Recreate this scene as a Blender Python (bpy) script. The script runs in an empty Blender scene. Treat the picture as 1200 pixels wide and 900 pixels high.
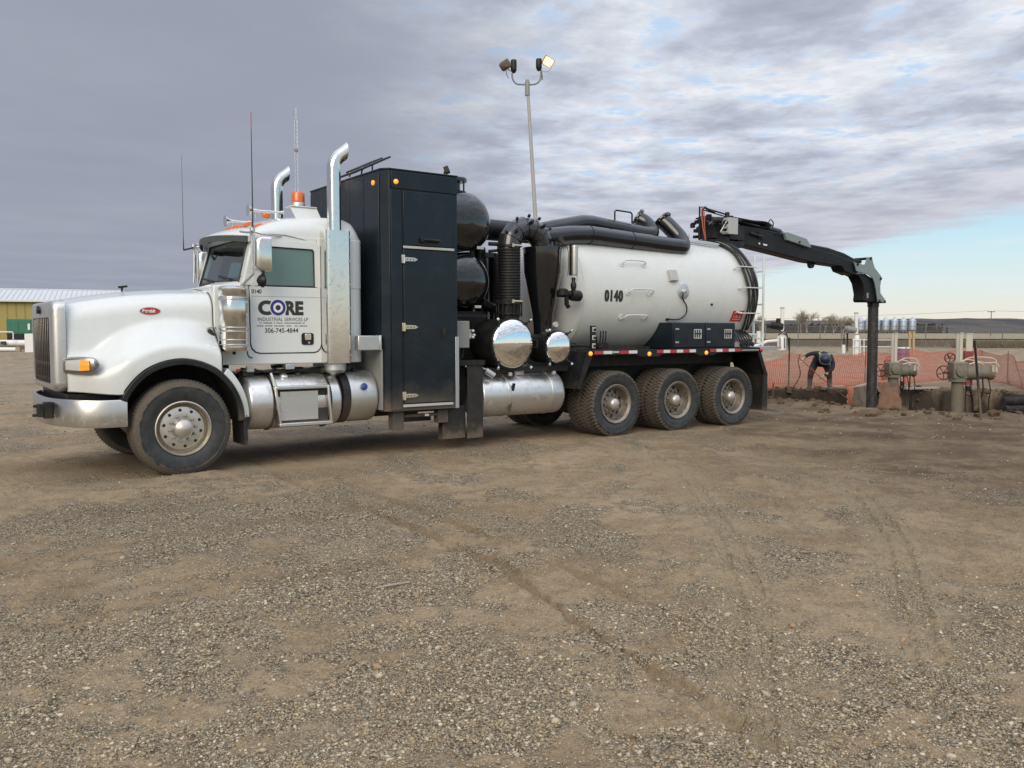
import bpy, bmesh, math, random
import numpy as np
from mathutils import Vector, Matrix
random.seed(7); rng = np.random.default_rng(7)
R = math.radians; PI = math.pi
sc = bpy.context.scene; COL = sc.collection

# ---------------------------------------------------------------- camera
cam = bpy.data.cameras.new('camera'); camo = bpy.data.objects.new('camera', cam); COL.objects.link(camo)
camo.location = (0, 0, 1.663); camo.rotation_euler = (R(90 - 3.454), 0, 0)
cam.sensor_width = 36; cam.lens = 1034.56 / 1200 * 36; cam.clip_start = .05; cam.clip_end = 20000
sc.camera = camo
sc.view_settings.view_transform = 'Standard'; sc.view_settings.look = 'None'
sc.view_settings.exposure = 0.04; sc.view_settings.gamma = 1

# ---------------------------------------------------------------- sun and sky
SUN_EL, SUN_AZ = 30.0, 196.0          # azimuth clockwise from +Y
sd = Vector((math.sin(R(SUN_AZ)) * math.cos(R(SUN_EL)), math.cos(R(SUN_AZ)) * math.cos(R(SUN_EL)), math.sin(R(SUN_EL))))
sl = bpy.data.lights.new('sun', 'SUN'); sl.energy = 2.3; sl.angle = R(40); sl.color = (1.0, .88, .70)
so = bpy.data.objects.new('sun', sl); COL.objects.link(so); so.rotation_euler = sd.to_track_quat('Z', 'Y').to_euler()

world = bpy.data.worlds.new('World'); sc.world = world; world.use_nodes = True
def build_world():
    nt = world.node_tree; N = nt.nodes; L = nt.links; N.clear()
    def n(t, **k):
        x = N.new(t)
        for a, b in k.items(): setattr(x, a, b)
        return x
    def val(x, s):
        if isinstance(s, (int, float)): x.default_value = s
        elif isinstance(s, tuple): x.default_value = s
        else: L.new(s, x)
    def M(op, a, b=0.0, c=None, clamp=False):
        x = n('ShaderNodeMath', operation=op, use_clamp=clamp); val(x.inputs[0], a); val(x.inputs[1], b)
        if c is not None: val(x.inputs[2], c)
        return x.outputs[0]
    def ss(v, a, b):
        x = n('ShaderNodeMapRange', interpolation_type='SMOOTHSTEP'); val(x.inputs[0], v)
        x.inputs[1].default_value = a; x.inputs[2].default_value = b
        return x.outputs[0]
    def mix(f, a, b):
        x = n('ShaderNodeMix', data_type='RGBA'); val(x.inputs[0], f); val(x.inputs[6], a); val(x.inputs[7], b); return x.outputs[2]
    def noise(vec, s, d, r=.55, dist=0):
        x = n('ShaderNodeTexNoise'); L.new(vec, x.inputs['Vector']); x.inputs['Scale'].default_value = s
        x.inputs['Detail'].default_value = d; x.inputs['Roughness'].default_value = r; x.inputs['Distortion'].default_value = dist
        return x.outputs[0]
    tc = n('ShaderNodeTexCoord'); sp = n('ShaderNodeSeparateXYZ'); L.new(tc.outputs['Generated'], sp.inputs[0])
    X, Y, Z = sp.outputs
    el = M('MAXIMUM', Z, .0)
    zz = M('ADD', M('MAXIMUM', Z, .0), .012)
    px = M('DIVIDE', X, zz); py = M('DIVIDE', Y, zz)
    cb = n('ShaderNodeCombineXYZ'); L.new(px, cb.inputs[0]); L.new(py, cb.inputs[1]); P = cb.outputs[0]
    # streaked coordinates for the far deck
    mp = n('ShaderNodeMapping'); L.new(P, mp.inputs[0]); mp.inputs['Rotation'].default_value = (0, 0, R(-14)); mp.inputs['Scale'].default_value = (1, .85, 1)
    n1 = noise(mp.outputs[0], 1.75, 10, .60, .12)
    n2 = noise(P, 5.0, 8, .6, .15)
    n3 = noise(P, .35, 4, .5, 0)
    # clear air: nishita tinted towards the measured horizon
    sky = n('ShaderNodeTexSky'); sky.sky_type = 'NISHITA'; sky.sun_disc = False; sky.sun_elevation = R(SUN_EL); sky.sun_rotation = R(SUN_AZ)
    sky.dust_density = 1.5
    sk = n('ShaderNodeVectorMath', operation='SCALE'); L.new(sky.outputs[0], sk.inputs[0]); sk.inputs['Scale'].default_value = .08
    cr = n('ShaderNodeValToRGB'); L.new(el, cr.inputs[0])
    e = cr.color_ramp.elements; e[0].position = 0; e[0].color = (.84, .77, .60, 1); e[1].position = .22; e[1].color = (.36, .64, .88, 1)
    for p_, c_ in ((.018, (.84, .83, .73)), (.045, (.76, .86, .85)), (.085, (.62, .83, .91)), (.13, (.46, .76, .93))):
        q = e.new(p_); q.color = (*c_, 1)
    clear = mix(.08, cr.outputs[0], sk.outputs[0])
    # thin cirrus in the clear band
    cl = ss(noise(mp.outputs[0], .55, 6, .6, .4), .48, .75)
    clear = mix(M('MULTIPLY', cl, .45), clear, (.80, .82, .86, 1))
    # cloud deck
    right = ss(M('ADD', px, M('MULTIPLY', M('SUBTRACT', n3, .5), 2.4)), -.9, .55)
    farr = ss(M('ADD', py, M('MULTIPLY', px, .6)), 4.8, 9.0)
    rough_amt = M('MULTIPLY', right, M('SUBTRACT', 1.0, M('MULTIPLY', farr, .62)))
    cc = n('ShaderNodeValToRGB'); L.new(n1, cc.inputs[0])
    e = cc.color_ramp.elements; e[0].position = .30; e[0].color = (.38, .41, .50, 1); e[1].position = .62; e[1].color = (.88, .90, .94, 1)
    for p_, c_ in ((.40, (.47, .51, .61)), (.49, (.63, .68, .78))):
        q = e.new(p_); q.color = (*c_, 1)
    mott = cc.outputs[0]
    hole = M('MULTIPLY', ss(n2, .50, .66), M('MULTIPLY', ss(n1, .40, .54), .85))
    mott = mix(hole, mott, (.47, .66, .90, 1))
    wisp = M('MULTIPLY', ss(n2, .60, .40), .25)
    mott = mix(wisp, mott, (.40, .415, .50, 1))
    base = mix(n3, (.275, .30, .375, 1), (.36, .39, .465, 1))
    base = mix(M('MULTIPLY', ss(noise(mp.outputs[0], .9, 5, .5), .35, .7), .22), base, (.43, .465, .55, 1))
    purple = mix(ss(n1, .35, .65), (.46, .475, .56, 1), (.585, .60, .675, 1))
    deck = mix(right, base, mix(farr, mott, purple))
    # edge of the deck, running away from the camera on the right and closing behind
    edge = M('ADD', px, M('ADD', M('MULTIPLY', M('SUBTRACT', noise(P, .55, 7, .6), .5), 1.6), M('MULTIPLY', M('SUBTRACT', n1, .5), .9)))
    m1 = ss(edge, 4.05, 3.35)
    m2 = ss(M('ADD', py, M('MULTIPLY', M('SUBTRACT', n3, .5), 3.0)), -6.0, -4.2)
    mask = M('MULTIPLY', m1, m2)
    # bright lip of the deck
    lip = M('MULTIPLY', ss(edge, 2.9, 3.6), .45)
    deck = mix(lip, deck, (.66, .67, .74, 1))
    col = mix(mask, clear, deck)
    # horizon haze
    hz = ss(Z, .045, 0.0)
    hcol = mix(ss(X, -.1, .30), (.34, .38, .46, 1), (.84, .80, .70, 1))
    hcol = mix(ss(Y, .1, -.4), hcol, (.95, .74, .45, 1))
    col = mix(M('MULTIPLY', hz, .65), col, hcol)
    # below the horizon: dull earth
    col = mix(ss(Z, 0.0, -.02), col, (.16, .13, .10, 1))
    # the deck grows brighter towards the zenith
    gain = M('ADD', 1.0, M('MULTIPLY', ss(Z, .32, .95), 1.25))
    sc2 = n('ShaderNodeVectorMath', operation='SCALE'); L.new(col, sc2.inputs[0]); L.new(gain, sc2.inputs['Scale'])
    bg = n('ShaderNodeBackground'); L.new(sc2.outputs[0], bg.inputs[0]); bg.inputs[1].default_value = 1.0
    out = n('ShaderNodeOutputWorld'); L.new(bg.outputs[0], out.inputs[0])
    world.cycles.sampling_method = 'MANUAL'; world.cycles.sample_map_resolution = 512
build_world()

# ---------------------------------------------------------------- materials
class NT:
    def __init__(s, name):
        s.m = bpy.data.materials.new(name); s.m.use_nodes = True; s.t = s.m.node_tree; s.N = s.t.nodes; s.L = s.t.links
        s.b = s.N['Principled BSDF']; s.out = s.N['Material Output']
    def n(s, t, **k):
        x = s.N.new(t)
        for a, b in k.items(): setattr(x, a, b)
        return x
    def v(s, inp, x):
        if isinstance(x, (int, float, tuple)): inp.default_value = x
        else: s.L.new(x, inp)
    def M(s, op, a, b=0.0, clamp=False):
        x = s.n('ShaderNodeMath', operation=op, use_clamp=clamp); s.v(x.inputs[0], a); s.v(x.inputs[1], b); return x.outputs[0]
    def ss(s, v, a, b, lo=0., hi=1.):
        x = s.n('ShaderNodeMapRange', interpolation_type='SMOOTHSTEP'); s.v(x.inputs[0], v)
        x.inputs[1].default_value = a; x.inputs[2].default_value = b; x.inputs[3].default_value = lo; x.inputs[4].default_value = hi
        return x.outputs[0]
    def mix(s, f, a, b):
        x = s.n('ShaderNodeMix', data_type='RGBA'); s.v(x.inputs[0], f); s.v(x.inputs[6], a); s.v(x.inputs[7], b); return x.outputs[2]
    def coord(s, kind='Object'):
        if not hasattr(s, '_tc'): s._tc = s.n('ShaderNodeTexCoord')
        return s._tc.outputs[kind]
    def noise(s, sc_, d=5, r=.55, vec=None, dist=0):
        x = s.n('ShaderNodeTexNoise'); s.L.new(vec if vec is not None else s.coord(), x.inputs['Vector'])
        x.inputs['Scale'].default_value = sc_; x.inputs['Detail'].default_value = d; x.inputs['Roughness'].default_value = r; x.inputs['Distortion'].default_value = dist
        return x.outputs[0]
    def mapping(s, scale=(1, 1, 1), rot=(0, 0, 0), vec=None):
        x = s.n('ShaderNodeMapping'); s.L.new(vec if vec is not None else s.coord(), x.inputs[0]); x.inputs['Scale'].default_value = scale; x.inputs['Rotation'].default_value = rot
        return x.outputs[0]
    def sep(s, vec=None):
        x = s.n('ShaderNodeSeparateXYZ'); s.L.new(vec if vec is not None else s.coord(), x.inputs[0]); return x.outputs
    def bump(s, h, st, d=.01):
        x = s.n('ShaderNodeBump'); s.L.new(h, x.inputs['Height']); x.inputs['Strength'].default_value = st; x.inputs['Distance'].default_value = d
        s.L.new(x.outputs[0], s.b.inputs['Normal']); return x
    def set(s, col=None, rough=None, metal=None, **k):
        if col is not None: s.v(s.b.inputs['Base Color'], col)
        if rough is not None: s.v(s.b.inputs['Roughness'], rough)
        if metal is not None: s.v(s.b.inputs['Metallic'], metal)
        for a, b in k.items(): s.v(s.b.inputs[a.replace('_', ' ')], b)
        return s
def c4(c): return (c[0], c[1], c[2], 1)
DUST = (.235, .185, .13, 1)
def paint(name, col, rough=.3, dirt=.35, dz=(0, 0), coat=0., bump=.0, scale=6, metal=0, dirtcol=DUST, spots=0.0):
    """painted or plain surface: faint tone variation, dust in patches, more dust low down (dz = z range of the object)"""
    t = NT(name); a = t.noise(scale, 6, .6); b = t.noise(scale * 7, 5, .6)
    f = t.ss(t.M('ADD', t.M('MULTIPLY', a, .7), t.M('MULTIPLY', b, .3)), .45, .75)
    f = t.M('MULTIPLY', f, dirt)
    if dz[1] > dz[0]:
        z = t.sep()[2]; g = t.ss(t.M('ADD', z, t.M('MULTIPLY', t.M('SUBTRACT', a, .5), .6)), dz[1], dz[0])
        f = t.M('ADD', f, t.M('MULTIPLY', g, .45), True)
    if spots > 0: f = t.M('ADD', f, t.M('MULTIPLY', t.ss(t.noise(scale * 22, 2, .5), .66, .72), spots), True)
    base = t.mix(t.ss(a, .3, .7), tuple(x * .92 for x in col[:3]) + (1,), c4(col))
    t.set(t.mix(f, base, dirtcol), t.M('ADD', rough, t.M('MULTIPLY', f, .5), True), metal)
    if coat: t.set(Coat_Weight=coat, Coat_Roughness=.08)
    if bump: t.bump(b, bump, .004)
    return t.m
def wavy(m, sc_=1.1, d=.03):
    t = m.node_tree; b = t.nodes['Principled BSDF']; n_ = t.nodes.new('ShaderNodeTexNoise'); n_.inputs['Scale'].default_value = sc_; n_.inputs['Detail'].default_value = 2; tc = t.nodes.new('ShaderNodeTexCoord'); t.links.new(tc.outputs['Object'], n_.inputs['Vector'])
    bp = t.nodes.new('ShaderNodeBump'); bp.inputs['Strength'].default_value = .35; bp.inputs['Distance'].default_value = d; t.links.new(n_.outputs[0], bp.inputs['Height']); t.links.new(bp.outputs[0], b.inputs['Normal'])
def metalm(name, col=(.78, .78, .77), rough=.12, smear=.15, scale=(3, 3, 3), dirt=.25, bump=.03, dz=(0, 0)):
    t = NT(name); v = t.mapping(scale); a = t.noise(2.5, 6, .6, v); b = t.noise(14, 5, .65)
    f = t.M('MULTIPLY', t.ss(b, .5, .75), dirt)
    if dz[1] > dz[0]:
        z = t.sep()[2]; f = t.M('ADD', f, t.M('MULTIPLY', t.ss(t.M('ADD', z, t.M('MULTIPLY', t.M('SUBTRACT', a, .5), .5)), dz[1], dz[0]), .5), True)
    t.set(t.mix(f, c4(col), (.30, .25, .19, 1)), t.M('ADD', rough, t.M('ADD', t.M('MULTIPLY', a, smear), t.M('MULTIPLY', f, .5)), True), t.ss(f, 0, 1, 1, .35))
    if bump: t.bump(a, bump, .02)
    return t.m
MT = {}
MT['white'] = paint('white_paint', (.66, .69, .69), .28, .14, (.5, 1.45), coat=.5, scale=2.5)
MT['white_tank'] = paint('tank_white_paint', (.60, .62, .61), .34, .20, (1.15, 1.75), coat=.15, scale=1.8)
MT['black'] = paint('gloss_black_paint', (.007, .008, .011), .17, .045, (.4, 1.0), coat=.3, scale=3)
MT['navy'] = paint('dark_cabinet_paint', (.007, .013, .020), .24, .05, (.45, 1.0), coat=.0, scale=2.2)
wavy(MT['navy'], 1.6, .035); wavy(MT['white_tank'], 2.2, .03)
MT['satin'] = paint('satin_black_paint', (.010, .011, .012), .42, .12, (.3, .9), scale=5)
MT['chassis'] = paint('dusty_black_steel', (.018, .018, .019), .6, .25, (.2, .7), scale=7, bump=.2)
MT['chrome'] = metalm('chrome', (.72, .71, .68), .09, .10, dirt=.16, dz=(.3, .95))
MT['polished'] = metalm('polished_steel', (.9, .9, .9), .015, .015, dirt=.02, bump=.004)
MT['alu'] = metalm('brushed_aluminium', (.72, .71, .69), .22, .28, (1, 10, 10), dirt=.5, dz=(.35, .8))
MT['alu_plain'] = metalm('dull_aluminium', (.62, .62, .60), .35, .2, dirt=.35)
MT['rim'] = metalm('dusty_wheel_alloy', (.66, .62, .55), .32, .2, dirt=.55, bump=.05)
MT['rim_dark'] = metalm('muddy_wheel_alloy', (.30, .27, .23), .42, .2, dirt=.9, bump=.08)
MT['galv'] = metalm('galvanised_steel', (.55, .56, .57), .4, .2, dirt=.3)
MT['grey'] = paint('grey_steel_paint', (.22, .225, .22), .45, .25, scale=5)
MT['lightgrey'] = paint('light_grey_paint', (.42, .43, .42), .45, .2, scale=5)
MT['greyplate'] = paint('grey_green_plate_paint', (.20, .25, .245), .45, .2, scale=4)
MT['rubber'] = paint('black_rubber', (.018, .018, .018), .6, .35, scale=12, bump=.2)
MT['flap'] = paint('dusty_rubber_flap', (.012, .0115, .011), .65, .10, (.1, .4), scale=8, bump=.3)
MT['cable'] = paint('black_cable', (.01, .01, .01), .5, .1, scale=12)
MT['hose_grey'] = paint('pale_hose', (.20, .22, .20), .5, .3, scale=9)
MT['hose_red'] = paint('red_hose', (.42, .10, .06), .5, .2, scale=9)
MT['red'] = paint('red_paint', (.38, .025, .02), .45, .2, scale=9)
MT['redsign'] = paint('red_sign_paint', (.45, .035, .03), .5, .1, scale=9)
MT['tape_red'] = paint('red_reflective_tape', (.42, .03, .045), .35, .15, scale=9)
MT['tape_white'] = paint('white_reflective_tape', (.62, .63, .63), .35, .2, scale=9)
MT['print'] = paint('dark_print', (.03, .028, .026), .5, .0, scale=9)
MT['blueprint'] = paint('blue_print', (.02, .035, .20), .5, .0, scale=9)
MT['whiteprint'] = paint('white_print', (.75, .75, .75), .5, .0, scale=9)
MT['blue'] = paint('blue_plastic', (.02, .04, .19), .35, .1, scale=9)
MT['dark'] = paint('dark_void', (.008, .008, .008), .8, .1, scale=9)
MT['interior'] = paint('cab_interior', (.045, .045, .05), .8, .1, scale=9)
MT['brass'] = metalm('zinc_gold_hinge', (.66, .60, .44), .3, .2, dirt=.2)
MT['dark_chrome'] = metalm('dark_chrome_bar', (.16, .145, .13), .25, .2, dirt=.3); MT['visor_grey'] = paint('visor_underside', (.06, .07, .065), .5, .1); MT['cab_trim'] = paint('cab_trim', (.02, .022, .025), .85, .05, scale=9)
def lens(name, col, em=0.0):
    t = NT(name); t.set(c4(col), .12, 0, Coat_Weight=.6)
    w = t.n('ShaderNodeTexWave'); w.inputs['Scale'].default_value = 40; t.L.new(t.coord(), w.inputs[0]); t.bump(w.outputs[1], .25, .003)
    if em: t.set(Emission_Color=c4(col), Emission_Strength=em)
    return t.m
MT['amber'] = lens('amber_lens', (.62, .13, .015))
MT['amber_lit'] = lens('lit_amber_lens', (1.0, .36, .04), .75); MT['amber_soft'] = lens('amber_signal_lens', (.95, .30, .03), .35); MT['bumper'] = metalm('dulled_chrome_bumper', (.60, .58, .54), .20, .18, dirt=.35, dz=(.3, .95)); MT['boom'] = paint('boom_black_paint', (.006, .0065, .008), .5, .05, scale=3); MT['navy'].node_tree.nodes['Principled BSDF'].inputs['Specular IOR Level'].default_value = .32; MT['satin'].node_tree.nodes['Principled BSDF'].inputs['Specular IOR Level'].default_value = .3; MT['hoseblack'] = paint('black_corrugated_rubber', (.010, .010, .010), .5, .08, scale=12)
MT['boom'].node_tree.nodes['Principled BSDF'].inputs['Specular IOR Level'].default_value = .3; MT['drum_black'] = paint('mirror_black_paint', (.005, .006, .008), .10, .0, coat=.7, scale=3); MT['pod'] = metalm('headlight_bezel', (.34, .34, .34), .22, .2, dirt=.3); MT['duct'] = paint('grey_black_duct_paint', (.022, .024, .028), .22, .08, coat=.6, scale=3); MT['fadedred'] = paint('faded_red_plastic', (.20, .035, .035), .6, .3, scale=6)
MT['red_lens'] = lens('red_lens', (.45, .02, .02))
MT['clear_lens'] = lens('clear_lens', (.5, .5, .5))
def glassm(name, tint, refl=.9, film=.06, fcol=(.16, .20, .19)):
    t = NT(name); tr = t.n('ShaderNodeBsdfTransparent'); tr.inputs[0].default_value = c4(tint)
    gl = t.n('ShaderNodeBsdfGlossy'); gl.inputs['Roughness'].default_value = .03; gl.inputs[0].default_value = (refl, refl, refl, 1)
    lw = t.n('ShaderNodeLayerWeight'); lw.inputs['Blend'].default_value = .5; fz = t.M('ADD', .04, t.M('MULTIPLY', t.M('POWER', lw.outputs['Facing'], 4.0), .9))
    df = t.n('ShaderNodeBsdfDiffuse'); df.inputs[0].default_value = c4(fcol)
    m0 = t.n('ShaderNodeMixShader'); m0.inputs[0].default_value = film; t.L.new(tr.outputs[0], m0.inputs[1]); t.L.new(df.outputs[0], m0.inputs[2])
    f = t.M('ADD', fz, .02, True)
    ms = t.n('ShaderNodeMixShader'); t.L.new(f, ms.inputs[0]); t.L.new(m0.outputs[0], ms.inputs[1]); t.L.new(gl.outputs[0], ms.inputs[2])
    t.L.new(ms.outputs[0], t.out.inputs[0]); return t.m
MT['glass'] = glassm('tinted_cab_glass', (.50, .68, .66)); MT['glass_sheen'] = glassm('tinted_side_glass_painted_sheen', (.50, .68, .66), film=.5, fcol=(.20, .32, .30))  # side glass: pale teal diffuse film painted in for the reflected sky
MT['mirror'] = metalm('mirror_glass', (.85, .87, .9), .01, .01, dirt=0, bump=0)
def tyre_mat(name, r_in, r_out, clean=True):
    t = NT(name); x, y, z = t.sep()
    r = t.M('SQRT', t.M('ADD', t.M('MULTIPLY', x, x), t.M('MULTIPLY', z, z)))
    nz = t.noise(9, 6, .6); n2 = t.noise(40, 4, .6)
    rr = t.M('ADD', r, t.M('MULTIPLY', t.M('SUBTRACT', nz, .5), .10))
    f = t.ss(rr, r_in, r_in + .012) if clean else t.ss(nz, .25, .7, .35, .95)
    f = t.M('ADD', t.M('MULTIPLY', f, .9), t.M('MULTIPLY', t.ss(n2, .5, .75), .12), True)
    col = t.mix(f, (.020, .024, .028, 1), t.mix(n2, (.060, .052, .042, 1), (.145, .120, .09, 1)))
    col = t.mix(t.M('MULTIPLY', t.ss(nz, .40, .62), .35), col, (.07, .062, .052, 1))
    t.set(col, t.M('ADD', .48, t.M('MULTIPLY', f, .4), True), 0); t.bump(n2, .25, .006); return t.m
MT['tyre_f'] = tyre_mat('front_tyre_rubber', .475, .56); MT['tyre_r'] = tyre_mat('rear_tyre_rubber', .475, .52)

# ---------------------------------------------------------------- mesh builder
class MB:
    def __init__(s): s.v = []; s.f = []
    def add(s, vs, fs):
        o = len(s.v); s.v += [tuple(float(c) for c in p) for p in vs]; s.f += [tuple(i + o for i in f) for f in fs]; return s
    def box(s, x0, x1, y0, y1, z0, z1):
        return s.add([(x0, y0, z0), (x1, y0, z0), (x1, y1, z0), (x0, y1, z0), (x0, y0, z1), (x1, y0, z1), (x1, y1, z1), (x0, y1, z1)],
                     [(0, 3, 2, 1), (4, 5, 6, 7), (0, 1, 5, 4), (1, 2, 6, 5), (2, 3, 7, 6), (3, 0, 4, 7)])
    def hexa(s, p):  # 8 points, bottom ring then top ring
        return s.add(p, [(0, 3, 2, 1), (4, 5, 6, 7), (0, 1, 5, 4), (1, 2, 6, 5), (2, 3, 7, 6), (3, 0, 4, 7)])
    def beam(s, a, b, w, h, up=(0, 0, 1)):
        a, b, up = Vector(a), Vector(b), Vector(up); d = (b - a).normalized(); sx = d.cross(up)
        if sx.length < 1e-4: sx = d.cross(Vector((1, 0, 0)))
        sx.normalize(); u = sx.cross(d).normalized(); sx *= w / 2; u *= h / 2
        return s.hexa([a - sx - u, a + sx - u, b + sx - u, b - sx - u, a - sx + u, a + sx + u, b + sx + u, b - sx + u])
    def loft(s, rings, closed=True, c0=True, c1=True):
        n = len(rings[0]); vs = [p for r in rings for p in r]; fs = []
        for i in range(len(rings) - 1):
            for j in range(n if closed else n - 1):
                k = (j + 1) % n; fs.append((i * n + j, i * n + k, (i + 1) * n + k, (i + 1) * n + j))
        if c0: fs.append(tuple(range(n - 1, -1, -1)))
        if c1: fs.append(tuple((len(rings) - 1) * n + j for j in range(n)))
        return s.add(vs, fs)
    def lathe(s, prof, o=(0, 0, 0), ax=(0, 0, 1), n=32, c0=True, c1=True):
        """prof: (radius, height along ax)"""
        o = Vector(o); ax = Vector(ax).normalized(); t = Vector((1, 0, 0)) if abs(ax.x) < .9 else Vector((0, 1, 0))
        u = ax.cross(t).normalized(); w = ax.cross(u); rings = []
        for r, h in prof:
            r = max(r, 1e-4); rings.append([o + ax * h + (u * math.cos(2 * PI * k / n) + w * math.sin(2 * PI * k / n)) * r for k in range(n)])
        return s.loft(rings, True, c0, c1)
    def cyl(s, a, b, r, r2=None, n=16):
        a, b = Vector(a), Vector(b); return s.lathe([(r, 0), (r2 if r2 is not None else r, (b - a).length)], a, b - a, n)
    def tube(s, path, r, n=8, closed=False):
        P = [Vector(p) for p in path]; m = len(P); rings = []; u = None
        for i in range(m):
            if closed: d = P[(i + 1) % m] - P[i - 1]
            else: d = P[min(i + 1, m - 1)] - P[max(i - 1, 0)]
            d.normalize()
            if u is None:
                u = d.cross(Vector((0, 0, 1)));
                if u.length < .05: u = d.cross(Vector((1, 0, 0)))
            else: u = u - d * u.dot(d)
            u.normalize(); w = d.cross(u); rr = r[i] if isinstance(r, (list, tuple)) else r
            rings.append([P[i] + (u * math.cos(2 * PI * k / n) + w * math.sin(2 * PI * k / n)) * rr for k in range(n)])
        if closed: rings.append(rings[0]); return s.loft(rings, True, False, False)
        return s.loft(rings)
    def prism(s, poly, a, b, ax='y'):
        n = len(poly)
        def p3(p, t): return (p[0], t, p[1]) if ax == 'y' else ((t, p[0], p[1]) if ax == 'x' else (p[0], p[1], t))
        vs = [p3(p, a) for p in poly] + [p3(p, b) for p in poly]
        return s.add(vs, [tuple(range(n)), tuple(range(2 * n - 1, n - 1, -1))] + [(i, i + n, (i + 1) % n + n, (i + 1) % n) for i in range(n)])
    def strip(s, path, w, h):      # flat bar following a path, in the plane y=const
        for a, b in zip(path, path[1:]): s.beam(a, b, w, h, (0, 1, 0))
        return s
def smooth_path(pts, k=6):
    P = [Vector(p) for p in pts]; Q = [P[0] * 2 - P[1]] + P + [P[-1] * 2 - P[-2]]; out = []
    for i in range(1, len(Q) - 2):
        for j in range(k):
            t = j / k; a, b, c, d = Q[i - 1:i + 3]
            out.append(.5 * ((2 * b) + (c - a) * t + (2 * a - 5 * b + 4 * c - d) * t * t + (3 * b - a - 3 * c + d) * t ** 3))
    return out + [P[-1]]
def rrect(x0, x1, z0, z1, r, k=5):
    out = []
    for cx, cz, a0 in ((x1 - r, z1 - r, 0), (x0 + r, z1 - r, 90), (x0 + r, z0 + r, 180), (x1 - r, z0 + r, 270)):
        for j in range(k + 1):
            a = R(a0 + 90 * j / k); out.append((cx + r * math.cos(a), cz + r * math.sin(a)))
    return out
SPLIT = {'lug_nut', 'hand_hole', 'wing_nut', 'front_pillar', 'pipe_seam', 'handle_pad', 'flange_bolt', 'lid_clamp', 'pin', 'hinge_bolt'}; STUFF = {'strap', 'rivet', 'brake_lines', 'vent_post', 'control_levers', 'clamp_tip', 'small_print', 'gearbox_bolts'}
def islands(mb):
    p = list(range(len(mb.v)))
    def find(i):
        while p[i] != i: p[i] = p[p[i]]; i = p[i]
        return i
    for f in mb.f:
        for i in f[1:]:
            a, b = find(f[0]), find(i)
            if a != b: p[a] = b
    g = {}
    for f in mb.f: g.setdefault(find(f[0]), []).append(f)
    out = []
    for fs in g.values():
        ids = sorted({i for f in fs for i in f}); mp = {j: k for k, j in enumerate(ids)}; m = MB(); m.v = [mb.v[j] for j in ids]; m.f = [tuple(mp[i] for i in f) for f in fs]; out.append(m)
    return out
def obj(name, mb, mat, parent=None, bevel=0, angle=40, loc=None, seg=2):
    if name in SPLIT:
        ms = islands(mb)
        if len(ms) > 1: return [obj1(name, m, mat, parent, bevel, angle, loc, seg) for m in ms][0]
    o = obj1(name, mb, mat, parent, bevel, angle, loc, seg)
    if name in STUFF: o['kind'] = 'stuff'
    return o
def obj1(name, mb, mat, parent=None, bevel=0, angle=40, loc=None, seg=2):
    me = bpy.data.meshes.new(name); me.from_pydata(mb.v, [], mb.f)
    bm = bmesh.new(); bm.from_mesh(me); bmesh.ops.recalc_face_normals(bm, faces=bm.faces); bm.to_mesh(me); bm.free()
    for m in (mat if isinstance(mat, list) else [mat]): me.materials.append(MT[m] if isinstance(m, str) else m)
    if angle:
        me.shade_smooth(); me.set_sharp_from_angle(angle=R(angle))
    o = bpy.data.objects.new(name, me); COL.objects.link(o)
    if bevel:
        b = o.modifiers.new('bevel', 'BEVEL'); b.width = bevel; b.segments = seg; b.limit_method = 'ANGLE'; b.angle_limit = R(35); b.harden_normals = False
    if parent: o.parent = parent
    if loc: o.location = loc
    return o
def thing(name, label, cat, loc=(0, 0, 0), rz=0, group=None):
    o = bpy.data.objects.new(name, None); COL.objects.link(o); o.location = loc; o.rotation_euler = (0, 0, rz); o.empty_display_size = .2
    o['label'] = label; o['category'] = cat
    if group: o['group'] = group
    return o
def tag(o, label, cat, group=None):
    o['label'] = label; o['category'] = cat
    if group: o['group'] = group
    return o
def link_copy(o, parent=None, loc=None):
    c = o.copy(); COL.objects.link(c)
    if parent: c.parent = parent
    if loc is not None: c.location = loc
    return c
def copy_tree(o, parent=None):
    c = o.copy(); COL.objects.link(c)
    if parent: c.parent = parent
    for ch in list(o.children): copy_tree(ch, c)
    return c
def text_mesh(name, txt, size, mat, parent, fn, bold=0.0, xs=1.0, ext=.0, align='LEFT', space=1.0):
    """flat lettering turned into a mesh; fn maps text (x, y) in metres to a point in the parent's space"""
    cu = bpy.data.curves.new('t', 'FONT'); cu.body = txt; cu.size = size; cu.offset = bold; cu.align_x = align; cu.space_character = space
    t = bpy.data.objects.new('t', cu); COL.objects.link(t)
    dg = bpy.context.evaluated_depsgraph_get(); me = bpy.data.meshes.new_from_object(t.evaluated_get(dg))
    bpy.data.objects.remove(t); bpy.data.curves.remove(cu)
    bm = bmesh.new(); bm.from_mesh(me)
    bmesh.ops.triangulate(bm, faces=bm.faces)
    for v in bm.verts: v.co = Vector(fn(v.co.x * xs, v.co.y))
    bm.to_mesh(me); bm.free(); me.name = name; me.materials.clear(); me.materials.append(MT[mat])
    o = bpy.data.objects.new(name, me); COL.objects.link(o); o.parent = parent; return o

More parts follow.
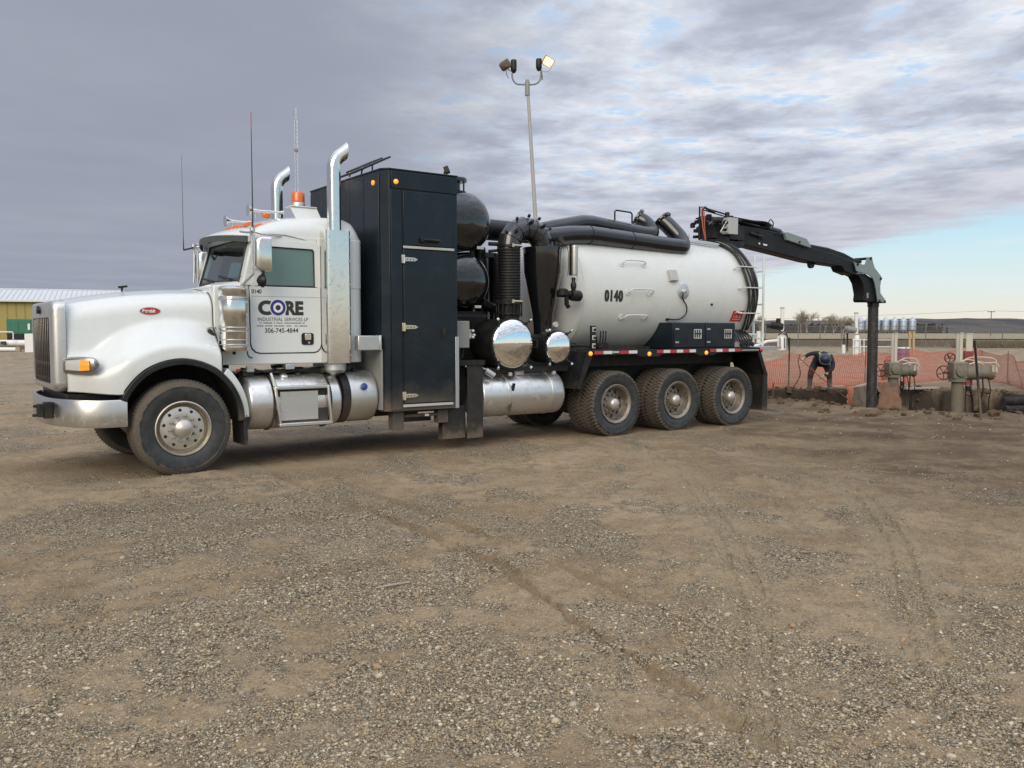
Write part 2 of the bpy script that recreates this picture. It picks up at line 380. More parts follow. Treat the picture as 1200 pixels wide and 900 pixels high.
# ---------------------------------------------------------------- terrain
def _h(ix, iy, seed):
    n = (ix.astype(np.int64) * 374761393 + iy.astype(np.int64) * 668265263 + seed * 974634777) & 0x7fffffff
    n = ((n ^ (n >> 13)) * 1274126177) & 0x7fffffff; n = (n ^ (n >> 16)) & 0xffff
    return n / 65535.0
def vnoise(x, y, seed=0):
    ix = np.floor(x); iy = np.floor(y); fx = x - ix; fy = y - iy; fx = fx * fx * (3 - 2 * fx); fy = fy * fy * (3 - 2 * fy)
    a = _h(ix, iy, seed); b = _h(ix + 1, iy, seed); c = _h(ix, iy + 1, seed); d = _h(ix + 1, iy + 1, seed)
    return (a * (1 - fx) + b * fx) * (1 - fy) + (c * (1 - fx) + d * fx) * fy
def fbm(x, y, o=5, seed=0, g=.5):
    s = 0; a = 1; t = 0
    for i in range(o):
        s = s + a * vnoise(x * 2 ** i + 17.3 * i, y * 2 ** i - 9.1 * i, seed + i); t += a; a *= g
    return s / t
def sstep(x, a, b): t = np.clip((x - a) / (b - a), 0, 1); return t * t * (3 - 2 * t)
PIT = [(5.7, 22.6), (6.6, 20.2), (7.45, 18.35), (8.1, 17.65), (9.0, 17.0), (10.0, 16.7), (11.6, 16.9), (13.0, 18.2), (13.3, 21.3), (12.6, 22.9), (11.6, 24.0), (9.6, 24.0), (8.9, 23.5), (7.9, 23.7), (6.7, 23.9)]
def poly_sd(x, y, poly):
    inside = np.zeros(x.shape, bool); dm = np.full(x.shape, 1e9); n = len(poly)
    for i in range(n):
        ax, ay = poly[i]; bx, by = poly[(i + 1) % n]; ex, ey = bx - ax, by - ay
        t = np.clip(((x - ax) * ex + (y - ay) * ey) / (ex * ex + ey * ey), 0, 1)
        dm = np.minimum(dm, np.hypot(x - ax - t * ex, y - ay - t * ey))
        c = ((ay > y) != (by > y)) & (x < (bx - ax) * (y - ay) / (by - ay + 1e-12) + ax); inside ^= c
    return np.where(inside, dm, -dm)
def line_d(x, y, pts):
    dm = np.full(x.shape, 1e9); sg = np.zeros(x.shape); al = np.zeros(x.shape); acc = 0
    for (ax, ay), (bx, by) in zip(pts, pts[1:]):
        ex, ey = bx - ax, by - ay; l = math.hypot(ex, ey); t = np.clip(((x - ax) * ex + (y - ay) * ey) / (l * l), 0, 1)
        d = np.hypot(x - ax - t * ex, y - ay - t * ey); m = d < dm
        sg = np.where(m, ((x - ax) * ey - (y - ay) * ex) / l, sg); al = np.where(m, acc + t * l, al); dm = np.where(m, d, dm); acc += l
    return dm, sg, al
RUTS = [  # centre line, half width, depth, berm, tread
    ([(-4.2, 12.4), (-3.15, 10.9), (-2.2, 9.3), (-1.15, 7.85), (-.1, 6.2), (.45, 4.8), (1.05, 3.4)], .055, .024, .022, 0),
    ([(-3.6, 12.4), (-2.55, 10.9), (-1.6, 9.2), (-.55, 7.6), (.45, 6.0), (1.2, 4.6)], .045, .016, .014, 0),
    ([(3.1, 15.0), (3.35, 12.6), (3.45, 10.9), (3.56, 9.9), (3.5, 8.7), (3.0, 6.8), (2.5, 5.5), (2.1, 4.4)], .20, .022, .020, 2),
    ([(-9, 5.8), (-6.4, 7.6), (-4.6, 9.2), (-3.2, 10.4), (-2.0, 11.2)], .26, .022, .026, 2),
    ([(-9.5, 8.2), (-7.0, 9.0), (-4.8, 10.3), (-3.4, 11.6)], .22, .018, .020, 2),
    ([(1.3, 13.2), (1.75, 12.0), (2.0, 10.2), (1.72, 6.9), (1.45, 5.2), (1.0, 3.6)], .21, .014, .010, 2),
    ([(2.0, 13.6), (2.5, 12.1), (2.75, 10.0), (2.5, 7.6)], .12, .007, .006, 1),
    ([(-8, 3.6), (-4.4, 5.6), (-2.4, 7.3), (-.6, 8.9), (1.5, 10.6), (4.2, 12.2), (8, 13.2)], .16, .009, .009, 1),
    ([(4.6, 17.2), (6.2, 15.8), (9.0, 14.4), (13.5, 13.6)], .22, .022, .022, 1),
    ([(5.2, 13.8), (7.0, 13.5), (9.5, 12.4), (14, 11.4)], .22, .020, .018, 1),
    ([(-3.6, 4.2), (-1.7, 5.7), (.6, 7.4), (3.0, 8.7), (7.5, 10.0)], .13, .008, .008, 1),
]
TRK = np.array([-3.742, 10.027]); YAW = R(35.282)
def terrain(x, y):
    """height, rut mask, pit mask"""
    d = np.hypot(x, y); near = sstep(d, 90, 40)
    h = (fbm(x * .22, y * .22, 3, 5) - .5) * .12 * near * sstep(d, 9, 22)
    h = h + (fbm(x * .8, y * .8, 4, 9) - .5) * .055 * near
    h = h + (fbm(x * 3.3, y * 3.3, 4, 21, .65) - .5) * .055 * sstep(d, 60, 14)
    h = h + (fbm(x * 11, y * 11, 3, 33, .7) - .5) * .030 * sstep(d, 30, 8)
    rut = np.zeros(x.shape); global PALE; pale = np.zeros(x.shape)
    for pts, hw, dp, bm_, tr in RUTS:
        xs = [p[0] for p in pts]; ys = [p[1] for p in pts]
        m = (x > min(xs) - 1) & (x < max(xs) + 1) & (y > min(ys) - 1) & (y < max(ys) + 1)
        if not m.any(): continue
        dd, sg, al = line_d(x[m], y[m], pts)
        wob = (fbm(x[m] * 1.7, y[m] * 1.7, 4, 50, .65) - .5) * .28; dd2 = np.abs(dd + wob * (.4 if tr < 2 else .08))
        f = sstep(dd2, hw, hw * .55); b = np.exp(-((dd2 - hw * 1.2) / (hw * .38)) ** 2)
        amp = .35 + .9 * fbm(x[m] * .5, y[m] * .5, 2, 61)
        dh = (-dp * f + bm_ * b * fbm(x[m] * 2.3, y[m] * 2.3, 3, 71) * 1.5) * amp
        if tr: dh += f * ((.024 if hw > .18 else .016) * sstep(np.cos(sg / hw * 3.0 * PI + .5 * np.sin(al * 2 * PI / .11)) + .5 * np.cos(al * 2 * PI / .085), -.2, .3) if tr == 2 else .010 * (np.cos(sg / hw * 2.5 * PI + 2.2 * np.sin(al * 2 * PI / .19)) > .1)) * amp
        h[m] += dh
        if tr == 2: pale[m] = np.maximum(pale[m], sstep(dd2, hw * 1.5, hw * .7) * amp)
        elif tr == 0: rut[m] = np.maximum(rut[m], 1.9 * sstep(dd2 + (fbm(x[m] * 9, y[m] * 9, 3, 57) - .5) * .08, hw * 1.4, hw * .4) * np.clip(amp, .3, 1) * sstep(fbm(x[m] * 1.1, y[m] * 1.1, 3, 58), .25, .5))
        else: rut[m] = np.maximum(rut[m], f * amp * .9)
    PALE = pale
    # pit
    pm = np.zeros(x.shape); m = (x > 3) & (x < 15) & (y > 14) & (y < 27)
    if m.any():
        sdv = poly_sd(x[m], y[m], PIT) + (fbm(x[m] * 1.1, y[m] * 1.1, 5, 90, .6) - .5) * .95
        f = sstep(sdv, -.02, .28); deep = f * (1.35 + .25 * (fbm(x[m] * 2, y[m] * 2, 3, 4) - .5))
        deep = deep - f * (.95 * np.exp(-(((x[m] - 10.3) / .75) ** 2 + ((y[m] - 22.6) / 1.0) ** 2)) + .8 * np.exp(-(((x[m] - 8.0) / 1.1) ** 2 + ((y[m] - 22.9) / .6) ** 2)) + .5 * np.exp(-(((x[m] - 12.4) / .6) ** 2 + ((y[m] - 22.2) / .8) ** 2))) * (.6 + .8 * fbm(x[m] * 3, y[m] * 3, 4, 44, .6))
        berm = np.exp(-((sdv + .30) / .28) ** 2) * .10 * (.4 + 1.2 * fbm(x[m] * 1.3, y[m] * 1.3, 3, 77))
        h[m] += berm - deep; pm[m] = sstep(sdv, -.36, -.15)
    # keep the truck's tyres on the ground: even the ground a little along its flank
    s = (x - TRK[0]) * math.cos(YAW) + (y - TRK[1]) * math.sin(YAW); w = -(x - TRK[0]) * math.sin(YAW) + (y - TRK[1]) * math.cos(YAW)
    k = sstep(np.abs(w - 1.25), 2.2, 1.4) * sstep(s, -2.2, -.9) * sstep(s, 11.6, 10.4)
    h = h * (1 - .8 * k) + .006 * k
    # sand heaped against the front tyre
    h = h + .045 * np.exp(-(((s - .15) / .55) ** 2 + ((w + .10) / .11) ** 2)) * (.5 + fbm(x * 4, y * 4, 3, 3))
    return h, rut, pm
def gravel_mask(x, y):
    u = x * .54 - y * .84; v = x * .84 + y * .54
    g = fbm(u * .35 + 3, v * 1.05, 4, 101, .55) * .55 + (fbm(x * 1.6, y * 1.6, 5, 111, .65) - .5) * 1.45 + .20
    def G(cx, cy, r, a, ry=None): return a * np.exp(-(((x - cx) / r) ** 2 + ((y - cy) / (ry or r)) ** 2))
    g = g + G(-2.2, 7.4, 1.9, .20, 1.5) + G(.2, 4.6, 1.5, .10) + G(2.2, 4.8, 1.2, .07) + G(-1.5, 8.9, 2.5, .07, .8) + G(5.0, 6.2, 2.2, -.16) + G(1.9, 8.2, 1.6, -.08) + G(6, 12, 5, -.22, 5) + G(-5, 10.8, 3, -.28, 1.6) + G(1, 11.3, 3, -.05, 1) - sstep(y, 12, 18) * .12
    g = g + G(20, 60, 45, .3, 30) + G(-50, 70, 60, .3, 40) + sstep(np.hypot(x, y), 26, 40) * .2
    return g
def build_ground():
    a1 = np.radians(np.linspace(-35, 35, 781)); a2 = np.radians(np.arange(39, 322, 4.0)); ang = np.concatenate([a1, a2])
    rr = list(np.arange(.8, 3.2, .35)); ypx = np.arange(906, 399, -1.35); rr += [r for r in 1.663 * 1034 / (ypx - 387.6) if r > 3.25]
    rr = sorted(rr + list(np.arange(15.5, 26, .16))); rr += list(np.geomspace(rr[-1] * 1.06, 9000, 34)); rr = np.array(sorted(rr))
    A, D = np.meshgrid(ang, rr); x = (D * np.sin(A)).ravel(); y = (D * np.cos(A)).ravel()
    h, rut, pm = terrain(x, y); pale = PALE; g = gravel_mask(x, y)
    nc = len(ang); nr = len(rr)
    co = np.stack([x, y, h], 1); co = np.vstack([co, [[0, 0, 0]]]); c = nr * nc
    i, j = np.meshgrid(np.arange(nr - 1), np.arange(nc), indexing='ij'); k = (j + 1) % nc
    q = np.stack([i * nc + j, i * nc + k, (i + 1) * nc + k, (i + 1) * nc + j], -1).reshape(-1, 4)[:, ::-1]
    tri = np.stack([np.arange(nc), np.full(nc, c), (np.arange(nc) + 1) % nc], 1)[:, ::-1]
    me = bpy.data.meshes.new('ground'); me.vertices.add(len(co)); me.vertices.foreach_set('co', co.ravel())
    nl = q.size + tri.size; me.loops.add(nl); me.loops.foreach_set('vertex_index', np.concatenate([q.ravel(), tri.ravel()]).astype(np.int32))
    st = np.concatenate([np.arange(len(q)) * 4, q.size + np.arange(len(tri)) * 3]); me.polygons.add(len(st)); me.polygons.foreach_set('loop_start', st.astype(np.int32))
    me.update(calc_edges=True); me.validate(); me.shade_smooth()
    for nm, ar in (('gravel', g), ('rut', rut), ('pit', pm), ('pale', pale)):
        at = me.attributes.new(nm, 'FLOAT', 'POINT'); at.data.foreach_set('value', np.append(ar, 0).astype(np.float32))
    t = NT('packed_dirt_and_gravel')
    def att(n_):
        x_ = t.n('ShaderNodeAttribute', attribute_name=n_); return x_.outputs['Fac']
    pos = t.n('ShaderNodeNewGeometry').outputs['Position']; X, Y, Z = t.sep(pos)
    dist = t.M('SQRT', t.M('ADD', t.M('MULTIPLY', X, X), t.M('MULTIPLY', Y, Y)))
    nA = t.noise(.7, 6, .6, pos); nB = t.noise(6, 6, .65, pos); nC = t.noise(45, 4, .65, pos)
    soil = t.mix(t.ss(nA, .3, .7), (.200, .138, .080, 1), (.350, .262, .164, 1))
    soil = t.mix(t.M('MULTIPLY', t.ss(nB, .42, .66), .55), soil, (.120, .084, .050, 1))
    soil = t.mix(t.M('MULTIPLY', t.ss(nC, .40, .65), .45), soil, (.42, .34, .23, 1))
    def vor(s_):
        x_ = t.n('ShaderNodeTexVoronoi', feature='F1'); x_.inputs['Scale'].default_value = s_; t.L.new(pos, x_.inputs['Vector']); return x_
    v1 = vor(58); v2 = vor(120)
    def stones(v_):
        r_ = t.n('ShaderNodeValToRGB'); r_.color_ramp.interpolation = 'CONSTANT'
        s3 = t.sep(v_.outputs['Color']); t.L.new(s3[0], r_.inputs[0]); e = r_.color_ramp.elements
        e[0].position = 0; e[0].color = (.10, .078, .05, 1); e[1].position = .2; e[1].color = (.27, .21, .14, 1)
        for p_, c_ in ((.42, (.39, .32, .22)), (.63, (.26, .225, .17)), (.78, (.52, .44, .32)), (.93, (.66, .58, .46))):
            q_ = e.new(p_); q_.color = (*c_, 1)
        return t.mix(t.ss(v_.outputs['Distance'], .45, .75), r_.outputs[0], (.075, .054, .034, 1))
    gm = t.ss(t.M('ADD', att('gravel'), t.M('MULTIPLY', t.M('SUBTRACT', nB, .5), .8)), .38, .60)
    gm2 = t.M('MULTIPLY', gm, t.ss(nC, .35, .5))
    st_ = t.mix(t.ss(t.noise(3, 3, .6, pos), .4, .6), stones(v1), stones(v2))
    far = t.ss(dist, 11, 24)
    st_ = t.mix(far, st_, t.mix(t.ss(t.noise(22, 5, .75, pos), .35, .65), (.16, .125, .085, 1), (.42, .355, .265, 1)))
    grav = t.mix(t.M('MULTIPLY', gm, .92), soil, st_)
    grav = t.mix(t.M('MULTIPLY', t.ss(t.noise(.45, 5, .6, pos), .52, .66), .35), grav, (.11, .077, .046, 1))
    grav = t.mix(t.M('MULTIPLY', t.ss(t.noise(1.3, 6, .65, t.mapping((1, .6, 1), (0, 0, .6), pos)), .54, .66), .35), grav, (.38, .305, .205, 1))
    # lone grit in bare soil
    grav = t.mix(t.M('MULTIPLY', t.ss(v2.outputs['Distance'], .33, .22), t.M('MULTIPLY', t.ss(t.sep(v2.outputs['Color'])[1], .75, .8), .7)), grav, (.38, .33, .27, 1))
    grav = t.mix(t.M('MULTIPLY', att('rut'), .42, True), grav, t.mix(nB, (.14, .098, .056, 1), (.28, .205, .125, 1)))
    grav = t.mix(t.M('MULTIPLY', att('pale'), .75), grav, t.mix(nC, (.245, .19, .122, 1), (.36, .29, .195, 1)))
    # damp, darker earth round the dig on the right
    dampx = t.M('MULTIPLY', t.ss(X, 1.5, 6.0), t.M('MULTIPLY', t.ss(Y, 6.5, 11), t.ss(Y, 30, 22)))
    grav = t.mix(t.M('MULTIPLY', dampx, t.ss(t.noise(.9, 8, .7, pos), .40, .60)), grav, (.095, .060, .034, 1))
    grav = t.mix(t.M('MULTIPLY', dampx, .55), grav, t.mix(nB, (.085, .056, .034, 1), (.17, .118, .074, 1)))
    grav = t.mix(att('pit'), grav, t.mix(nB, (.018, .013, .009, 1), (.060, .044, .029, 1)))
    # beyond the yard
    wob = t.M('ADD', dist, t.M('MULTIPLY', t.M('SUBTRACT', t.noise(.03, 5, .6, pos), .5), 40))
    scrub = t.mix(t.noise(.35, 6, .7, pos), (.075, .060, .040, 1), (.17, .135, .088, 1))
    field = t.mix(t.noise(.05, 6, .6, t.mapping((1, .2, 1), vec=pos)), (.30, .24, .15, 1), (.42, .35, .23, 1))
    prairie = t.mix(t.noise(.004, 5, .6, pos), (.05, .047, .04, 1), (.10, .09, .07, 1))
    pad = t.mix(t.ss(dist, 35, 60), grav, t.mix(t.ss(t.noise(1.6, 9, .85, t.mapping((.5, 1, 1), vec=pos)), .40, .60), (.12, .088, .056, 1), (.40, .32, .22, 1)))
    c = t.mix(t.ss(wob, 88, 112), pad, scrub); c = t.mix(t.ss(wob, 165, 185), c, field); c = t.mix(t.ss(wob, 560, 640), c, prairie)
    t.set(c, .92, 0, Specular_IOR_Level=.18)
    hb = t.M('ADD', t.M('MULTIPLY', t.M('SUBTRACT', 1.0, t.M('MULTIPLY', v1.outputs['Distance'], 1.2)), t.M('MULTIPLY', gm, .6)), t.M('ADD', t.M('MULTIPLY', nC, .8), t.M('MULTIPLY', nB, .7)))
    t.bump(t.M('MULTIPLY', hb, t.ss(dist, 60, 12)), .95, .030)
    me.materials.append(t.m)
    o = bpy.data.objects.new('ground', me); COL.objects.link(o); o['kind'] = 'structure'; return o
ground = build_ground()

# loose stones: uncountable, one object
def build_stones():
    bm = bmesh.new(); bmesh.ops.create_icosphere(bm, subdivisions=1, radius=1); bm.verts.ensure_lookup_table()
    V = np.array([v.co[:] for v in bm.verts]); F = np.array([[v.index for v in f.verts] for f in bm.faces]); bm.free()
    O = np.array([(1, 0, 0), (0, 1, 0), (-1, 0, 0), (0, -1, 0), (0, 0, .9), (0, 0, -.7)], float); OF = np.array([(0, 1, 4), (1, 2, 4), (2, 3, 4), (3, 0, 4), (1, 0, 5), (2, 1, 5), (3, 2, 5), (0, 3, 5)])
    def batch(n, r0, r1, s0, s1, V, F, thr, amin=-33, amax=33):
        r = r0 * (r1 / r0) ** rng.random(n); a = np.radians(rng.uniform(amin, amax, n)); x = r * np.sin(a); y = r * np.cos(a)
        g = gravel_mask(x, y) + (fbm(x * 5, y * 5, 3, 131) - .5) * .6; keep = rng.random(n) < np.clip((g - thr + .02) / .20, .08, 1)
        x, y, r = x[keep], y[keep], r[keep]; n = len(x); h, rut, pm = terrain(x, y); k2 = (pm < .1) & (rng.random(n) > rut * .5); x, y, h = x[k2], y[k2], h[k2]; n = len(x)
        s = s0 * (s1 / s0) ** (rng.random(n) ** 2.0)
        sc3 = np.stack([s * rng.uniform(.8, 1.5, n), s * rng.uniform(.6, 1.1, n), s * rng.uniform(.35, .75, n)], 1)
        th = rng.uniform(0, 2 * PI, n); tx = rng.uniform(-.5, .5, n)
        P = V[None] * (1 + rng.uniform(-.28, .28, (n, len(V), 1))); P = P * sc3[:, None, :]
        cy, sy = np.cos(tx)[:, None], np.sin(tx)[:, None]; px_, pz_ = P[..., 0] * cy - P[..., 2] * sy, P[..., 0] * sy + P[..., 2] * cy
        ct, st = np.cos(th)[:, None], np.sin(th)[:, None]; X = px_ * ct - P[..., 1] * st + x[:, None]; Y = px_ * st + P[..., 1] * ct + y[:, None]
        Z = pz_ + (h + sc3[:, 2] * .35)[:, None]
        return np.stack([X, Y, Z], -1).reshape(-1, 3), (F[None] + (np.arange(n) * len(V))[:, None, None]).reshape(-1, 3), np.repeat(rng.random(n), len(V))
    Bs = [batch(34000, 3.0, 6.5, .004, .012, V, F, .44), batch(75000, 3.0, 9.5, .0035, .009, O, OF, .44), batch(70000, 3.2, 12, .0028, .0065, O, OF, -1), batch(36000, 6.5, 15, .005, .013, O, OF, .48), batch(480, 3.2, 14, .011, .024, V, F, .36), batch(9000, 15, 30, .012, .03, O, OF, .5)]
    off = 0; vs = []; fs = []; ts = []
    for v, f, tn in Bs: vs.append(v); fs.append(f + off); ts.append(tn); off += len(v)
    v = np.vstack(vs); f = np.vstack(fs); tn = np.concatenate(ts); me = bpy.data.meshes.new('loose_gravel')
    me.vertices.add(len(v)); me.vertices.foreach_set('co', v.ravel()); me.loops.add(f.size); me.loops.foreach_set('vertex_index', f.ravel().astype(np.int32))
    me.polygons.add(len(f)); me.polygons.foreach_set('loop_start', (np.arange(len(f)) * 3).astype(np.int32)); me.update(calc_edges=True)
    at = me.attributes.new('tone', 'FLOAT', 'POINT'); at.data.foreach_set('value', tn.astype(np.float32))
    t = NT('loose_stones'); a = t.n('ShaderNodeAttribute', attribute_name='tone'); r_ = t.n('ShaderNodeValToRGB'); t.L.new(a.outputs['Fac'], r_.inputs[0]); r_.color_ramp.interpolation = 'CONSTANT'
    e = r_.color_ramp.elements; e[0].position = 0; e[0].color = (.10, .09, .075, 1); e[1].position = .10; e[1].color = (.26, .205, .145, 1)
    for p_, c_ in ((.30, (.34, .275, .18)), (.50, (.42, .355, .26)), (.66, (.24, .215, .175)), (.76, (.52, .445, .33)), (.87, (.36, .22, .12)), (.92, (.64, .57, .45))):
        q_ = e.new(p_); q_.color = (*c_, 1)
    n_ = t.noise(60, 3, .6); t.set(t.mix(t.M('MULTIPLY', n_, .5), r_.outputs[0], (.28, .215, .135, 1)), .85, 0, Specular_IOR_Level=.2)
    me.materials.append(t.m); o = bpy.data.objects.new('loose_gravel', me); COL.objects.link(o); o['kind'] = 'stuff'
    tag(o, 'loose grey and tan gravel scattered over the brown dirt yard', 'gravel'); return o
build_stones()
def gz(x, y): return float(terrain(np.array([x], float), np.array([y], float))[0][0])

# crumbled earth round the dig
def clods():
    bm = bmesh.new(); bmesh.ops.create_icosphere(bm, subdivisions=1, radius=1); bm.verts.ensure_lookup_table(); V = np.array([v.co[:] for v in bm.verts]); F = [[v.index for v in f.verts] for f in bm.faces]; bm.free(); m = MB(); r_ = random.Random(31)
    n = 0
    while n < 1500:
        x, y = r_.uniform(4.8, 13.6), r_.uniform(16, 25.2); sd_ = float(poly_sd(np.array([x]), np.array([y]), PIT)[0])
        if sd_ < -1.1 or r_.random() > math.exp(-(sd_ / .55) ** 2) * 1.0 + .18: continue
        h = gz(x, y); s = .02 + .10 * r_.random() ** 3.2; s *= 1.3 if sd_ > 0 else .8; P = V * (1 + rng.uniform(-.35, .35, (len(V), 1))) * np.array([s * r_.uniform(.8, 1.5), s * r_.uniform(.7, 1.2), s * r_.uniform(.5, .9)]); a = r_.uniform(0, 6.3); c_, s_ = math.cos(a), math.sin(a)
        m.add([(p[0] * c_ - p[1] * s_ + x, p[0] * s_ + p[1] * c_ + y, p[2] + h + s * .2) for p in P], F); n += 1
    t = NT('earth_clods'); nn = t.noise(9, 5, .65); t.set(t.mix(nn, (.055, .038, .024, 1), (.15, .11, .07, 1)), .95, 0, Specular_IOR_Level=.1); o = obj1('spoil_clods', m, t.m, angle=0); o['kind'] = 'stuff'

# ================================================================ the truck (local axes: x rearward from the front axle, y across from the near flank, z up)
truck = thing('vacuum_truck', 'white conventional-cab vacuum truck with black equipment cabinet and white tank', 'truck', (-3.742, 10.027, 0), YAW)
def both(mb_fn):     # mirror a builder across the centre line y = 1.25
    a = mb_fn(); return a
def mir(mb):
    m = MB(); m.v = [(x, 2.5 - y, z) for x, y, z in mb.v]; m.f = [tuple(reversed(f)) for f in mb.f]; return m
def join(*ms):
    r = MB()
    for m in ms: r.add(m.v, m.f)
    return r
def part(name, mb, mat, parent=truck, **k): return obj(name, mb, mat, parent, **k)

# ---- wheels (local: axis y, outer face at y=0 looking towards -y)
def front_wheel():
    w = part('wheel', MB().lathe([(.05, .07), (.075, .06), (.19, .062), (.245, .075), (.262, .10), (.268, .14), (.285, .13), (.292, .03), (.305, .012), (.315, .016), (.318, .045), (.30, .06), (.29, .30), (.31, .36), (.30, .37), (.1, .37)], (0, 0, 0), (0, 1, 0), 48, True, True), 'rim')
    prof = [(.312, .05), (.322, .025), (.36, .008), (.40, -.002), (.44, -.006), (.47, -.004), (.474, -.009), (.482, -.009), (.486, .0), (.51, .012), (.535, .035), (.548, .055), (.555, .085), (.557, .11)]
    for g in (.14, .20, .26): prof += [(.557, g - .006), (.545, g - .005), (.545, g + .005), (.557, g + .006)]
    prof += [(.557, .29), (.555, .315), (.548, .345), (.52, .385), (.44, .405), (.36, .39), (.32, .36)]
    ty = MB().lathe(prof, (0, 0, 0), (0, 1, 0), 72, False, False)
    for k in range(84):   # shoulder sipes
        a = 2 * PI * k / 84; c, s = math.cos(a), math.sin(a); t = Vector((-s, 0, c)); r_ = Vector((c, 0, s)); p = r_ * .548 + Vector((0, .058, 0))
        ty.beam(p - r_ * .012 - Vector((0, .012, 0)), p + r_ * .006 + Vector((0, .03, 0)), .022, .012, t)
    part('tyre', ty, 'tyre_f', w, angle=35)
    part('hub_cap', MB().lathe([(.108, .06), (.108, .0), (.102, -.012), (.09, -.022), (.055, -.047), (.02, -.058), (.001, -.06)], (0, 0, 0), (0, 1, 0), 32), 'chrome', w, angle=50)
    nut = MB(); holes = MB()
    for k in range(10):
        a = 2 * PI * (k + .5) / 10 + .3; nut.lathe([(.021, 0), (.021, -.012), (.016, -.02), (.016, -.045), (.008, -.052)], (.143 * math.cos(a), .062, .143 * math.sin(a)), (0, 1, 0), 8)
        b = 2 * PI * k / 10 + .3; holes.lathe([(.019, .03), (.0185, -.0015)], (.208 * math.cos(b), .064, .208 * math.sin(b)), (0, 1, 0), 14)
    part('lug_nut', nut, 'grey', w); part('hand_hole', holes, 'dark', w); return w
def rear_wheel():
    w = part('wheel', MB().lathe([(.06, .15), (.20, .152), (.23, .16), (.245, .14), (.262, .03), (.285, .012), (.30, .004), (.312, .008), (.315, .035), (.29, .05), (.28, .20), (.31, .30), (.28, .60), (.1, .62)], (0, 0, 0), (0, 1, 0), 48), 'rim_dark')
    for n_, y0 in (('tyre', 0.0), ('tyre', .335)):
        prof = [(.312, .04), (.322, .02), (.36, .004), (.40, -.004), (.44, -.002), (.455, -.007), (.465, -.005), (.48, .008), (.495, .022), (.50, .05), (.502, .24), (.48, .272), (.42, .285), (.36, .275), (.32, .25)]
        ty = MB().lathe(prof, (0, y0, 0), (0, 1, 0), 64, False, False); N = 54
        for k in range(N):        # staggered lug blocks across the tread
            a = 2 * PI * k / N
            for yy, da, l in ((.045, 0, .055), (.112, .5, .05), (.175, 0, .05), (.242, .5, .055)):
                aa = a + da * 2 * PI / N; c, s = math.cos(aa), math.sin(aa); r_ = Vector((c, 0, s)); t = Vector((-s, 0, c)); p = r_ * .508 + Vector((0, y0 + yy, 0))
                h = .019 if l == .055 else .016; sk = t * (.010 if yy < .14 else -.010)
                ty.beam(p - Vector((0, l / 2, 0)) - sk, p + Vector((0, l / 2, 0)) + sk, .040, h * 1.9 if l == .055 else .026, r_) if False else ty.hexa([
                    p - Vector((0, l / 2, 0)) - sk - t * .019 - r_ * .02, p - Vector((0, l / 2, 0)) - sk + t * .019 - r_ * .02, p + Vector((0, l / 2, 0)) + sk + t * .019 - r_ * .02, p + Vector((0, l / 2, 0)) + sk - t * .019 - r_ * .02,
                    p - Vector((0, l / 2, 0)) - sk - t * .017 + r_ * .012, p - Vector((0, l / 2, 0)) - sk + t * .017 + r_ * .012, p + Vector((0, l / 2, 0)) + sk + t * .017 + r_ * .012, p + Vector((0, l / 2, 0)) + sk - t * .017 + r_ * .012])
            if k % 1 == 0:         # shoulder lug running down the sidewall
                c, s = math.cos(a), math.sin(a); r_ = Vector((c, 0, s)); t = Vector((-s, 0, c))
                A = r_ * .470 + Vector((0, y0 - .004, 0)); B = r_ * .505 + Vector((0, y0 + .018, 0)); n2 = Vector((0, -1, 0))
                ty.hexa([A - t * .017 + n2 * -.01, A + t * .017 + n2 * -.01, B + t * .017 + n2 * -.01, B - t * .017 + n2 * -.01, A - t * .014 + n2 * .006, A + t * .014 + n2 * .006, B + t * .015 + n2 * .008, B - t * .015 + n2 * .008])
        part(n_, ty, 'tyre_r', w, angle=30)
    part('hub_cap', MB().lathe([(.095, .15), (.092, .06), (.085, .03), (.05, .008), (.02, .0), (.001, -.001)], (0, 0, 0), (0, 1, 0), 28), 'chrome', w, angle=50)
    nut = MB(); holes = MB()
    for k in range(10):
        a = 2 * PI * (k + .5) / 10; nut.lathe([(.02, 0), (.016, -.045), (.008, -.05)], (.143 * math.cos(a), .152, .143 * math.sin(a)), (0, 1, 0), 8)
        b = 2 * PI * k / 10; holes.lathe([(.028, .03), (.027, -.0015)], (.198 * math.cos(b), .153, .198 * math.sin(b)), (0, 1, 0), 14)
    part('lug_nut', nut, 'rim_dark', w); part('hand_hole', holes, 'dark', w); return w
fw = front_wheel(); fw.location = (0, 0, .548); fw.rotation_euler = (0, .5, 0)
f2 = copy_tree(fw, truck); f2.location = (0, 2.5, .548); f2.rotation_euler = (0, 0, PI)
AX = (6.605, 7.972, 9.338)
rw = rear_wheel(); rw.location = (AX[0], 0, .512); rw.rotation_euler = (0, .2, 0)
for i, a_ in enumerate(AX):
    if i: c_ = copy_tree(rw, truck); c_.location = (a_, 0, .512); c_.rotation_euler = (0, 1.1 * i, 0)
    c_ = copy_tree(rw, truck); c_.location = (a_, 2.5, .512); c_.rotation_euler = (0, .7 * i, PI)

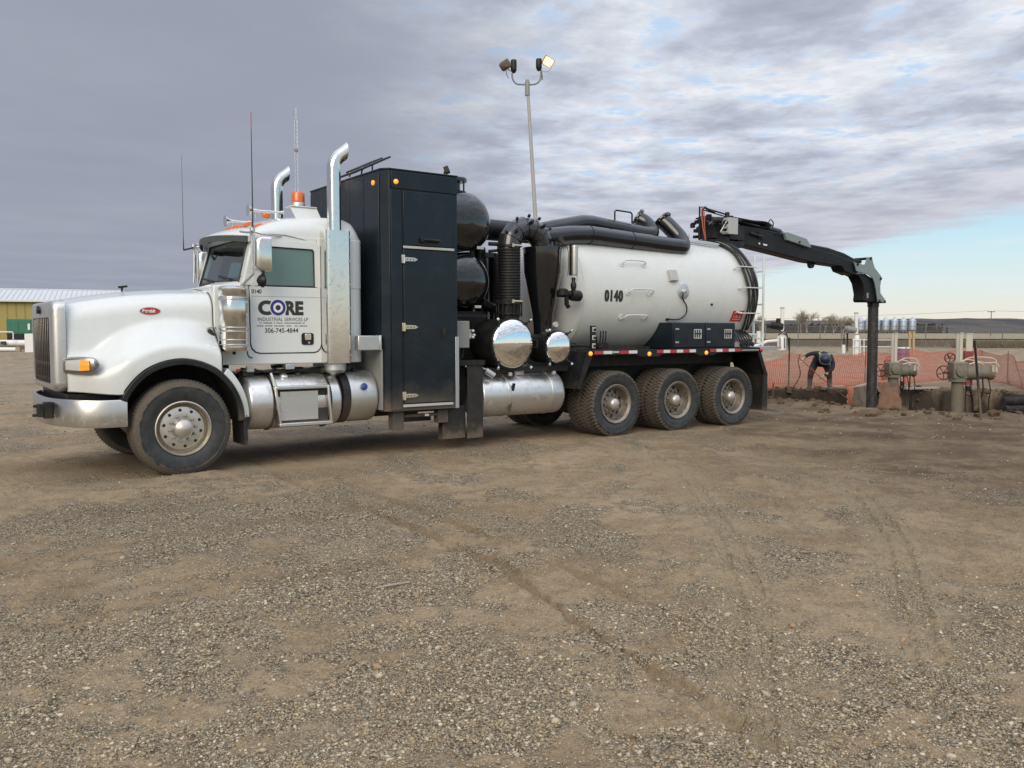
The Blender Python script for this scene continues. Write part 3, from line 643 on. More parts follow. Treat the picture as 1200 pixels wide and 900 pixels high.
# ---- hood with fenders
def itp(x, P): return float(np.interp(x, [p[0] for p in P], [p[1] for p in P]))
def sm(x, a, b): t = min(1, max(0, (x - a) / (b - a))); return t * t * (3 - 2 * t)
def rin(th): return itp(math.degrees(th), [(0, .700), (30, .735), (60, .775), (90, .790), (120, .785), (150, .755), (180, .74)])
ZT = [(-1.13, 2.005), (-1.05, 2.03), (-.9, 2.06), (-.7, 2.095), (-.4, 2.135), (0, 2.165), (.455, 2.18)]
def zlow(s):
    if -.625 < s < .8:
        for k in range(200):
            th = math.acos(max(-1, min(1, s / .9)))
        # intersect the arch
        lo, hi = .555, 1.5
        for k in range(30):
            m = (lo + hi) / 2; r_ = math.hypot(s, m - .555); th = math.atan2(m - .555, s)
            if r_ < rin(th): lo = m
            else: hi = m
        return max(lo, .955)
    return .955 + .035 * sm(s, -.63, -1.13)
def hood_w(s, z):
    wb = itp(s, [(-1.13, .425), (-.8, .40), (-.4, .36), (.455, .325)]) + .085 * max(0, (z - 1.15)) * itp(s, [(-1.13, .9), (.455, .6)])
    r_ = math.hypot(s, z - .555); g1 = 1 - sm(r_, .90, 1.27)
    g2 = (1 - sm(z, 1.10, 1.46)) * sm(s, -.25, -.5)
    wo = .02 + .36 * max(0, (-.52 - s) / .61) ** 1.8 + .02 * max(0, z - 1.2)
    g = max(g1, g2); g = g1 + g2 - g1 * g2
    return wb * (1 - g) + wo * g
def hood_prof(s):
    zl = zlow(s); zt = itp(s, ZT); zs = zt - .27; P = []
    P.append((hood_w(s, zl) + .05, zl + .004)); P.append((hood_w(s, zl) + .012, zl))
    n = 26
    for i in range(n + 1):
        z = zl + (zs - zl) * (i / n); P.append((hood_w(s, z) if i else hood_w(s, zl) + .001, z + (.008 if i == 0 else 0)))
    w1 = P[-1][0]
    for i in range(1, 11):
        a = i / 10 * PI / 2; P.append((w1 + .02 * math.sin(a) + .22 * (1 - math.cos(a)), zs + .215 * math.sin(a)))
    w2, z2 = P[-1]
    for i in range(1, 7): t = i / 6; P.append((w2 + (1.25 - w2) * t, z2 + (zt - z2) * (1 - (1 - t) ** 2)))
    return P
def rings_hood():
    st = sorted(set(list(np.linspace(-1.13, .455, 70)) + [-.625, -.62, -.63])); out = []
    for s in st:
        p = hood_prof(s); out.append([(s, w, z) for w, z in p] + [(s, 2.5 - w, z) for w, z in reversed(p[:-1])])
    return out
hood = part('hood', MB().loft(rings_hood(), False, False, False), 'white', angle=38)
hood.modifiers.new('solid', 'SOLIDIFY').thickness = .012; hood.modifiers['solid'].offset = -1
# fender tail behind the wheel, black flare and wheel-house liner
def arc_strip(r0, r1, y0, y1, a0, a1, n=24, f0=None):
    rings = []
    for i in range(n + 1):
        a = R(a0 + (a1 - a0) * i / n); ri = rin(a) + r0; ro = rin(a) + r1; c, s = math.cos(a), math.sin(a)
        rings.append([(ri * c, y0, .555 + ri * s), (ro * c, y0 + .004, .555 + ro * s), (ro * c, y1, .555 + ro * s), (ri * c, y1, .555 + ri * s)])
    return MB().loft(rings)
def tailstrip():
    rings = []
    for i in range(21):
        a = R(52 - 46 * i / 20); ri = rin(a); wd = .085 - .02 * i / 20; c, s = math.cos(a), math.sin(a); y0 = .016
        rings.append([(ri * c, y0, .555 + ri * s), ((ri + wd) * c, y0 + .012, .555 + (ri + wd) * s), ((ri + wd) * c, .46, .555 + (ri + wd) * s), (ri * c, .46, .555 + ri * s)])
    return MB().loft(rings)
part('fender_tail', tailstrip(), 'white', bevel=.008); part('fender_tail', mir(tailstrip()), 'white', bevel=.008)
fl = arc_strip(-.07, -.004, -.012, .05, 4, 152, 40)
part('fender_flare', fl, 'satin', bevel=.01); part('fender_flare', mir(fl), 'satin', bevel=.01)
ln = arc_strip(-.03, -.012, .04, .62, 2, 165, 40); part('wheel_house', ln, 'flap'); part('wheel_house', mir(ln), 'flap')
mf = MB().prism([(.70, .30), (.745, .30), (.735, .66), (.685, .66)], .02, .45); part('front_mudflap', mf, 'flap'); part('front_mudflap', mir(mf), 'flap')
# hood seam, latch, emblem, hood-top badge
part('hood_gap', MB().tube([(.457, hood_prof(.45)[i][0] - .001, hood_prof(.45)[i][1]) for i in range(2, 44)], .005, 5), 'dark', hood)
part('hood_latch', MB().lathe([(.022, 0), (.03, .03), (.03, .22), (.02, .25)], (.50, .285, 1.46), (-.48, -.05, .88), 10), 'rubber', hood)
bar = MB().tube([(.47, .31, 1.70), (.40, .29, 1.70), (.36, .28, 1.69)], .008); part('latch_pin', bar, 'galv', hood)
def hood_pt(s, z, off=.004): return (s, hood_w(s, z) - off, z)
em = MB(); n_ = 36; ring = [hood_pt(-.245 + .110 * math.cos(2 * PI * k / n_), 1.888 + .042 * math.sin(2 * PI * k / n_)) for k in range(n_)]; em.add(ring, [tuple(range(n_))])
part('emblem', em, 'red', hood, angle=0)
em2 = MB(); r1 = [hood_pt(-.245 + .118 * math.cos(2 * PI * k / n_), 1.888 + .049 * math.sin(2 * PI * k / n_), .0025) for k in range(n_)]; em2.add(r1, [tuple(range(n_))]); part('emblem_rim', em2, 'chrome', hood, angle=0)
text_mesh('emblem_script', 'Peterbilt', .052, 'whiteprint', hood, lambda x, y: hood_pt(-.335 + x + .22 * y, 1.873 + y, .007), bold=.0015, xs=.78)
part('hood_badge', MB().lathe([(.012, 0), (.012, .035), (.02, .04), (.012, .055)], (-.42, 1.0, 2.13), (0, 0, 1), 10).beam((-.46, 1.0, 2.18), (-.36, 1.0, 2.195), .03, .025), 'satin', hood)
# headlights
def headlight(mirror):
    f = (lambda m: mir(m)) if mirror else (lambda m: m)
    rings = []
    for i, (s, hh, dy) in enumerate([(-1.165, .055, .055), (-1.15, .075, .02), (-1.10, .085, 0), (-.98, .088, 0), (-.90, .078, .005), (-.865, .05, .03), (-.85, .02, .06)]):
        yc = .12 + .30 * max(0, (-.9 - s) / .27) ** 1.4 + dy * .3; sk = .035 * (s + 1.0)
        rings.append([(s, yc + .14, 1.285 - hh), (s, yc - .01, 1.28 - hh + sk), (s, yc - .035, 1.285 - hh * .6 + sk), (s, yc - .04, 1.285 + hh * .6 + sk * .3), (s, yc - .015, 1.29 + hh), (s, yc + .14, 1.29 + hh)])
    h = part('headlight', f(MB().loft(rings)), 'pod', bevel=.012)
    ls = []
    for i in range(9):
        s = -1.150 + i * .028; yc = .12 + .30 * max(0, (-.9 - s) / .27) ** 1.4 - .046; hh = .058 - .010 * abs(i - 4) / 4; ls.append([(s, yc, 1.285 - hh), (s, yc - .008, 1.285), (s, yc, 1.29 + hh), (s, yc + .04, 1.29 + hh), (s, yc + .04, 1.285 - hh)])
    part('headlight_lens', f(MB().loft(ls[:5])), 'clear_lens', h); part('turn_signal', f(MB().loft([[(x, y - .001, z) for x, y, z in r_] for r_ in ls[4:8]])), 'amber_soft', h, angle=0)
    return h
headlight(False); headlight(True)

# ---- grille surround, bars, bumper, hitch
def rr2(w0, w1, z0, z1, r, k=6): return rrect(w0, w1, z0, z1, r, k)
def surround():
    m = MB(); outer = rr2(.425, 2.075, .99, 2.0, .10); inner = rr2(.61, 1.89, 1.07, 1.81, .03, 6)
    def ring(poly, s, bow): return [(s - bow * (1 - ((w - 1.25) / .8) ** 2), w, z) for w, z in poly]
    back = ring(outer, -1.125, 0)
    sh = lambda poly, d: [(1.25 + (w - 1.25) * d, 1.5 + (z - 1.5) * (1 - (1 - d) * 1.0)) for w, z in poly]
    m.loft([back, ring(outer, -1.20, .01), ring(sh(outer, .985), -1.232, .015), ring(sh(outer, .955), -1.252, .018), ring(sh(outer, .91), -1.258, .02), ring(inner, -1.258, .022), ring(inner, -1.19, .022)], True, False, False); return m
part('grille_surround', surround(), 'alu_plain', angle=50)
gbk = part('grille', MB().box(-1.205, -1.195, .60, 1.90, 1.06, 1.82), 'dark')
g0 = None
for k in range(11):
    y = .65 + k * 1.20 / 10; s_ = -1.262 - .022 * (1 - ((y - 1.25) / .8) ** 2)
    if g0 is None: g0 = part('grille_bar', MB().box(-.018, .018, -.011, .011, 1.075, 1.805), 'dark_chrome', gbk, bevel=.006); g0.location = (s_ + .03, y, 0)
    else: link_copy(g0, gbk, (s_ + .03, y, 0))
part('grille_badge', MB().prism([(1.2, 1.86), (1.3, 1.86), (1.31, 1.90), (1.25, 1.95), (1.19, 1.90)], -1.30, -1.27, 'x'), 'satin')
def bumper():
    pl = [(-.60, .0), (-.80, .012), (-.98, .07), (-1.12, .19), (-1.22, .36), (-1.29, .60), (-1.325, .9), (-1.335, 1.25)]
    pts = smooth_path([(a, b, 0) for a, b in pl], 5); pts = [(p.x, p.y) for p in pts]; full = pts + [(a, 2.5 - b) for a, b in reversed(pts[:-1])]
    rings = []
    for i, (s, w) in enumerate(full):
        a = full[max(0, i - 1)]; b = full[min(len(full) - 1, i + 1)]; d = Vector((b[0] - a[0], b[1] - a[1])).normalized(); nx, ny = d.y, -d.x     # inward normal
        n_ = Vector((d.y, -d.x)); inw = -n_ if (n_.x < 0 or (abs(n_.x) < .4 and ((w < 1.25) == (n_.y < 0)))) else n_
        zb = .605 + .012 * sm(s, -.9, -1.3); zt = .905 + .012 * sm(s, -.8, -1.3)
        o_ = lambda t, z: (s + inw.x * t, w + inw.y * t, z)
        rings.append([o_(.045, zt - .03), o_(.04, zt), o_(.008, zt), o_(0, zt - .012), o_(0, zb + .03), o_(.012, zb), o_(.05, zb), o_(.052, zb + .012), o_(.022, zb + .014), o_(.012, zb + .035), o_(.012, zt - .02), o_(.03, zt - .012)])
    return MB().loft(rings)
bump = part('bumper', bumper(), 'bumper', angle=35)
for yy in (.42, .47, .78, .83): part('bumper_bolt', MB().lathe([(.012, 0), (.012, -.012)], (-1.25 - .06 * (yy - .42), yy, .845), (1, .3, 0), 8), 'dark', bump)
part('bumper_filler', MB().box(-1.14, -.66, .30, 2.2, .88, .965), 'satin')
part('tow_hitch', join(MB().box(-1.36, -1.27, .47, .57, .70, .88), MB().box(-1.42, -1.36, .46, .49, .72, .86), MB().box(-1.42, -1.36, .55, .58, .72, .86), MB().cyl((-1.46, .50, .84), (-1.36, .50, .84), .016), MB().cyl((-1.47, .50, .74), (-1.36, .50, .74), .016)), 'satin', bevel=.008)

# ---- chassis
fr = MB()
for y in (.82, 1.58): fr.box(-.95, 10.15, y, y + .09, .80, 1.08)
for s in (1.3, 2.7, 4.1, 5.4, 7.2, 8.6, 10.0): fr.box(s, s + .08, .9, 1.6, .84, 1.04)
fr.box(-.9, .8, .82, 1.68, .62, .82); fr.cyl((0, .4, .548), (0, 2.1, .548), .055)
for a_ in AX: fr.cyl((a_, .5, .512), (a_, 2.0, .512), .09); fr.lathe([(.05, -.26), (.20, -.12), (.24, 0), (.20, .12), (.05, .26)], (a_, 1.25, .512), (1, 0, 0), 16)
fr.cyl((1.0, 1.25, .85), (6.5, 1.25, .62), .06)
part('chassis_frame', fr, 'chassis')
part('engine_block', join(MB().box(-.9, .75, .72, 1.78, .66, 1.3)), 'dark')
clut = MB()
for k in range(26):
    s0 = rng.uniform(.75, 2.3); z0 = rng.uniform(1.08, 1.24); y0 = rng.uniform(.30, .7); clut.box(s0, s0 + rng.uniform(.03, .14), y0, y0 + .08, z0 - rng.uniform(.02, .08), z0)
for k in range(5): clut.tube(smooth_path([(.8 + .1 * k, .42 + .04 * k, 1.20 - .02 * k), (1.3, .40 + .05 * k, 1.14), (1.9, .44, 1.19 - .02 * k), (2.4, .5, 1.12)], 5), .013)
part('brake_lines', clut, 'chassis')
part('junction_box', MB().box(.84, .93, .30, .36, 1.16, 1.23), 'lightgrey', bevel=.006)
part('air_valve', MB().box(1.33, 1.45, .30, .42, 1.18, 1.245), 'galv', bevel=.01); part('marker_reflector', MB().box(.70, .74, .26, .28, 1.17, 1.20), 'red_lens')

# ---- cab
Wn = .30
cabm = MB(); rb = []
# lower shell with rounded rear corners
def shell_ring(z):
    P = [(.46, .325)] + [(.9, Wn), (2.0, Wn)] + [(2.42 - .15 * (1 - math.sin(R(a))), Wn + .15 * (1 - math.cos(R(a)))) for a in (0, 22, 45, 68, 90)]
    P = [(x, y, z) for x, y in P]; return P + [(x, 2.5 - y, z) for x, y, z in reversed(P)]
cabm.loft([shell_ring(1.25), shell_ring(2.205)])
cabm.hexa([(.44, .45, 1.25), (.47, .45, 1.25), (.47, 2.05, 1.25), (.44, 2.05, 1.25), (.44, .60, 2.15), (.47, .60, 2.15), (.47, 1.90, 2.15), (.44, 1.90, 2.15)])
cab = part('cab', cabm, 'white', bevel=.012)
cowl = MB().loft([[(.455, .42, 2.12), (.455, .50, 2.175), (.455, 1.25, 2.19), (.455, 2.0, 2.175), (.455, 2.08, 2.12)], [(.80, .36, 2.21), (.80, .45, 2.268), (.775, 1.25, 2.29), (.80, 2.05, 2.268), (.80, 2.14, 2.21)]], False, False, False)
part('cowl', cowl, 'white', cab)
def upper_side():
    m = MB(); y0, y1 = Wn, Wn + .05
    m.prism([(.80, 2.205), (.985, 2.205), (1.155, 2.72), (1.14, 2.84), (.955, 2.84)], y0, y1)        # A pillar
    m.prism([(1.14, 2.722), (1.76, 2.722), (1.76, 2.84), (1.12, 2.84)], y0, y1)                       # header
    m.prism([(1.762, 2.205), (2.15, 2.205), (2.15, 2.84), (1.762, 2.84)], y0, y1)
    # rounded rear corner
    r_ = [[(2.15, y0, z), (2.27, y0, z), (2.34, y0 + .015, z), (2.385, y0 + .045, z), (2.41, y0 + .09, z), (2.42, y0 + .15, z), (2.37, y0 + .15, z), (2.15, y0 + .05, z)] for z in (2.205, 2.84)]
    m.loft(r_); return m
part('cab_upper', join(upper_side(), mir(upper_side()), MB().box(2.375, 2.42, .44, 2.06, 2.205, 2.84)), 'white', cab, bevel=.01)
# doors
def door(mirror):
    f = mir if mirror else (lambda m: m)
    lo = [(.885, 2.205), (1.80, 2.205), (1.80, 1.53)] + [(1.70 + .10 * math.cos(R(a)), 1.49 + .10 * math.sin(R(a))) for a in (0, -30, -60, -90)] + [(1.01 + .12 * math.cos(R(a)), 1.51 + .12 * math.sin(R(a))) for a in (-90, -120, -150, -180)]
    d = part('door', f(MB().prism([(x, z - .0) for x, z in lo], Wn - .012, Wn + .01)), 'white', cab, bevel=.006)
    gap = [(1.3425 + (x - 1.3425) * 1.022, 1.8 + (z - 1.8) * 1.03) for x, z in lo]; part('door_seal', f(MB().prism(gap, Wn - .0025, Wn + .004)), 'dark', d, angle=0)
    fr_ = MB(); a0 = [(.895, 2.2), (1.06, 2.745), (1.10, 2.775), (1.76, 2.765), (1.795, 2.74), (1.80, 2.2)]
    a1 = [(.985, 2.215), (1.125, 2.67), (1.155, 2.70), (1.70, 2.69), (1.725, 2.66), (1.73, 2.215)]
    for i in range(5): fr_.add([(a0[i][0], Wn - .012, a0[i][1]), (a0[i + 1][0], Wn - .012, a0[i + 1][1]), (a1[i + 1][0], Wn - .012, a1[i + 1][1]), (a1[i][0], Wn - .012, a1[i][1])] + [(a0[i][0], Wn + .04, a0[i][1]), (a0[i + 1][0], Wn + .04, a0[i + 1][1]), (a1[i + 1][0], Wn + .04, a1[i + 1][1]), (a1[i][0], Wn + .04, a1[i][1])], [(0, 1, 2, 3), (7, 6, 5, 4), (0, 4, 5, 1), (3, 2, 6, 7)])
    part('window_frame', f(fr_), 'white', d, bevel=0); part('window', f(MB().prism([(.98, 2.21), (1.12, 2.672), (1.155, 2.705), (1.70, 2.695), (1.73, 2.662), (1.735, 2.21)], Wn + .014, Wn + .02)), 'glass' if mirror else 'glass_sheen', d, angle=0)
    sl_ = MB(); pts = [(.99, 2.22), (1.128, 2.665), (1.158, 2.692), (1.695, 2.683), (1.718, 2.655), (1.724, 2.22)]
    sl_.tube([(x, Wn + .006, z) for x, z in pts], .009, 6, True); part('window_seal', f(sl_), 'rubber', d)
    hd = part('door_handle', f(join(MB().prism(rrect(1.535, 1.695, 1.485, 1.635, .03), Wn - .02, Wn - .008))), 'dark', d); part('handle_paddle', f(MB().prism(rrect(1.575, 1.66, 1.545, 1.625, .015), Wn - .03, Wn - .018)), 'chrome', d, bevel=.004)
    part('handle_lock', f(MB().lathe([(.014, 0), (.014, -.012)], (1.63, Wn - .018, 1.512), (0, 1, 0), 12)), 'galv', d)
    crease = MB().tube([(.90, Wn - .0115, 2.085), (1.79, Wn - .0115, 2.085)], .004, 6); part('door_crease', f(crease), 'lightgrey', d)
    return d
dn = door(False); door(True)
part('window_divider', MB().beam((1.06, .312, 2.21), (1.085, .312, 2.60), .018, .012, (0, 1, 0)), 'rubber', dn)
# lettering on the near door
DY = Wn - .0145
def dfn(x0, z0): return lambda x, y: (x0 + x, DY, z0 + y)
text_mesh('lettering', 'C', .225, 'print', dn, dfn(.985, 1.868), bold=.012, xs=1.12); text_mesh('lettering', 'RE', .225, 'print', dn, dfn(1.325, 1.868), bold=.012, xs=.95)
def disc(name, r, y, mat, cx=1.235, cz=1.948): part(name, MB().add([(cx + r * math.cos(2 * PI * k / 40), y, cz + r * math.sin(2 * PI * k / 40)) for k in range(40)], [tuple(range(40))]), mat, dn, angle=0)
disc('target_edge', .110, DY - .001, 'whiteprint'); disc('target_ring', .098, DY - .002, 'blueprint'); disc('target_white', .062, DY - .003, 'whiteprint'); disc('target_dot', .033, DY - .004, 'print')
text_mesh('lettering', 'INDUSTRIAL SERVICES LP', .062, 'print', dn, dfn(.975, 1.783), xs=.94)
def scribble(x0, x1, z, h, seed):
    m = MB(); r_ = random.Random(seed); x = x0
    while x < x1:
        w_ = r_.uniform(.006, .014)
        if r_.random() > .13: m.add([(x, DY, z), (x + w_, DY, z), (x + w_, DY, z + h), (x, DY, z + h)], [(0, 1, 2, 3)])
        x += w_ + .006
    return m
part('small_print', scribble(1.0, 1.575, 1.752, .013, 3), 'print', dn, angle=0); part('small_print', scribble(.965, 1.61, 1.716, .013, 5), 'print', dn, angle=0)
text_mesh('lettering', '306-745-4844', .082, 'print', dn, dfn(1.06, 1.638), xs=.94, bold=.0008)
text_mesh('lettering', '0140', .070, 'print', dn, dfn(.905, 2.118), xs=.9, bold=.0015)
# windscreen
wsb = [(.80, .435, 2.275), (.785, 1.25, 2.295), (.80, 2.065, 2.275)]; wst = [(.945, .475, 2.80), (.93, 1.25, 2.825), (.945, 2.025, 2.80)]
part('windscreen', MB().loft([wsb, wst], False, False, False), 'glass', cab, angle=0)
part('windscreen_seal', MB().tube(wsb + wst[::-1], .017, 6, True), 'rubber', cab)
part('front_pillar', join(*[f_(MB().hexa([(.79, .305, 2.20), (.80, .44, 2.24), (.86, .44, 2.24), (.86, .34, 2.20), (.95, .33, 2.86), (.95, .475, 2.83), (1.02, .475, 2.83), (1.02, .34, 2.86)])) for f_ in ((lambda m: m), mir)]), 'white', cab, bevel=.01)
part('aerial_mount', MB().beam((.84, 2.50, 2.83), (.73, 2.58, 2.80), .03, .02), 'satin')
for y0 in (.62, 1.30): part('wiper', MB().tube([(.755, y0, 2.285), (.775, y0 + .18, 2.325), (.785, y0 + .52, 2.345)], .009, 6).beam((.772, y0 + .1, 2.31), (.80, y0 + .62, 2.37), .012, .02), 'satin', cab)
# interior
inter = join(MB().box(.98, 2.3, .36, 2.14, 2.76, 2.835), *[MB().box(1.62, 2.3, y_, y_ + .03, 1.3, 2.8).box(.95, 1.62, y_, y_ + .03, 2.62, 2.8).box(.85, 1.62, y_, y_ + .03, 1.3, 2.30).prism([(.88, 2.28), (1.16, 2.28), (1.26, 2.64), (1.02, 2.80)], y_, y_ + .03) for y_ in (2.12,)], MB().box(1.55, 1.70, .50, 1.05, 1.6, 2.62), MB().box(1.55, 1.70, 1.45, 2.0, 1.6, 2.62), MB().box(.82, .98, .40, 2.10, 1.9, 2.33), MB().box(2.20, 2.235, .36, 2.14, 1.4, 2.9), MB().box(1.56, 1.66, .65, .9, 2.62, 2.78), MB().box(1.56, 1.66, 1.6, 1.85, 2.62, 2.78))
inter.tube([(1.12 + .20 * math.cos(a) * .4, .85 + .21 * math.sin(a), 2.28 + .20 * math.cos(a)) for a in np.linspace(0, 2 * PI, 20)[:-1]], .014, 6, True)
part('cab_interior', inter, 'cab_trim', cab)
# roof
def roof_ring(s, zs, zc, w0=Wn):
    P = [(w0, zs - .03), (w0 + .003, zs)]
    for i in range(1, 9): a = i / 8 * PI / 2; P.append((w0 + .20 * (1 - math.cos(a)), zs + (zc - .05 - zs) * math.sin(a)))
    for i in range(1, 6): t = i / 5; P.append((w0 + .20 + (1.05 - w0) * t, zc - .05 + .05 * (1 - (1 - t) ** 2)))
    P = [(s, w, z) for w, z in P]; return P + [(x, 2.5 - y, z) for x, y, z in reversed(P[:-1])]
RS = [(.915, 2.835, 2.905), (.96, 2.84, 2.945), (1.05, 2.84, 3.0), (1.2, 2.84, 3.06), (1.4, 2.84, 3.12), (1.7, 2.84, 3.165), (2.0, 2.84, 3.175), (2.2, 2.84, 3.16), (2.29, 2.84, 3.13), (2.36, 2.84, 3.06), (2.40, 2.84, 2.97), (2.42, 2.84, 2.88)]
rr_ = [roof_ring(s, a, b, Wn + max(0, (s - 2.27)) * .7) for s, a, b in RS]
part('roof', MB().loft(rr_, False, True, True), 'white', cab, angle=50)
def visor_ring(t):
    Q = []
    for w in np.linspace(.335, 2.165, 25):
        q = ((w - 1.25) / .915) ** 2; s0 = .64 + .25 * q; z0 = 2.862 - .045 * q; s1_, z1_ = .985 + .10 * q, 2.972 - .10 * q ** 2; Q.append((s0 + (s1_ - s0) * t, w, z0 + (z1_ - z0) * (1 - (1 - t) ** 1.6)))
    return Q
vo = part('sun_visor', MB().loft([visor_ring(t) for t in (0, .25, .5, .75, 1)], False, False, False), 'white', cab, angle=60); vo.modifiers.new('s', 'SOLIDIFY').thickness = .014; vo.modifiers['s'].offset = -1
r0_ = visor_ring(0); part('visor_lip', MB().loft([[(x + .004, y, z - .075) for x, y, z in r0_], [(x - .004, y, z - .075) for x, y, z in r0_], [(x - .004, y, z - .002) for x, y, z in r0_], [(x + .004, y, z - .002) for x, y, z in r0_]][:], False, False, False), 'visor_grey', cab)
part('visor_end', join(*[MB().hexa([(r0_[k][0], y, r0_[k][2] - .075), (1.05, y, 2.80), (1.05, y + .012, 2.80), (r0_[k][0], y + .012, r0_[k][2] - .075), (r0_[k][0], y, r0_[k][2]), (1.05, y, 2.88), (1.05, y + .012, 2.88), (r0_[k][0], y + .012, r0_[k][2])]) for k, y in ((0, .328), (24, 2.16))]), 'white', cab)
# roof furniture
def marker(s, y, z):
    o = part('roof_marker_lamp', MB().loft([[(x, y_ * k, z_ * 1.0) for x, y_, z_ in q] for k, q in ((1, [(-.13, -.045, .0), (-.13, .045, .0), (-.125, .04, .012), (-.125, -.04, .012)]), (1, [(-.02, -.055, .005), (-.02, .055, .005), (-.03, .045, .075), (-.03, -.045, .075)]), (1, [(.09, -.05, .02), (.09, .05, .02), (.08, .03, .085), (.08, -.03, .085)]), (1, [(.15, -.03, .04), (.15, .03, .04), (.14, .02, .06), (.14, -.02, .06)]))]), 'amber', cab, bevel=.008)
    o.location = (s, y, z); o.rotation_euler = (0, R(-17), 0); o.scale = (.62, .8, .62); return o
for y, s, z in ((.50, 1.06, 2.93), (.86, 1.05, 2.985), (1.25, 1.04, 2.99), (1.64, 1.05, 2.985), (2.0, 1.06, 2.93)): marker(s, y, z)
def horn(y, s, z, l):
    m = MB().lathe([(.078, 0), (.074, .01), (.045, .035), (.026, .08), (.017, .16), (.013, l), (.02, l + .01), (.02, l + .05)], (s, y, z), (1, 0, .02), 20); m.cyl((s + .10, y, z - .02), (s + .10, y, z - .09), .012); m.cyl((s + l, y, z - .02), (s + l, y, z - .06), .012)
    return part('air_horn', m, 'chrome', cab)
horn(.70, 1.02, 3.17, .42); horn(1.62, 1.02, 3.13, .30)
bk = part('beacon_bracket', MB().hexa([(1.64, .34, 2.82), (1.98, .34, 2.82), (1.98, .40, 2.82), (1.70, .40, 2.82), (1.50, .52, 3.24), (1.86, .52, 3.24), (1.86, .60, 3.24), (1.50, .60, 3.24)]).box(1.50, 1.86, .50, .72, 3.238, 3.252), 'white', cab, bevel=.006)
def beacon(x, y, z, r=.085, h=.19):
    b = part('beacon', MB().lathe([(r * .98, .03), (r, .05), (r * .97, h - .02), (r * .85, h - .004), (.001, h)], (x, y, z), (0, 0, 1), 24), 'amber', cab); part('beacon_base', MB().lathe([(r * 1.08, 0), (r * 1.08, .03), (r, .05)], (x, y, z), (0, 0, 1), 24), 'galv', cab)
beacon(1.64, .60, 3.25); beacon(1.86, .95, 3.16, .05, .12)
part('beacon_bar', MB().box(1.32, 1.42, .98, 1.08, 3.13, 3.20), 'amber', cab, bevel=.02)
part('roof_rail', MB().tube([(1.05, .32, 2.855), (1.35, .30, 2.85), (1.62, .31, 2.80), (1.63, .33, 2.77)], .012), 'galv', cab)

# ---- mirrors and whip aerials
def mirror_set(mirror):
    f = mir if mirror else (lambda m: m)
    body = f(MB().loft([[(s, y, z) for s, z in rrect(-.0, .20, -.215, .215, .05, 4)] for y in (0, .02)] if False else [[(x0 + (x - x0) * k, y, z * kz) for x, z in rrect(.845, 1.045, -.205, .205, .04, 4)] for x0, y, k, kz in ((.945, .15, .55, .8), (.945, .11, .85, .93), (.945, .03, 1, 1), (.945, .0, .95, .97))]))
    body.v = [(x, y, z + 2.575) for x, y, z in body.v]
    # a mirror housing: the chrome back faces forward, the glass looks rearward
    hs = MB().loft([[(s_, .02 + (y - .02), z) for y, z in rrect(yc - hw, yc + hw, 2.575 - hh, 2.575 + hh, .035, 4)] for s_, yc, hw, hh in ((.86, .06, .055, .16), (.885, .06, .085, .19), (.93, .06, .10, .205), (1.03, .06, .102, .208), (1.05, .06, .10, .205))])
    m = part('mirror', f(hs), 'chrome', bevel=.004); part('mirror_glass', f(MB().box(1.0505, 1.054, -.025, .145, 2.39, 2.76)), 'mirror', m, angle=0)
    arms = MB().tube([(.80, .34, 2.86), (.82, .16, 2.835), (.84, .05, 2.83), (.845, .0, 2.80), (.85, -.005, 2.6), (.84, .0, 2.34), (.83, .07, 2.31), (.80, .34, 2.21)], .014).tube([(.86, .12, 2.83), (.865, .13, 2.5), (.86, .12, 2.31)], .013)
    arms.tube([(.86, .08, 2.84), (1.0, .20, 2.83), (1.30, .30, 2.83)], .009)
    arms.cyl((.84, .02, 2.84), (.84, .02, 2.88), .03); part('mirror_arm', f(arms), 'galv', m)
    sp_ = MB().lathe([(.075, .0), (.082, .02), (.06, .06), (.02, .085), (.001, .09)], (.98, .05, 2.26), (-1, 0, 0), 20); part('spot_mirror', f(sp_), 'satin', m); part('spot_glass', f(MB().lathe([(.07, 0), (.05, .012), (.001, .02)], (.982, .05, 2.26), (1, 0, 0), 20)), 'mirror', m)
    return m
m1_ = mirror_set(False); m2_ = mirror_set(True)
part('whip_aerial', MB().tube([(.84, .02, 2.88), (.845, .02, 3.0), (.845, .02, 4.2)], [.012, .008, .0035], 6), 'cable')
part('whip_aerial', MB().tube([(.73, 2.58, 2.80), (.73, 2.58, 3.0), (.73, 2.58, 4.12)], [.010, .004, .0018], 6), 'cable')
part('aerial_tip', MB().tube([(.845, .02, 4.02), (.845, .02, 4.22)], .0045, 6), 'red')

# ---- air cleaners, exhaust stacks
def air_cleaner(f):
    m = MB().lathe([(.165, 0), (.172, .015), (.172, .05), (.160, .06), (.160, .26), (.166, .27), (.166, .62), (.160, .64), (.172, .66), (.172, .745), (.150, .765), (.12, .77)], (.635, .145, 1.42), (0, 0, 1), 40)
    o = part('air_cleaner', f(m), 'chrome', angle=35); b = MB()
    for z in (1.50, 1.555, 1.655, 1.70, 2.03, 2.05): b.tube([(.635 + .176 * math.cos(a), .145 + .176 * math.sin(a), z) for a in np.linspace(0, 2 * PI, 33)[:-1]], .006, 6, True)
    b.tube([(.635 - .18, .15, 1.47), (.635 - .185, .15, 1.72)], .006).tube([(.635 + .18, .13, 1.45), (.635 + .182, .13, 1.72)], .007)
    b.box(.56, .70, .28, .34, 1.5, 1.56); b.box(.56, .70, .28, .34, 2.02, 2.08)
    part('strap', f(b), 'galv', o); part('drain', f(MB().lathe([(.02, 0), (.02, -.04)], (.635, .145, 1.42), (0, 0, 1), 10).tube(smooth_path([(.80, .2, 1.48), (.83, .22, 1.36), (.9, .28, 1.33)], 4), .008)), 'rubber', o)
    return o
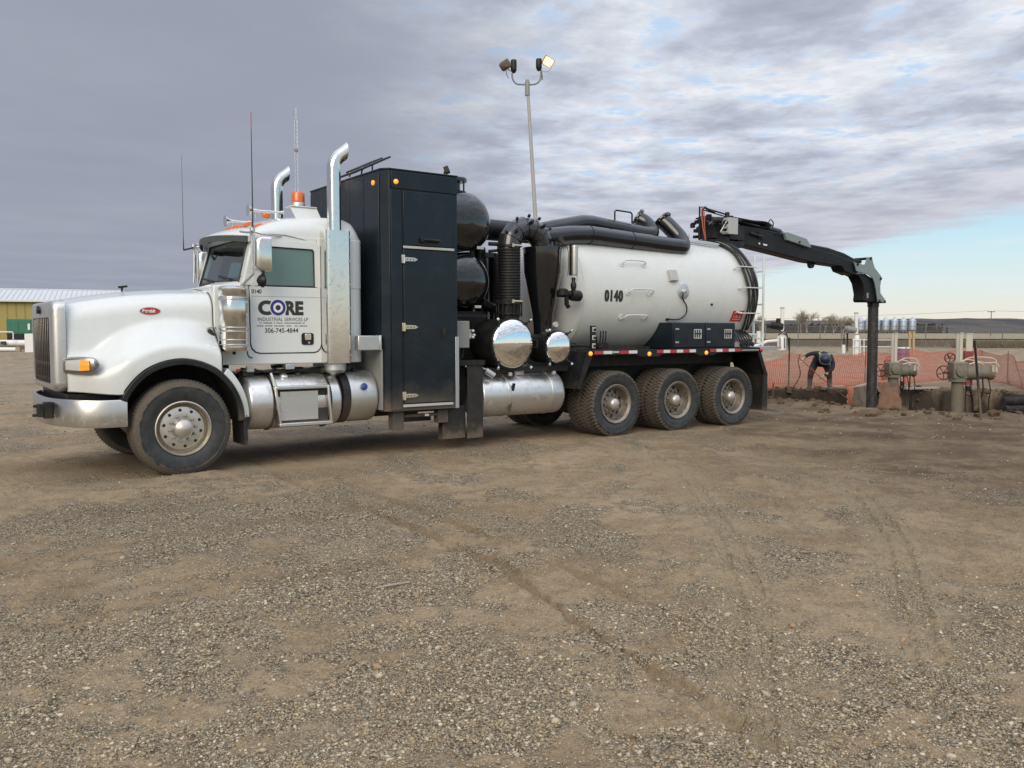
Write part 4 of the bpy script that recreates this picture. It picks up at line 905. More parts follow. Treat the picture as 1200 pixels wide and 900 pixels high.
air_cleaner(lambda m: m); air_cleaner(mir)
def stack(f):
    P = [(1.98, .25, 2.1), (1.98, .25, 3.72)] + [(1.98 + .22 * (1 - math.cos(a)), .25, 3.72 + .22 * math.sin(a)) for a in np.linspace(.12, 1.05, 9)]
    P.append((P[-1][0] + .06, .25, P[-1][2] + .05))
    t = MB().tube(P, .088, 28); d_ = (Vector(P[-1]) - Vector(P[-2])).normalized(); xe = P[-1][0]; L_ = len(t.v)
    for q in range(L_ - 28, L_): p_ = Vector(t.v[q]); p_ += d_ * ((xe - p_.x) / d_.x); t.v[q] = tuple(p_)
    t.f = [f_ for f_ in t.f if len(f_) != 28 or min(f_) < 28]
    # mitre the mouth to a vertical lip
    o = part('exhaust_stack', t, 'chrome', angle=60); e = Vector(P[-1]); d = (e - Vector(P[-2])).normalized()
    mo = MB().add([tuple(Vector(v) - d * .02) for v in t.v[L_ - 28:]], [tuple(range(28))]); part('stack_mouth', f(mo), 'dark', o, angle=0)
    if f is mir:
        o.data = o.data.copy()
        for v in o.data.vertices: v.co.y = 2.5 - v.co.y
        o.data.flip_normals()
    g = MB(); K = 26; R_ = .175; rings = []
    for z in (1.25, 2.93):
        sq_ = lambda c, e_=.42: math.copysign(abs(c) ** e_, c)
        out = [(1.98 + R_ * sq_(math.cos(a)), .27 - R_ * sq_(math.sin(a)), z) for a in np.linspace(-.02, PI + .02, K)]; rings.append(out + [(1.98 + (R_ - .01) * sq_(math.cos(a)), .27 - (R_ - .01) * sq_(math.sin(a)), z) for a in np.linspace(PI + .02, -.02, K)])
    gd = part('heat_guard', f(MB().loft(rings)), 'chrome', angle=30)
    rv = MB()
    for z in np.arange(1.35, 2.9, .30):
        for a in (.35, PI - .35): rv.lathe([(.010, 0), (.008, -.004), (.001, -.006)], (1.98 + (.14 if a < 1 else -.14), .27 - R_ * .998, z), (0, 1, 0), 8)
    part('rivet', f(rv), 'galv', gd)
    part('muffler', f(MB().lathe([(.10, 0), (.14, .04), (.14, 1.0), (.09, 1.08)], (1.98, .27, 1.12), (0, 0, 1), 24)), 'galv')
    return o
stack(lambda m: m); stack(mir)
part('grab_handle', MB().tube([(1.83, .22, 1.45), (1.82, .18, 1.5), (1.82, .18, 2.5), (1.83, .22, 2.55)], .013).tube([(1.88, .235, 1.35), (1.875, .22, 2.6)], .02), 'galv')
part('exhaust_elbow', MB().tube(smooth_path([(1.98, .28, 1.26), (1.98, .30, 1.17), (2.05, .42, 1.12), (2.1, .7, 1.05)], 5), .085, 18), 'alu_plain')

# ---- fuel tank, step, small tank, bracket
def drum(name, s0, s1, y, z, r, mat, parent=truck, dome=.05, n=44, cap0=True):
    return part(name, MB().lathe([(.001, -dome * .6), (r * .6, -dome * .5), (r * .88, -dome * .15), (r * .97, .01), (r, .04), (r, s1 - s0 - .04), (r * .97, s1 - s0 - .01), (r * .88, s1 - s0 + dome * .15), (r * .5, s1 - s0 + dome * .5), (.001, s1 - s0 + dome * .6)], (s0, y, z), (1, 0, 0), n), mat, parent, angle=50)
ft = drum('fuel_tank', .80, 2.00, .425, .775, .335, 'alu')
for s in (1.10, 1.84): part('tank_strap', MB().tube([(s, .425 + .342 * math.cos(a), .775 + .342 * math.sin(a)) for a in np.linspace(.6, 2 * PI - .6 + PI * 0, 30)], .014, 6), 'satin', ft)
part('filler_cap', MB().lathe([(.05, 0), (.05, .03), (.035, .045)], (1.30, .30, 1.075), (0, -.35, .94), 16), 'alu_plain', ft)
st = MB().box(1.10, 1.80, .03, .16, .945, .985).box(1.14, 1.84, .03, .16, .488, .53)
st.beam((1.10, .05, .98), (1.16, .05, .49), .035, .03).beam((1.78, .05, .98), (1.82, .05, .49), .045, .03).beam((1.06, .10, 1.15), (1.12, .06, .96), .03, .03)
step = part('cab_step', st, 'alu_plain', bevel=.008); part('step_panel', MB().box(1.17, 1.66, .085, .095, .56, .915), 'alu', step); part('step_bracket', MB().box(1.12, 1.80, .10, .13, .50, .96), 'chassis', step)
t2 = drum('small_tank', 2.05, 2.52, .435, .800, .335, 'alu_plain', dome=.03); part('tank_band', MB().lathe([(.345, 0), (.345, .10)], (2.02, .435, .80), (1, 0, 0), 40), 'satin', t2)
part('blue_cap', MB().lathe([(.045, 0), (.045, .035), (.03, .045)], (2.31, .135, .93), (0, -.92, .38), 18), 'blue', t2)
part('heat_shield', MB().box(2.20, 2.50, .04, .16, 1.41, 1.60).box(2.50, 2.535, .035, .165, 1.405, 1.605), 'alu_plain', bevel=.01)
part('splash_panel', MB().box(2.53, 2.56, .06, 1.1, .62, 1.42), 'grey', bevel=.006)

# ---- equipment cabinet
S0, S1, ZB, ZT_ = 2.56, 3.67, .60, 3.745
plan = [(S0, .10), (S0 + .08, 0.006), (S1, 0.006), (S1, 2.494), (S0 + .08, 2.494), (S0, 2.40)]
cabn = part('equipment_cabinet', MB().prism(plan, ZB, ZT_, 'z'), 'navy', bevel=.004)
part('cabinet_roof', MB().prism([(S0 - .012, .09), (S0 + .075, -.008), (S1 + .01, -.008), (S1 + .01, 2.508), (S0 + .075, 2.508), (S0 - .012, 2.41)], ZT_ + .001, ZT_ + .022, 'z'), 'navy', cabn, bevel=.006)
for z0, z1, nm in ((2.785, 3.49, 'upper_door'), (.70, 2.735, 'lower_door')):
    d = part(nm, MB().box(2.835, 3.60, -.012, .004, z0, z1), 'navy', cabn, bevel=.006)
    part('door_gap', MB().box(2.825, 3.61, .0015, .0058, z0 - .01, z1 + .01), 'dark', cabn, angle=0)
part('header_panel', MB().box(2.66, 3.665, -.010, .004, 3.51, 3.735), 'navy', cabn, bevel=.006); part('corner_panel', MB().box(2.655, 2.815, -.006, .004, .62, 3.49), 'navy', cabn, bevel=.005)
part('door_strip', MB().box(2.825, 3.605, -.028, -.012, 2.742, 2.775), 'lightgrey', cabn, bevel=.004); part('sill_strip', MB().box(2.815, 3.585, -.022, -.004, .65, .685), 'lightgrey', cabn, bevel=.004)
part('corner_angle', MB().box(3.625, 3.682, -.016, .0055, .60, 1.58), 'galv', cabn, bevel=.003)
for k, yy in enumerate((.13, .585, 1.04, 1.495, 1.95)): part('front_panel', MB().box(S0 - .012, S0 + .002, yy, yy + .435, 1.5, 3.70), 'navy', cabn, bevel=.006)
def hinge(z, mat):
    h = part('hinge', MB().box(2.80, 2.835, -.032, -.004, z - .055, z + .055).prism([(2.84, z - .028), (3.0, z - .024), (3.045, z), (3.0, z + .024), (2.84, z + .028)], -.024, -.0125).cyl((2.838, -.026, z - .055), (2.838, -.026, z + .055), .012), mat, cabn, bevel=.003)
    part('hinge_bolt', join(*[MB().lathe([(.008, 0), (.006, -.008)], (x, -.024, z), (0, 1, 0), 8) for x in (2.885, 2.93, 2.975)]), 'satin', cabn)
hinge(2.60, 'alu_plain'); hinge(1.71, 'brass'); hinge(.80, 'brass')
part('latch', MB().box(3.08, 3.17, -.06, -.012, 2.83, 2.89).tube([(3.12, -.055, 2.86), (3.18, -.06, 2.865), (3.36, -.055, 2.86)], .022, 8).box(3.09, 3.36, -.03, -.012, 2.835, 2.85), 'satin', cabn, bevel=.004)
part('paddle_latch', MB().prism(rrect(3.40, 3.475, 1.55, 1.72, .015), -.022, -.011), 'satin', cabn); part('paddle', MB().prism(rrect(3.42, 3.455, 1.60, 1.70, .012), -.034, -.02), 'cable', cabn)
part('side_marker', MB().lathe([(.034, 0), (.032, -.02), (.018, -.034), (.001, -.038)], (2.73, -.004, 3.595), (0, 1, 0), 18), 'amber_lit', cabn); part('front_marker', MB().lathe([(.034, 0), (.032, -.02), (.001, -.034)], (S0 - .008, .27, 3.60), (1, 0, 0), 18), 'amber_lit', cabn)
def slab(c, l, w, t, ry):
    m = MB().box(-l / 2, l / 2, -w / 2, w / 2, -t / 2, t / 2); q = Matrix.Rotation(ry, 3, 'Y'); m.v = [tuple(q @ Vector(v) + Vector(c)) for v in m.v]; return m
part('roof_panel', slab((2.78, 1.0, 3.935), .62, .5, .025, -.46), 'satin', cabn, bevel=.006); part('roof_panel', slab((2.92, 1.3, 4.02), .42, .42, .025, -.46), 'satin', cabn, bevel=.006)
part('panel_support', MB().cyl((2.72, 1.0, 3.76), (2.75, 1.0, 3.93), .015).cyl((2.95, 1.1, 3.76), (2.95, 1.1, 4.03), .015).cyl((2.55, 1.0, 3.76), (2.56, 1.0, 3.84), .012), 'galv', cabn)
def work_lamp(c, d, parent, r=.055):
    c = Vector(c); d = Vector(d).normalized(); m = MB().beam(c, c + d * .07, r * 2, r * 1.7, (0, 0, 1)); m.cyl(c - Vector((0, 0, .10)), c, .012)
    return part('work_lamp', m, 'satin', parent, bevel=.008)
work_lamp((3.62, .25, 3.86), (.7, -.5, .35), cabn)
fr2 = MB().box(2.70, 2.86, .06, .20, .34, .60).box(2.86, 3.55, .10, .16, .50, .54).box(2.9, 3.5, .45, .55, .40, .46).box(3.40, 3.56, .08, .2, .40, .585).box(2.86, 3.5, .3, .34, .545, .58)
part('under_step', fr2, 'chassis', cabn, bevel=.004); part('step_reflector', MB().box(3.20, 3.26, .085, .098, .505, .535), 'tape_white', cabn)
part('skirt_panel', MB().box(3.55, 3.98, .30, .33, .14, 1.24), 'flap'); fp = part('mudflap', MB().box(3.88, 4.14, .08, .105, .15, 1.20).box(3.50, 3.86, .12, .15, .16, .62), 'flap', bevel=.006)
part('flap_bracket', MB().box(3.68, 4.16, .06, .30, 1.18, 1.25), 'satin')

# ---- vertical plumbing between cabinet and tank
def cross_drum(s, z, r, y0, y1, mat, dome=.16, name='silencer'):
    prof = [(.001, -dome), (r * .35, -dome * .92), (r * .62, -dome * .74), (r * .82, -dome * .48), (r * .94, -dome * .2), (r, 0), (r, .02), (r * 1.012, .02), (r * 1.012, .04), (r, .04), (r, y1 - y0)]
    return part(name, MB().lathe(prof, (s, y0, z), (0, 1, 0), 56), mat, angle=35)
sA = cross_drum(4.17, 3.235, .415, .55, 2.3, 'drum_black'); sB = cross_drum(4.16, 2.385, .375, .52, 2.3, 'drum_black')
part('vent_cap', MB().lathe([(.12, 0), (.12, .10), (.09, .12), (.06, .12), (.06, .24)], (4.24, .95, 3.62), (0, 0, 1), 24).lathe([(.16, 0), (.165, .03), (.15, .06), (.001, .065)], (4.24, .95, 3.86), (0, 0, 1), 24), 'black')
vp = MB()
for k in range(6): vp.cyl((4.24 + .13 * math.cos(k * PI / 3), .95 + .13 * math.sin(k * PI / 3), 3.70), (4.24 + .13 * math.cos(k * PI / 3), .95 + .13 * math.sin(k * PI / 3), 3.87), .010, n=6)
vp.lathe([(.15, 0), (.15, .02)], (4.24, .95, 3.70), (0, 0, 1), 20); part('vent_post', vp, 'satin')
part('data_plate', MB().box(4.28, 4.40, .44, .455, 2.84, 2.885), 'lightgrey', sA, bevel=.005); part('data_plate', MB().box(4.24, 4.35, .44, .455, 1.99, 2.03), 'lightgrey', sB, bevel=.005)
pl = MB()
part('blower_silencer', MB().lathe([(.2, 0), (.42, .06), (.42, 1.72), (.2, 1.80)], (4.92, 1.5, 1.15), (0, 0, 1), 32), 'drum_black')
pl.tube([(4.5, .9, 3.2), (4.9, .95, 3.2), (5.6, 1.0, 3.2)], .16, 18); pl.tube([(4.05, .7, 2.85), (4.05, .7, 2.70)], .05); pl.tube([(4.3, .62, 2.86), (4.3, .62, 2.72), (4.36, .62, 2.60)], .035)
pl.tube([(4.55, .8, 2.9), (4.62, .8, 2.4), (4.62, .85, 1.8)], .09, 14); pl.tube([(3.9, .75, 2.0), (3.9, .75, 1.2)], .12, 14); pl.box(3.72, 4.6, .7, 1.9, 1.25, 1.95); pl.box(3.72, 4.1, .55, .60, 1.80, 1.86)
pl.box(3.70, 4.5, .50, .56, 1.86, 1.90); pl.tube([(4.45, .62, 2.1), (4.7, .70, 2.0), (5.0, .8, 2.0)], .07, 12); pl.box(4.45, 4.6, .48, .60, 2.74, 2.80)
pl.tube([(4.6, .62, 2.95), (4.78, .58, 2.95)], .03).tube([(4.6, .62, 2.84), (4.78, .58, 2.86)], .022)
part('air_ducting', pl, 'satin')
part('pipe_clamp', MB().lathe([(.112, 0), (.112, .03)], (4.49, .9, 3.2), (1, 0, 0), 18), 'satin')
part('control_box', MB().box(3.74, 3.98, .18, .34, 1.42, 1.80), 'grey', bevel=.01); part('control_knobs', join(*[MB().lathe([(.022, 0), (.022, -.06), (.012, -.07)], (3.99 + dx, .22, z), (-.2, 1, 0), 10) for dx, z in ((.03, 1.66), (.05, 1.60), (.03, 1.57))]).box(3.96, 4.02, .2, .3, 1.55, 1.68), 'galv')
part('loose_cable', MB().tube(smooth_path([(3.95, .30, 1.42), (3.92, .28, 1.30), (3.82, .25, 1.22), (3.80, .22, 1.12)], 5), .008), 'cable')
# corrugated hose, five-piece elbow, cyclone
hz_ = [(.155, 0)]; z = 0
for k in range(19): hz_ += [(.172, z + .012), (.172, z + .028), (.158, z + .036), (.158, z + .040)]; z += .0415
part('corrugated_hose', MB().lathe(hz_ + [(.165, z)], (4.885, .50, 2.10), (0, 0, 1), 32), 'hoseblack', angle=30)
part('hose_clamp', MB().lathe([(.18, 0), (.18, .035)], (4.885, .5, 2.90), (0, 0, 1), 28), 'satin'); part('hose_clamp', MB().lathe([(.18, 0), (.18, .035)], (4.885, .5, 2.08), (0, 0, 1), 28), 'satin')
for z in (2.918, 2.098): part('clamp_bolt', MB().cyl((4.82, .315, z), (4.99, .315, z), .016, n=8).box(4.80, 4.84, .30, .335, z - .025, z + .025), 'brass')
cg = MB().lathe([(.20, 0), (.20, .025)], (4.885, .50, 1.905), (0, 0, 1), 28).lathe([(.20, 0), (.20, .025)], (4.885, .5, 2.055), (0, 0, 1), 28).lathe([(.15, 0), (.15, .35)], (4.885, .50, 1.78), (0, 0, 1), 28)
for k in range(14): a = 2 * PI * k / 14; cg.cyl((4.885 + .19 * math.cos(a), .5 + .19 * math.sin(a), 1.87), (4.885 + .19 * math.cos(a), .5 + .19 * math.sin(a), 2.12), .011, n=6)
part('flange_coupling', cg, 'satin')
def elbow(cx, y, cz, br, r, a0, a1, seg, name):
    rings = []; n = 24; A = [R(a0 + (a1 - a0) * i / seg) for i in range(seg + 1)]
    for i, a in enumerate(A):
        f_ = 1 / math.cos(R(abs(a1 - a0) / seg / 2)) if 0 < i < seg else 1
        rings.append([(cx + (br * f_ + r * math.cos(t)) * math.cos(a), y + r * math.sin(t), cz + (br * f_ + r * math.cos(t)) * math.sin(a)) for t in np.linspace(0, 2 * PI, n + 1)[:-1]])
    o = part(name, MB().loft(rings), 'duct', angle=18); sm_ = MB()
    for a in A[1:-1]: sm_.tube([(cx + (br + (r + .004) * math.cos(t)) * math.cos(a), y + (r + .004) * math.sin(t), cz + (br + (r + .004) * math.cos(t)) * math.sin(a)) for t in np.linspace(0, 2 * PI, n + 1)[:-1]], .006, 5, True)
    part('weld_seam', sm_, 'satin', o); return o
elb = elbow(5.21, .52, 2.875, .325, .175, 180, -5, 7, 'duct_elbow')
wn = MB()
for a in (150, 118, 92, 70, 42): c_, s_ = math.cos(R(a)), math.sin(R(a)); wn.cyl((5.21 + .49 * c_, .43, 2.875 + .49 * s_), (5.21 + .525 * c_, .40, 2.875 + .525 * s_), .022, n=8)
for a in (140, 95, 62, 25): c_, s_ = math.cos(R(a)), math.sin(R(a)); wn.cyl((5.21 + .39 * c_, .36, 2.875 + .39 * s_), (5.21 + .42 * c_, .29, 2.875 + .42 * s_), .028, n=8)
part('wing_nut', wn, 'satin', elb)
cyc = part('cyclone', MB().lathe([(.14, 0), (.15, .30), (.165, .50), (.295, 1.16), (.305, 1.50), (.312, 1.50), (.312, 1.53), (.001, 1.535)], (5.53, .52, 1.40), (0, 0, 1), 48), 'drum_black', angle=30)
work_lamp((5.66, .28, 3.03), (.55, -.5, .55), cyc, .05); part('lamp_cable', MB().tube(smooth_path([(5.70, .27, 3.0), (5.80, .25, 2.92), (5.82, .25, 2.70), (5.80, .24, 2.50)], 5), .006), 'cable', cyc)
gau = part('filter_bowl', MB().lathe([(.05, 0), (.055, .02), (.055, .42), (.062, .42), (.062, .45), (.02, .46)], (5.83, .12, 2.50), (0, 0, 1), 20), 'alu_plain'); part('bowl_bracket', MB().box(5.76, 5.785, .12, .16, 2.50, 2.96).box(5.765, 5.89, .11, .15, 2.945, 2.965), 'satin', gau)
part('relief_valve', MB().lathe([(.03, 0), (.045, .04), (.045, .10), (.03, .12), (.03, .19)], (5.83, .14, 2.28), (0, 0, 1), 14).lathe([(.075, 0), (.085, .02), (.085, .16), (.07, .18)], (5.78, .14, 2.20), (1, 0, -.05), 20).lathe([(.085, 0), (.085, .08), (.05, .1)], (5.64, .16, 2.2), (0, 0, 1), 16).cyl((5.60, .25, 2.22), (5.86, .14, 2.22), .05), 'satin')
part('pipe_stub', MB().tube([(5.70, .15, 2.20), (5.70, .14, 2.06), (5.74, .14, 2.02)], .035, 10), 'satin')
# polished inspection lids on two horizontal drums
def lid(s, z, r, y, depth, nm):
    d = part(nm, MB().lathe([(r * 1.01, 0), (r * 1.06, .0), (r * 1.06, .03), (r * 1.02, .04), (r * 1.02, depth)], (s, y, z), (0, 1, 0), 52, True, True), 'satin', angle=35)
    prof = [(r, 0.002), (r * 1.0, -.006)] + [(r * math.cos(t), -.006 - r * .27 * math.sin(t)) for t in np.linspace(.1, PI / 2, 14)]
    part('polished_lid', MB().lathe(prof, (s, y, z), (0, 1, 0), 72, False, True), 'polished', d, angle=70)
    m = MB(); g = MB()
    for a in (50, 130, 230, 310):
        c_, s_ = math.cos(R(a)), math.sin(R(a)); p = Vector((s + c_ * r * 1.05, y - .01, z + s_ * r * 1.05)); q = Vector((s + c_ * (r * 1.05 + .07), y - .06, z + s_ * (r * 1.05 + .07))); m.cyl(p, q, .013, n=8); m.cyl(p - Vector((0, .0, 0)), p + Vector((0, .05, 0)), .03, n=10); g.cyl(q, q + (q - p).normalized() * .03, .02, n=8)
    for sg in (-1, 1):
        x = s + sg * (r * 1.04); m.tube([(x, y - .0, z + .055), (x + sg * .03, y - .07, z + .055), (x + sg * .03, y - .07, z - .055), (x, y, z - .055)], .009, 6)
    part('lid_clamp', m, 'satin', d); part('clamp_tip', g, 'galv', d); return d
l1 = lid(4.68, 1.475, .355, .13, 1.3, 'filter_drum'); l2 = lid(5.53, 1.415, .237, .13, .5, 'drop_out_drum')
part('pressure_gauge', MB().lathe([(.042, .02), (.045, -.01), (.04, -.02)], (5.50, .16, 1.755), (0, 1, 0), 18), 'lightgrey', l2); part('sight_lens', MB().lathe([(.025, .02), (.027, -.01), (.02, -.02)], (5.33, .15, 1.66), (0, 1, 0), 14), 'galv', l2)
part('drain_valve', MB().cyl((4.22, .14, 1.10), (4.34, .1, 1.02), .045, n=12).tube([(4.12, .14, 1.15), (4.30, .10, 1.08)], .012), 'galv', l1)
part('drum_cradle', MB().box(4.2, 5.9, .35, .9, 1.04, 1.12), 'chassis')
wt = drum('water_tank', 4.17, 5.66, .425, .72, .318, 'alu', dome=.04)
wt2 = copy_tree(wt, truck); wt2.location = (0, 1.65, 0); ft2 = copy_tree(ft, truck); ft2.location = (0, 1.65, 0); t22 = copy_tree(t2, truck); t22.location = (0, 1.65, 0)  # far-side tanks, added to keep light from passing under the truck
part('far_light_blocker', MB().box(2.7, 4.1, 1.9, 2.48, .35, 1.2), 'satin')  # plain box added on the far side to block light under the chassis
for s in (4.62, 5.42):
    part('tank_strap', MB().lathe([(.325, 0), (.325, .035)], (s, .425, .72), (1, 0, 0), 44), 'alu_plain', wt); part('strap_bolt', MB().lathe([(.028, 0), (.028, -.05)], (s + .02, .14, 1.035), (.3, 1, 0), 10), 'galv', wt)
part('tank_neck', MB().lathe([(.09, 0), (.09, .05)], (4.93, .34, 1.02), (0, -.2, 1), 20), 'alu_plain', wt); part('brace_plate', MB().beam((4.70, .112, .90), (4.62, .14, .46), .05, .008, (0, 1, 0)), 'satin', wt)

# ---- vacuum tank
TS0, TS1, TR_, TZ, TY = 6.12, 10.10, 1.0, 2.28, 1.25
prof = [(.001, -.30), (.3, -.285), (.6, -.235), (.8, -.165), (.92, -.09), (.98, -.03), (1.0, .02)] + [(1.0, x) for x in np.linspace(.3, TS1 - TS0, 9)] + [(1.0, TS1 - TS0 + .02)]
tank = part('tank', MB().lathe(prof, (TS0, TY, TZ), (1, 0, 0), 96), 'white_tank', angle=35)
part('weld_seam', join(*[MB().tube([(s, TY + 1.002 * math.cos(a), TZ + 1.002 * math.sin(a)) for a in np.linspace(0, 2 * PI, 65)[:-1]], .006, 5, True) for s in (TS0 + .02, 8.03)]), 'white_tank', tank)
part('rear_flange', MB().lathe([(1.0, .0), (1.035, .0), (1.035, .05), (1.0, .05)], (TS1, TY, TZ), (1, 0, 0), 80), 'white_tank', tank, angle=30)
rd = part('rear_door', MB().lathe([(1.035, 0), (1.035, .05), (.96, .06), (.85, .14), (.6, .22), (.3, .26), (.001, .27)], (TS1 + .056, TY, TZ), (1, 0, 0), 80), 'white_tank', angle=35)
def on_tank(s, z, off=0.0): return (s, TY - math.sqrt(max(0, (TR_ + off) ** 2 - (z - TZ) ** 2)), z)
for i_, dx_ in enumerate((-.009, 0, .009)): text_mesh('lettering', '0140', .245, 'print', tank, lambda x, y: on_tank(6.56 + dx_ + x, 2.135 + y, .004 + .001 * i_), bold=.006, xs=.68, space=1.18)
def tank_rail(s0, s1, z, sag=0.0):
    a, b = on_tank(s0, z, .0), on_tank(s1, z, .0); m = MB(); o_ = .075
    m.tube(smooth_path([on_tank(s0, z - .05, 0), on_tank(s0 + .01, z - .02, o_), on_tank(s0 + .07, z + .012, o_ + .01), on_tank(s1 - .07, z + .012, o_ + .01), on_tank(s1 - .01, z - .02, o_), on_tank(s1, z - .05, 0)], 4), .012, 8); return m
r1_ = part('tank_handle', tank_rail(7.0, 7.49, 2.79), 'white_tank', tank); r2_ = part('tank_handle', tank_rail(7.04, 7.56, 2.32), 'white_tank', tank); r3_ = part('tank_handle', tank_rail(6.98, 7.50, 1.90), 'white_tank', tank)
pads = MB()
for s, z in ((6.98, 1.88), (7.48, 1.88), (7.0, 2.74), (7.49, 2.74), (7.04, 2.28), (7.5, 2.28)): p = Vector(on_tank(s, z)); n = (p - Vector((s, TY, TZ))).normalized(); pads.lathe([(.05, -.01), (.05, .012)], p, n, 16)
part('handle_pad', pads, 'white_tank', tank)
p = Vector(on_tank(8.07, 2.575)); n = (p - Vector((8.07, TY, TZ))).normalized(); up = Vector((0, -n.z, n.y)) * -1 if n.y > 0 else Vector((0, n.z, -n.y)) * -1
up = Vector((1, 0, 0)).cross(n); up = up if up.z > 0 else -up
def tbox(s0, s1, zc, h, off0, off1):
    p = Vector(on_tank(0, zc)); p.x = 0; n = (p - Vector((0, TY, TZ))).normalized(); u = Vector((1, 0, 0)).cross(n); u = u if u.z > 0 else -u; q = []
    for dz in (-h / 2, h / 2):
        for s, o in ((s0, off0), (s1, off0), (s1, off1), (s0, off1)): q.append(p + Vector((s, 0, 0)) + u * dz + n * o)
    return MB().hexa(q)
part('gauge_box', tbox(7.99, 8.16, 2.575, .19, -.02, .07), 'lightgrey', tank, bevel=.008)
p = Vector(on_tank(8.31, 2.335)); n = (p - Vector((8.31, TY, TZ))).normalized()
part('sight_port', MB().lathe([(.135, -.02), (.135, .012), (.12, .02), (.001, .022)], p, n, 32), 'alu_plain', tank, angle=30); part('port_valve', MB().cyl(p, p + n * .10, .03, n=10).cyl(p + n * .08 + Vector((-.08, 0, -.03)), p + n * .08 + Vector((.05, 0, .02)), .016, n=8), 'alu_plain', tank)
part('port_cable', MB().tube(smooth_path([tuple(p + n * .08 + Vector((-.07, 0, -.02))), on_tank(8.27, 2.20, .04), on_tank(8.38, 2.08, .04), on_tank(8.40, 1.95, .04), on_tank(8.28, 1.86, .04), on_tank(8.05, 1.855, .03)], 6), .011, 8), 'satin', tank)
part('cable_gland', MB().lathe([(.025, 0), (.02, .05)], on_tank(8.02, 1.855, -.01), (.3, -1, 0), 10), 'satin', tank); part('tank_plug', MB().lathe([(.022, 0), (.018, .03)], on_tank(9.03, 2.12, -.005), (0, -1, 0), 10), 'satin', tank)
sg_ = MB().add([on_tank(9.60 + x, z, .006) for x, z in ((0, 1.83), (.30, 1.83), (.33, 2.02), (.03, 2.02))], [(0, 1, 2, 3)]); part('warning_sign', sg_, 'redsign', tank, angle=0)
text_mesh('lettering', 'WARNING', .055, 'whiteprint', tank, lambda x, y: on_tank(9.665 + x, 1.965 + y, .009), xs=.72)
sl2 = MB()
for k in range(3):
    for q in range(5): x0 = 9.66 + q * .042 + .01 * k * (q % 2); sl2.add([on_tank(x0 + x, 1.86 + .03 * k + z, .009) for x, z in ((0, 0), (.03, 0), (.03, .009), (0, .009))], [(0, 1, 2, 3)])
part('small_print', sl2, 'whiteprint', tank, angle=0)
# hydraulic hoses that follow the rear rim
cols = ['cable', 'hose_grey', 'satin', 'hose_grey', 'cable', 'cable', 'hose_grey', 'satin', 'cable', 'hose_grey']
for k, mt in enumerate(cols):
    rad = 1.05 + .012 * (k % 3) + rng.uniform(0, .02); s = 9.93 + .026 * k; pts = []
    for a in np.linspace(96 - 2 * (k % 3), 214, 22): pts.append((s + .02 * math.sin(a * .11 + k) + .05 * sm(a, 190, 214) * (5 - k) * .3, TY + rad * math.cos(R(a)), TZ + rad * math.sin(R(a))))
    part('hydraulic_hose', MB().tube(pts, .017 + .006 * (k % 3 == 0), 8), mt)
for a in (151, 172, 196):
    c_, s_ = math.cos(R(a)), math.sin(R(a)); part('hose_bracket', MB().beam((9.72, TY + 1.0 * c_, TZ + 1.0 * s_), (9.74, TY + 1.10 * c_, TZ + 1.10 * s_), .03, .03).beam((9.72, TY + 1.10 * c_, TZ + 1.10 * s_), (10.24, TY + 1.10 * c_, TZ + 1.10 * s_), .03, .02), 'white_tank', bevel=.004)
ct = MB()
for k in range(7): ct.tube(smooth_path([(9.75 + .06 * k, .35 + .02 * k, 1.68), (9.72 + .07 * k, .28, 1.52), (9.80 + .05 * k, .22 + .02 * k, 1.44), (9.9 + .02 * k, .35, 1.38)], 4), .014)
for k in range(5): ct.lathe([(.035, 0), (.045, .02), (.03, .05)], (9.8 + .07 * k, .20, 1.42 + .02 * (k % 2)), (0, 1, 0), 10)
part('hose_couplings', ct, 'satin'); part('hose_manifold', MB().box(9.65, 10.1, .28, .5, 1.37, 1.45), 'lightgrey', bevel=.006)
# ladder
lad = MB()
for y in (.355, .57): lad.beam((10.53, y, 1.38), (10.53, y, 3.06), .035, .035, (1, 0, 0))
ld = part('ladder', lad, 'white', bevel=.006)
for z in (1.52, 1.84, 2.15, 2.46, 2.76): part('ladder_rung', MB().cyl((10.53, .36, z), (10.53, .57, z), .016, n=8), 'white', ld)
part('ladder_bracket', MB().beam((10.10, .52, 1.60), (10.53, .52, 1.60), .03, .03).beam((10.10, .52, 2.62), (10.53, .52, 2.62), .03, .03), 'white', ld)
part('rear_platform', MB().box(10.1, 10.75, .10, 2.4, 1.33, 1.37), 'galv')
part('rear_horn_lamp', MB().lathe([(.06, 0), (.065, .05), (.04, .12)], (10.16, .66, 3.02), (.9, -.3, .15), 14).cyl((10.1, .72, 2.95), (10.2, .66, 3.03), .02), 'satin')

# ---- skirt over the rear wheels, tape, lamps, tool boxes
dips = [(6.0, 1.36), (10.0, 1.36), (10.0, 1.285), (9.0, 1.275)]
sk = [(5.98, 1.365), (10.02, 1.365), (10.02, 1.29), (8.92, 1.285), (8.80, 1.245), (8.46, 1.245), (8.34, 1.285), (7.62, 1.285), (7.50, 1.245), (7.12, 1.245), (6.99, 1.285), (6.10, 1.285), (5.98, 1.30)]
skt = part('wheel_skirt', MB().prism(sk, -.006, .02), 'satin', bevel=.004)
part('skirt_top', MB().box(5.98, 10.02, .015, .72, 1.30, 1.33).hexa([(5.79, .0, .78), (5.83, .0, .78), (5.83, .70, .78), (5.79, .70, .78), (5.98, .0, 1.34), (6.02, .0, 1.34), (6.02, .70, 1.34), (5.98, .70, 1.34)]).prism([(5.79, .78), (5.86, .78), (6.10, 1.29), (5.98, 1.34)], -.004, .02), 'satin', skt)
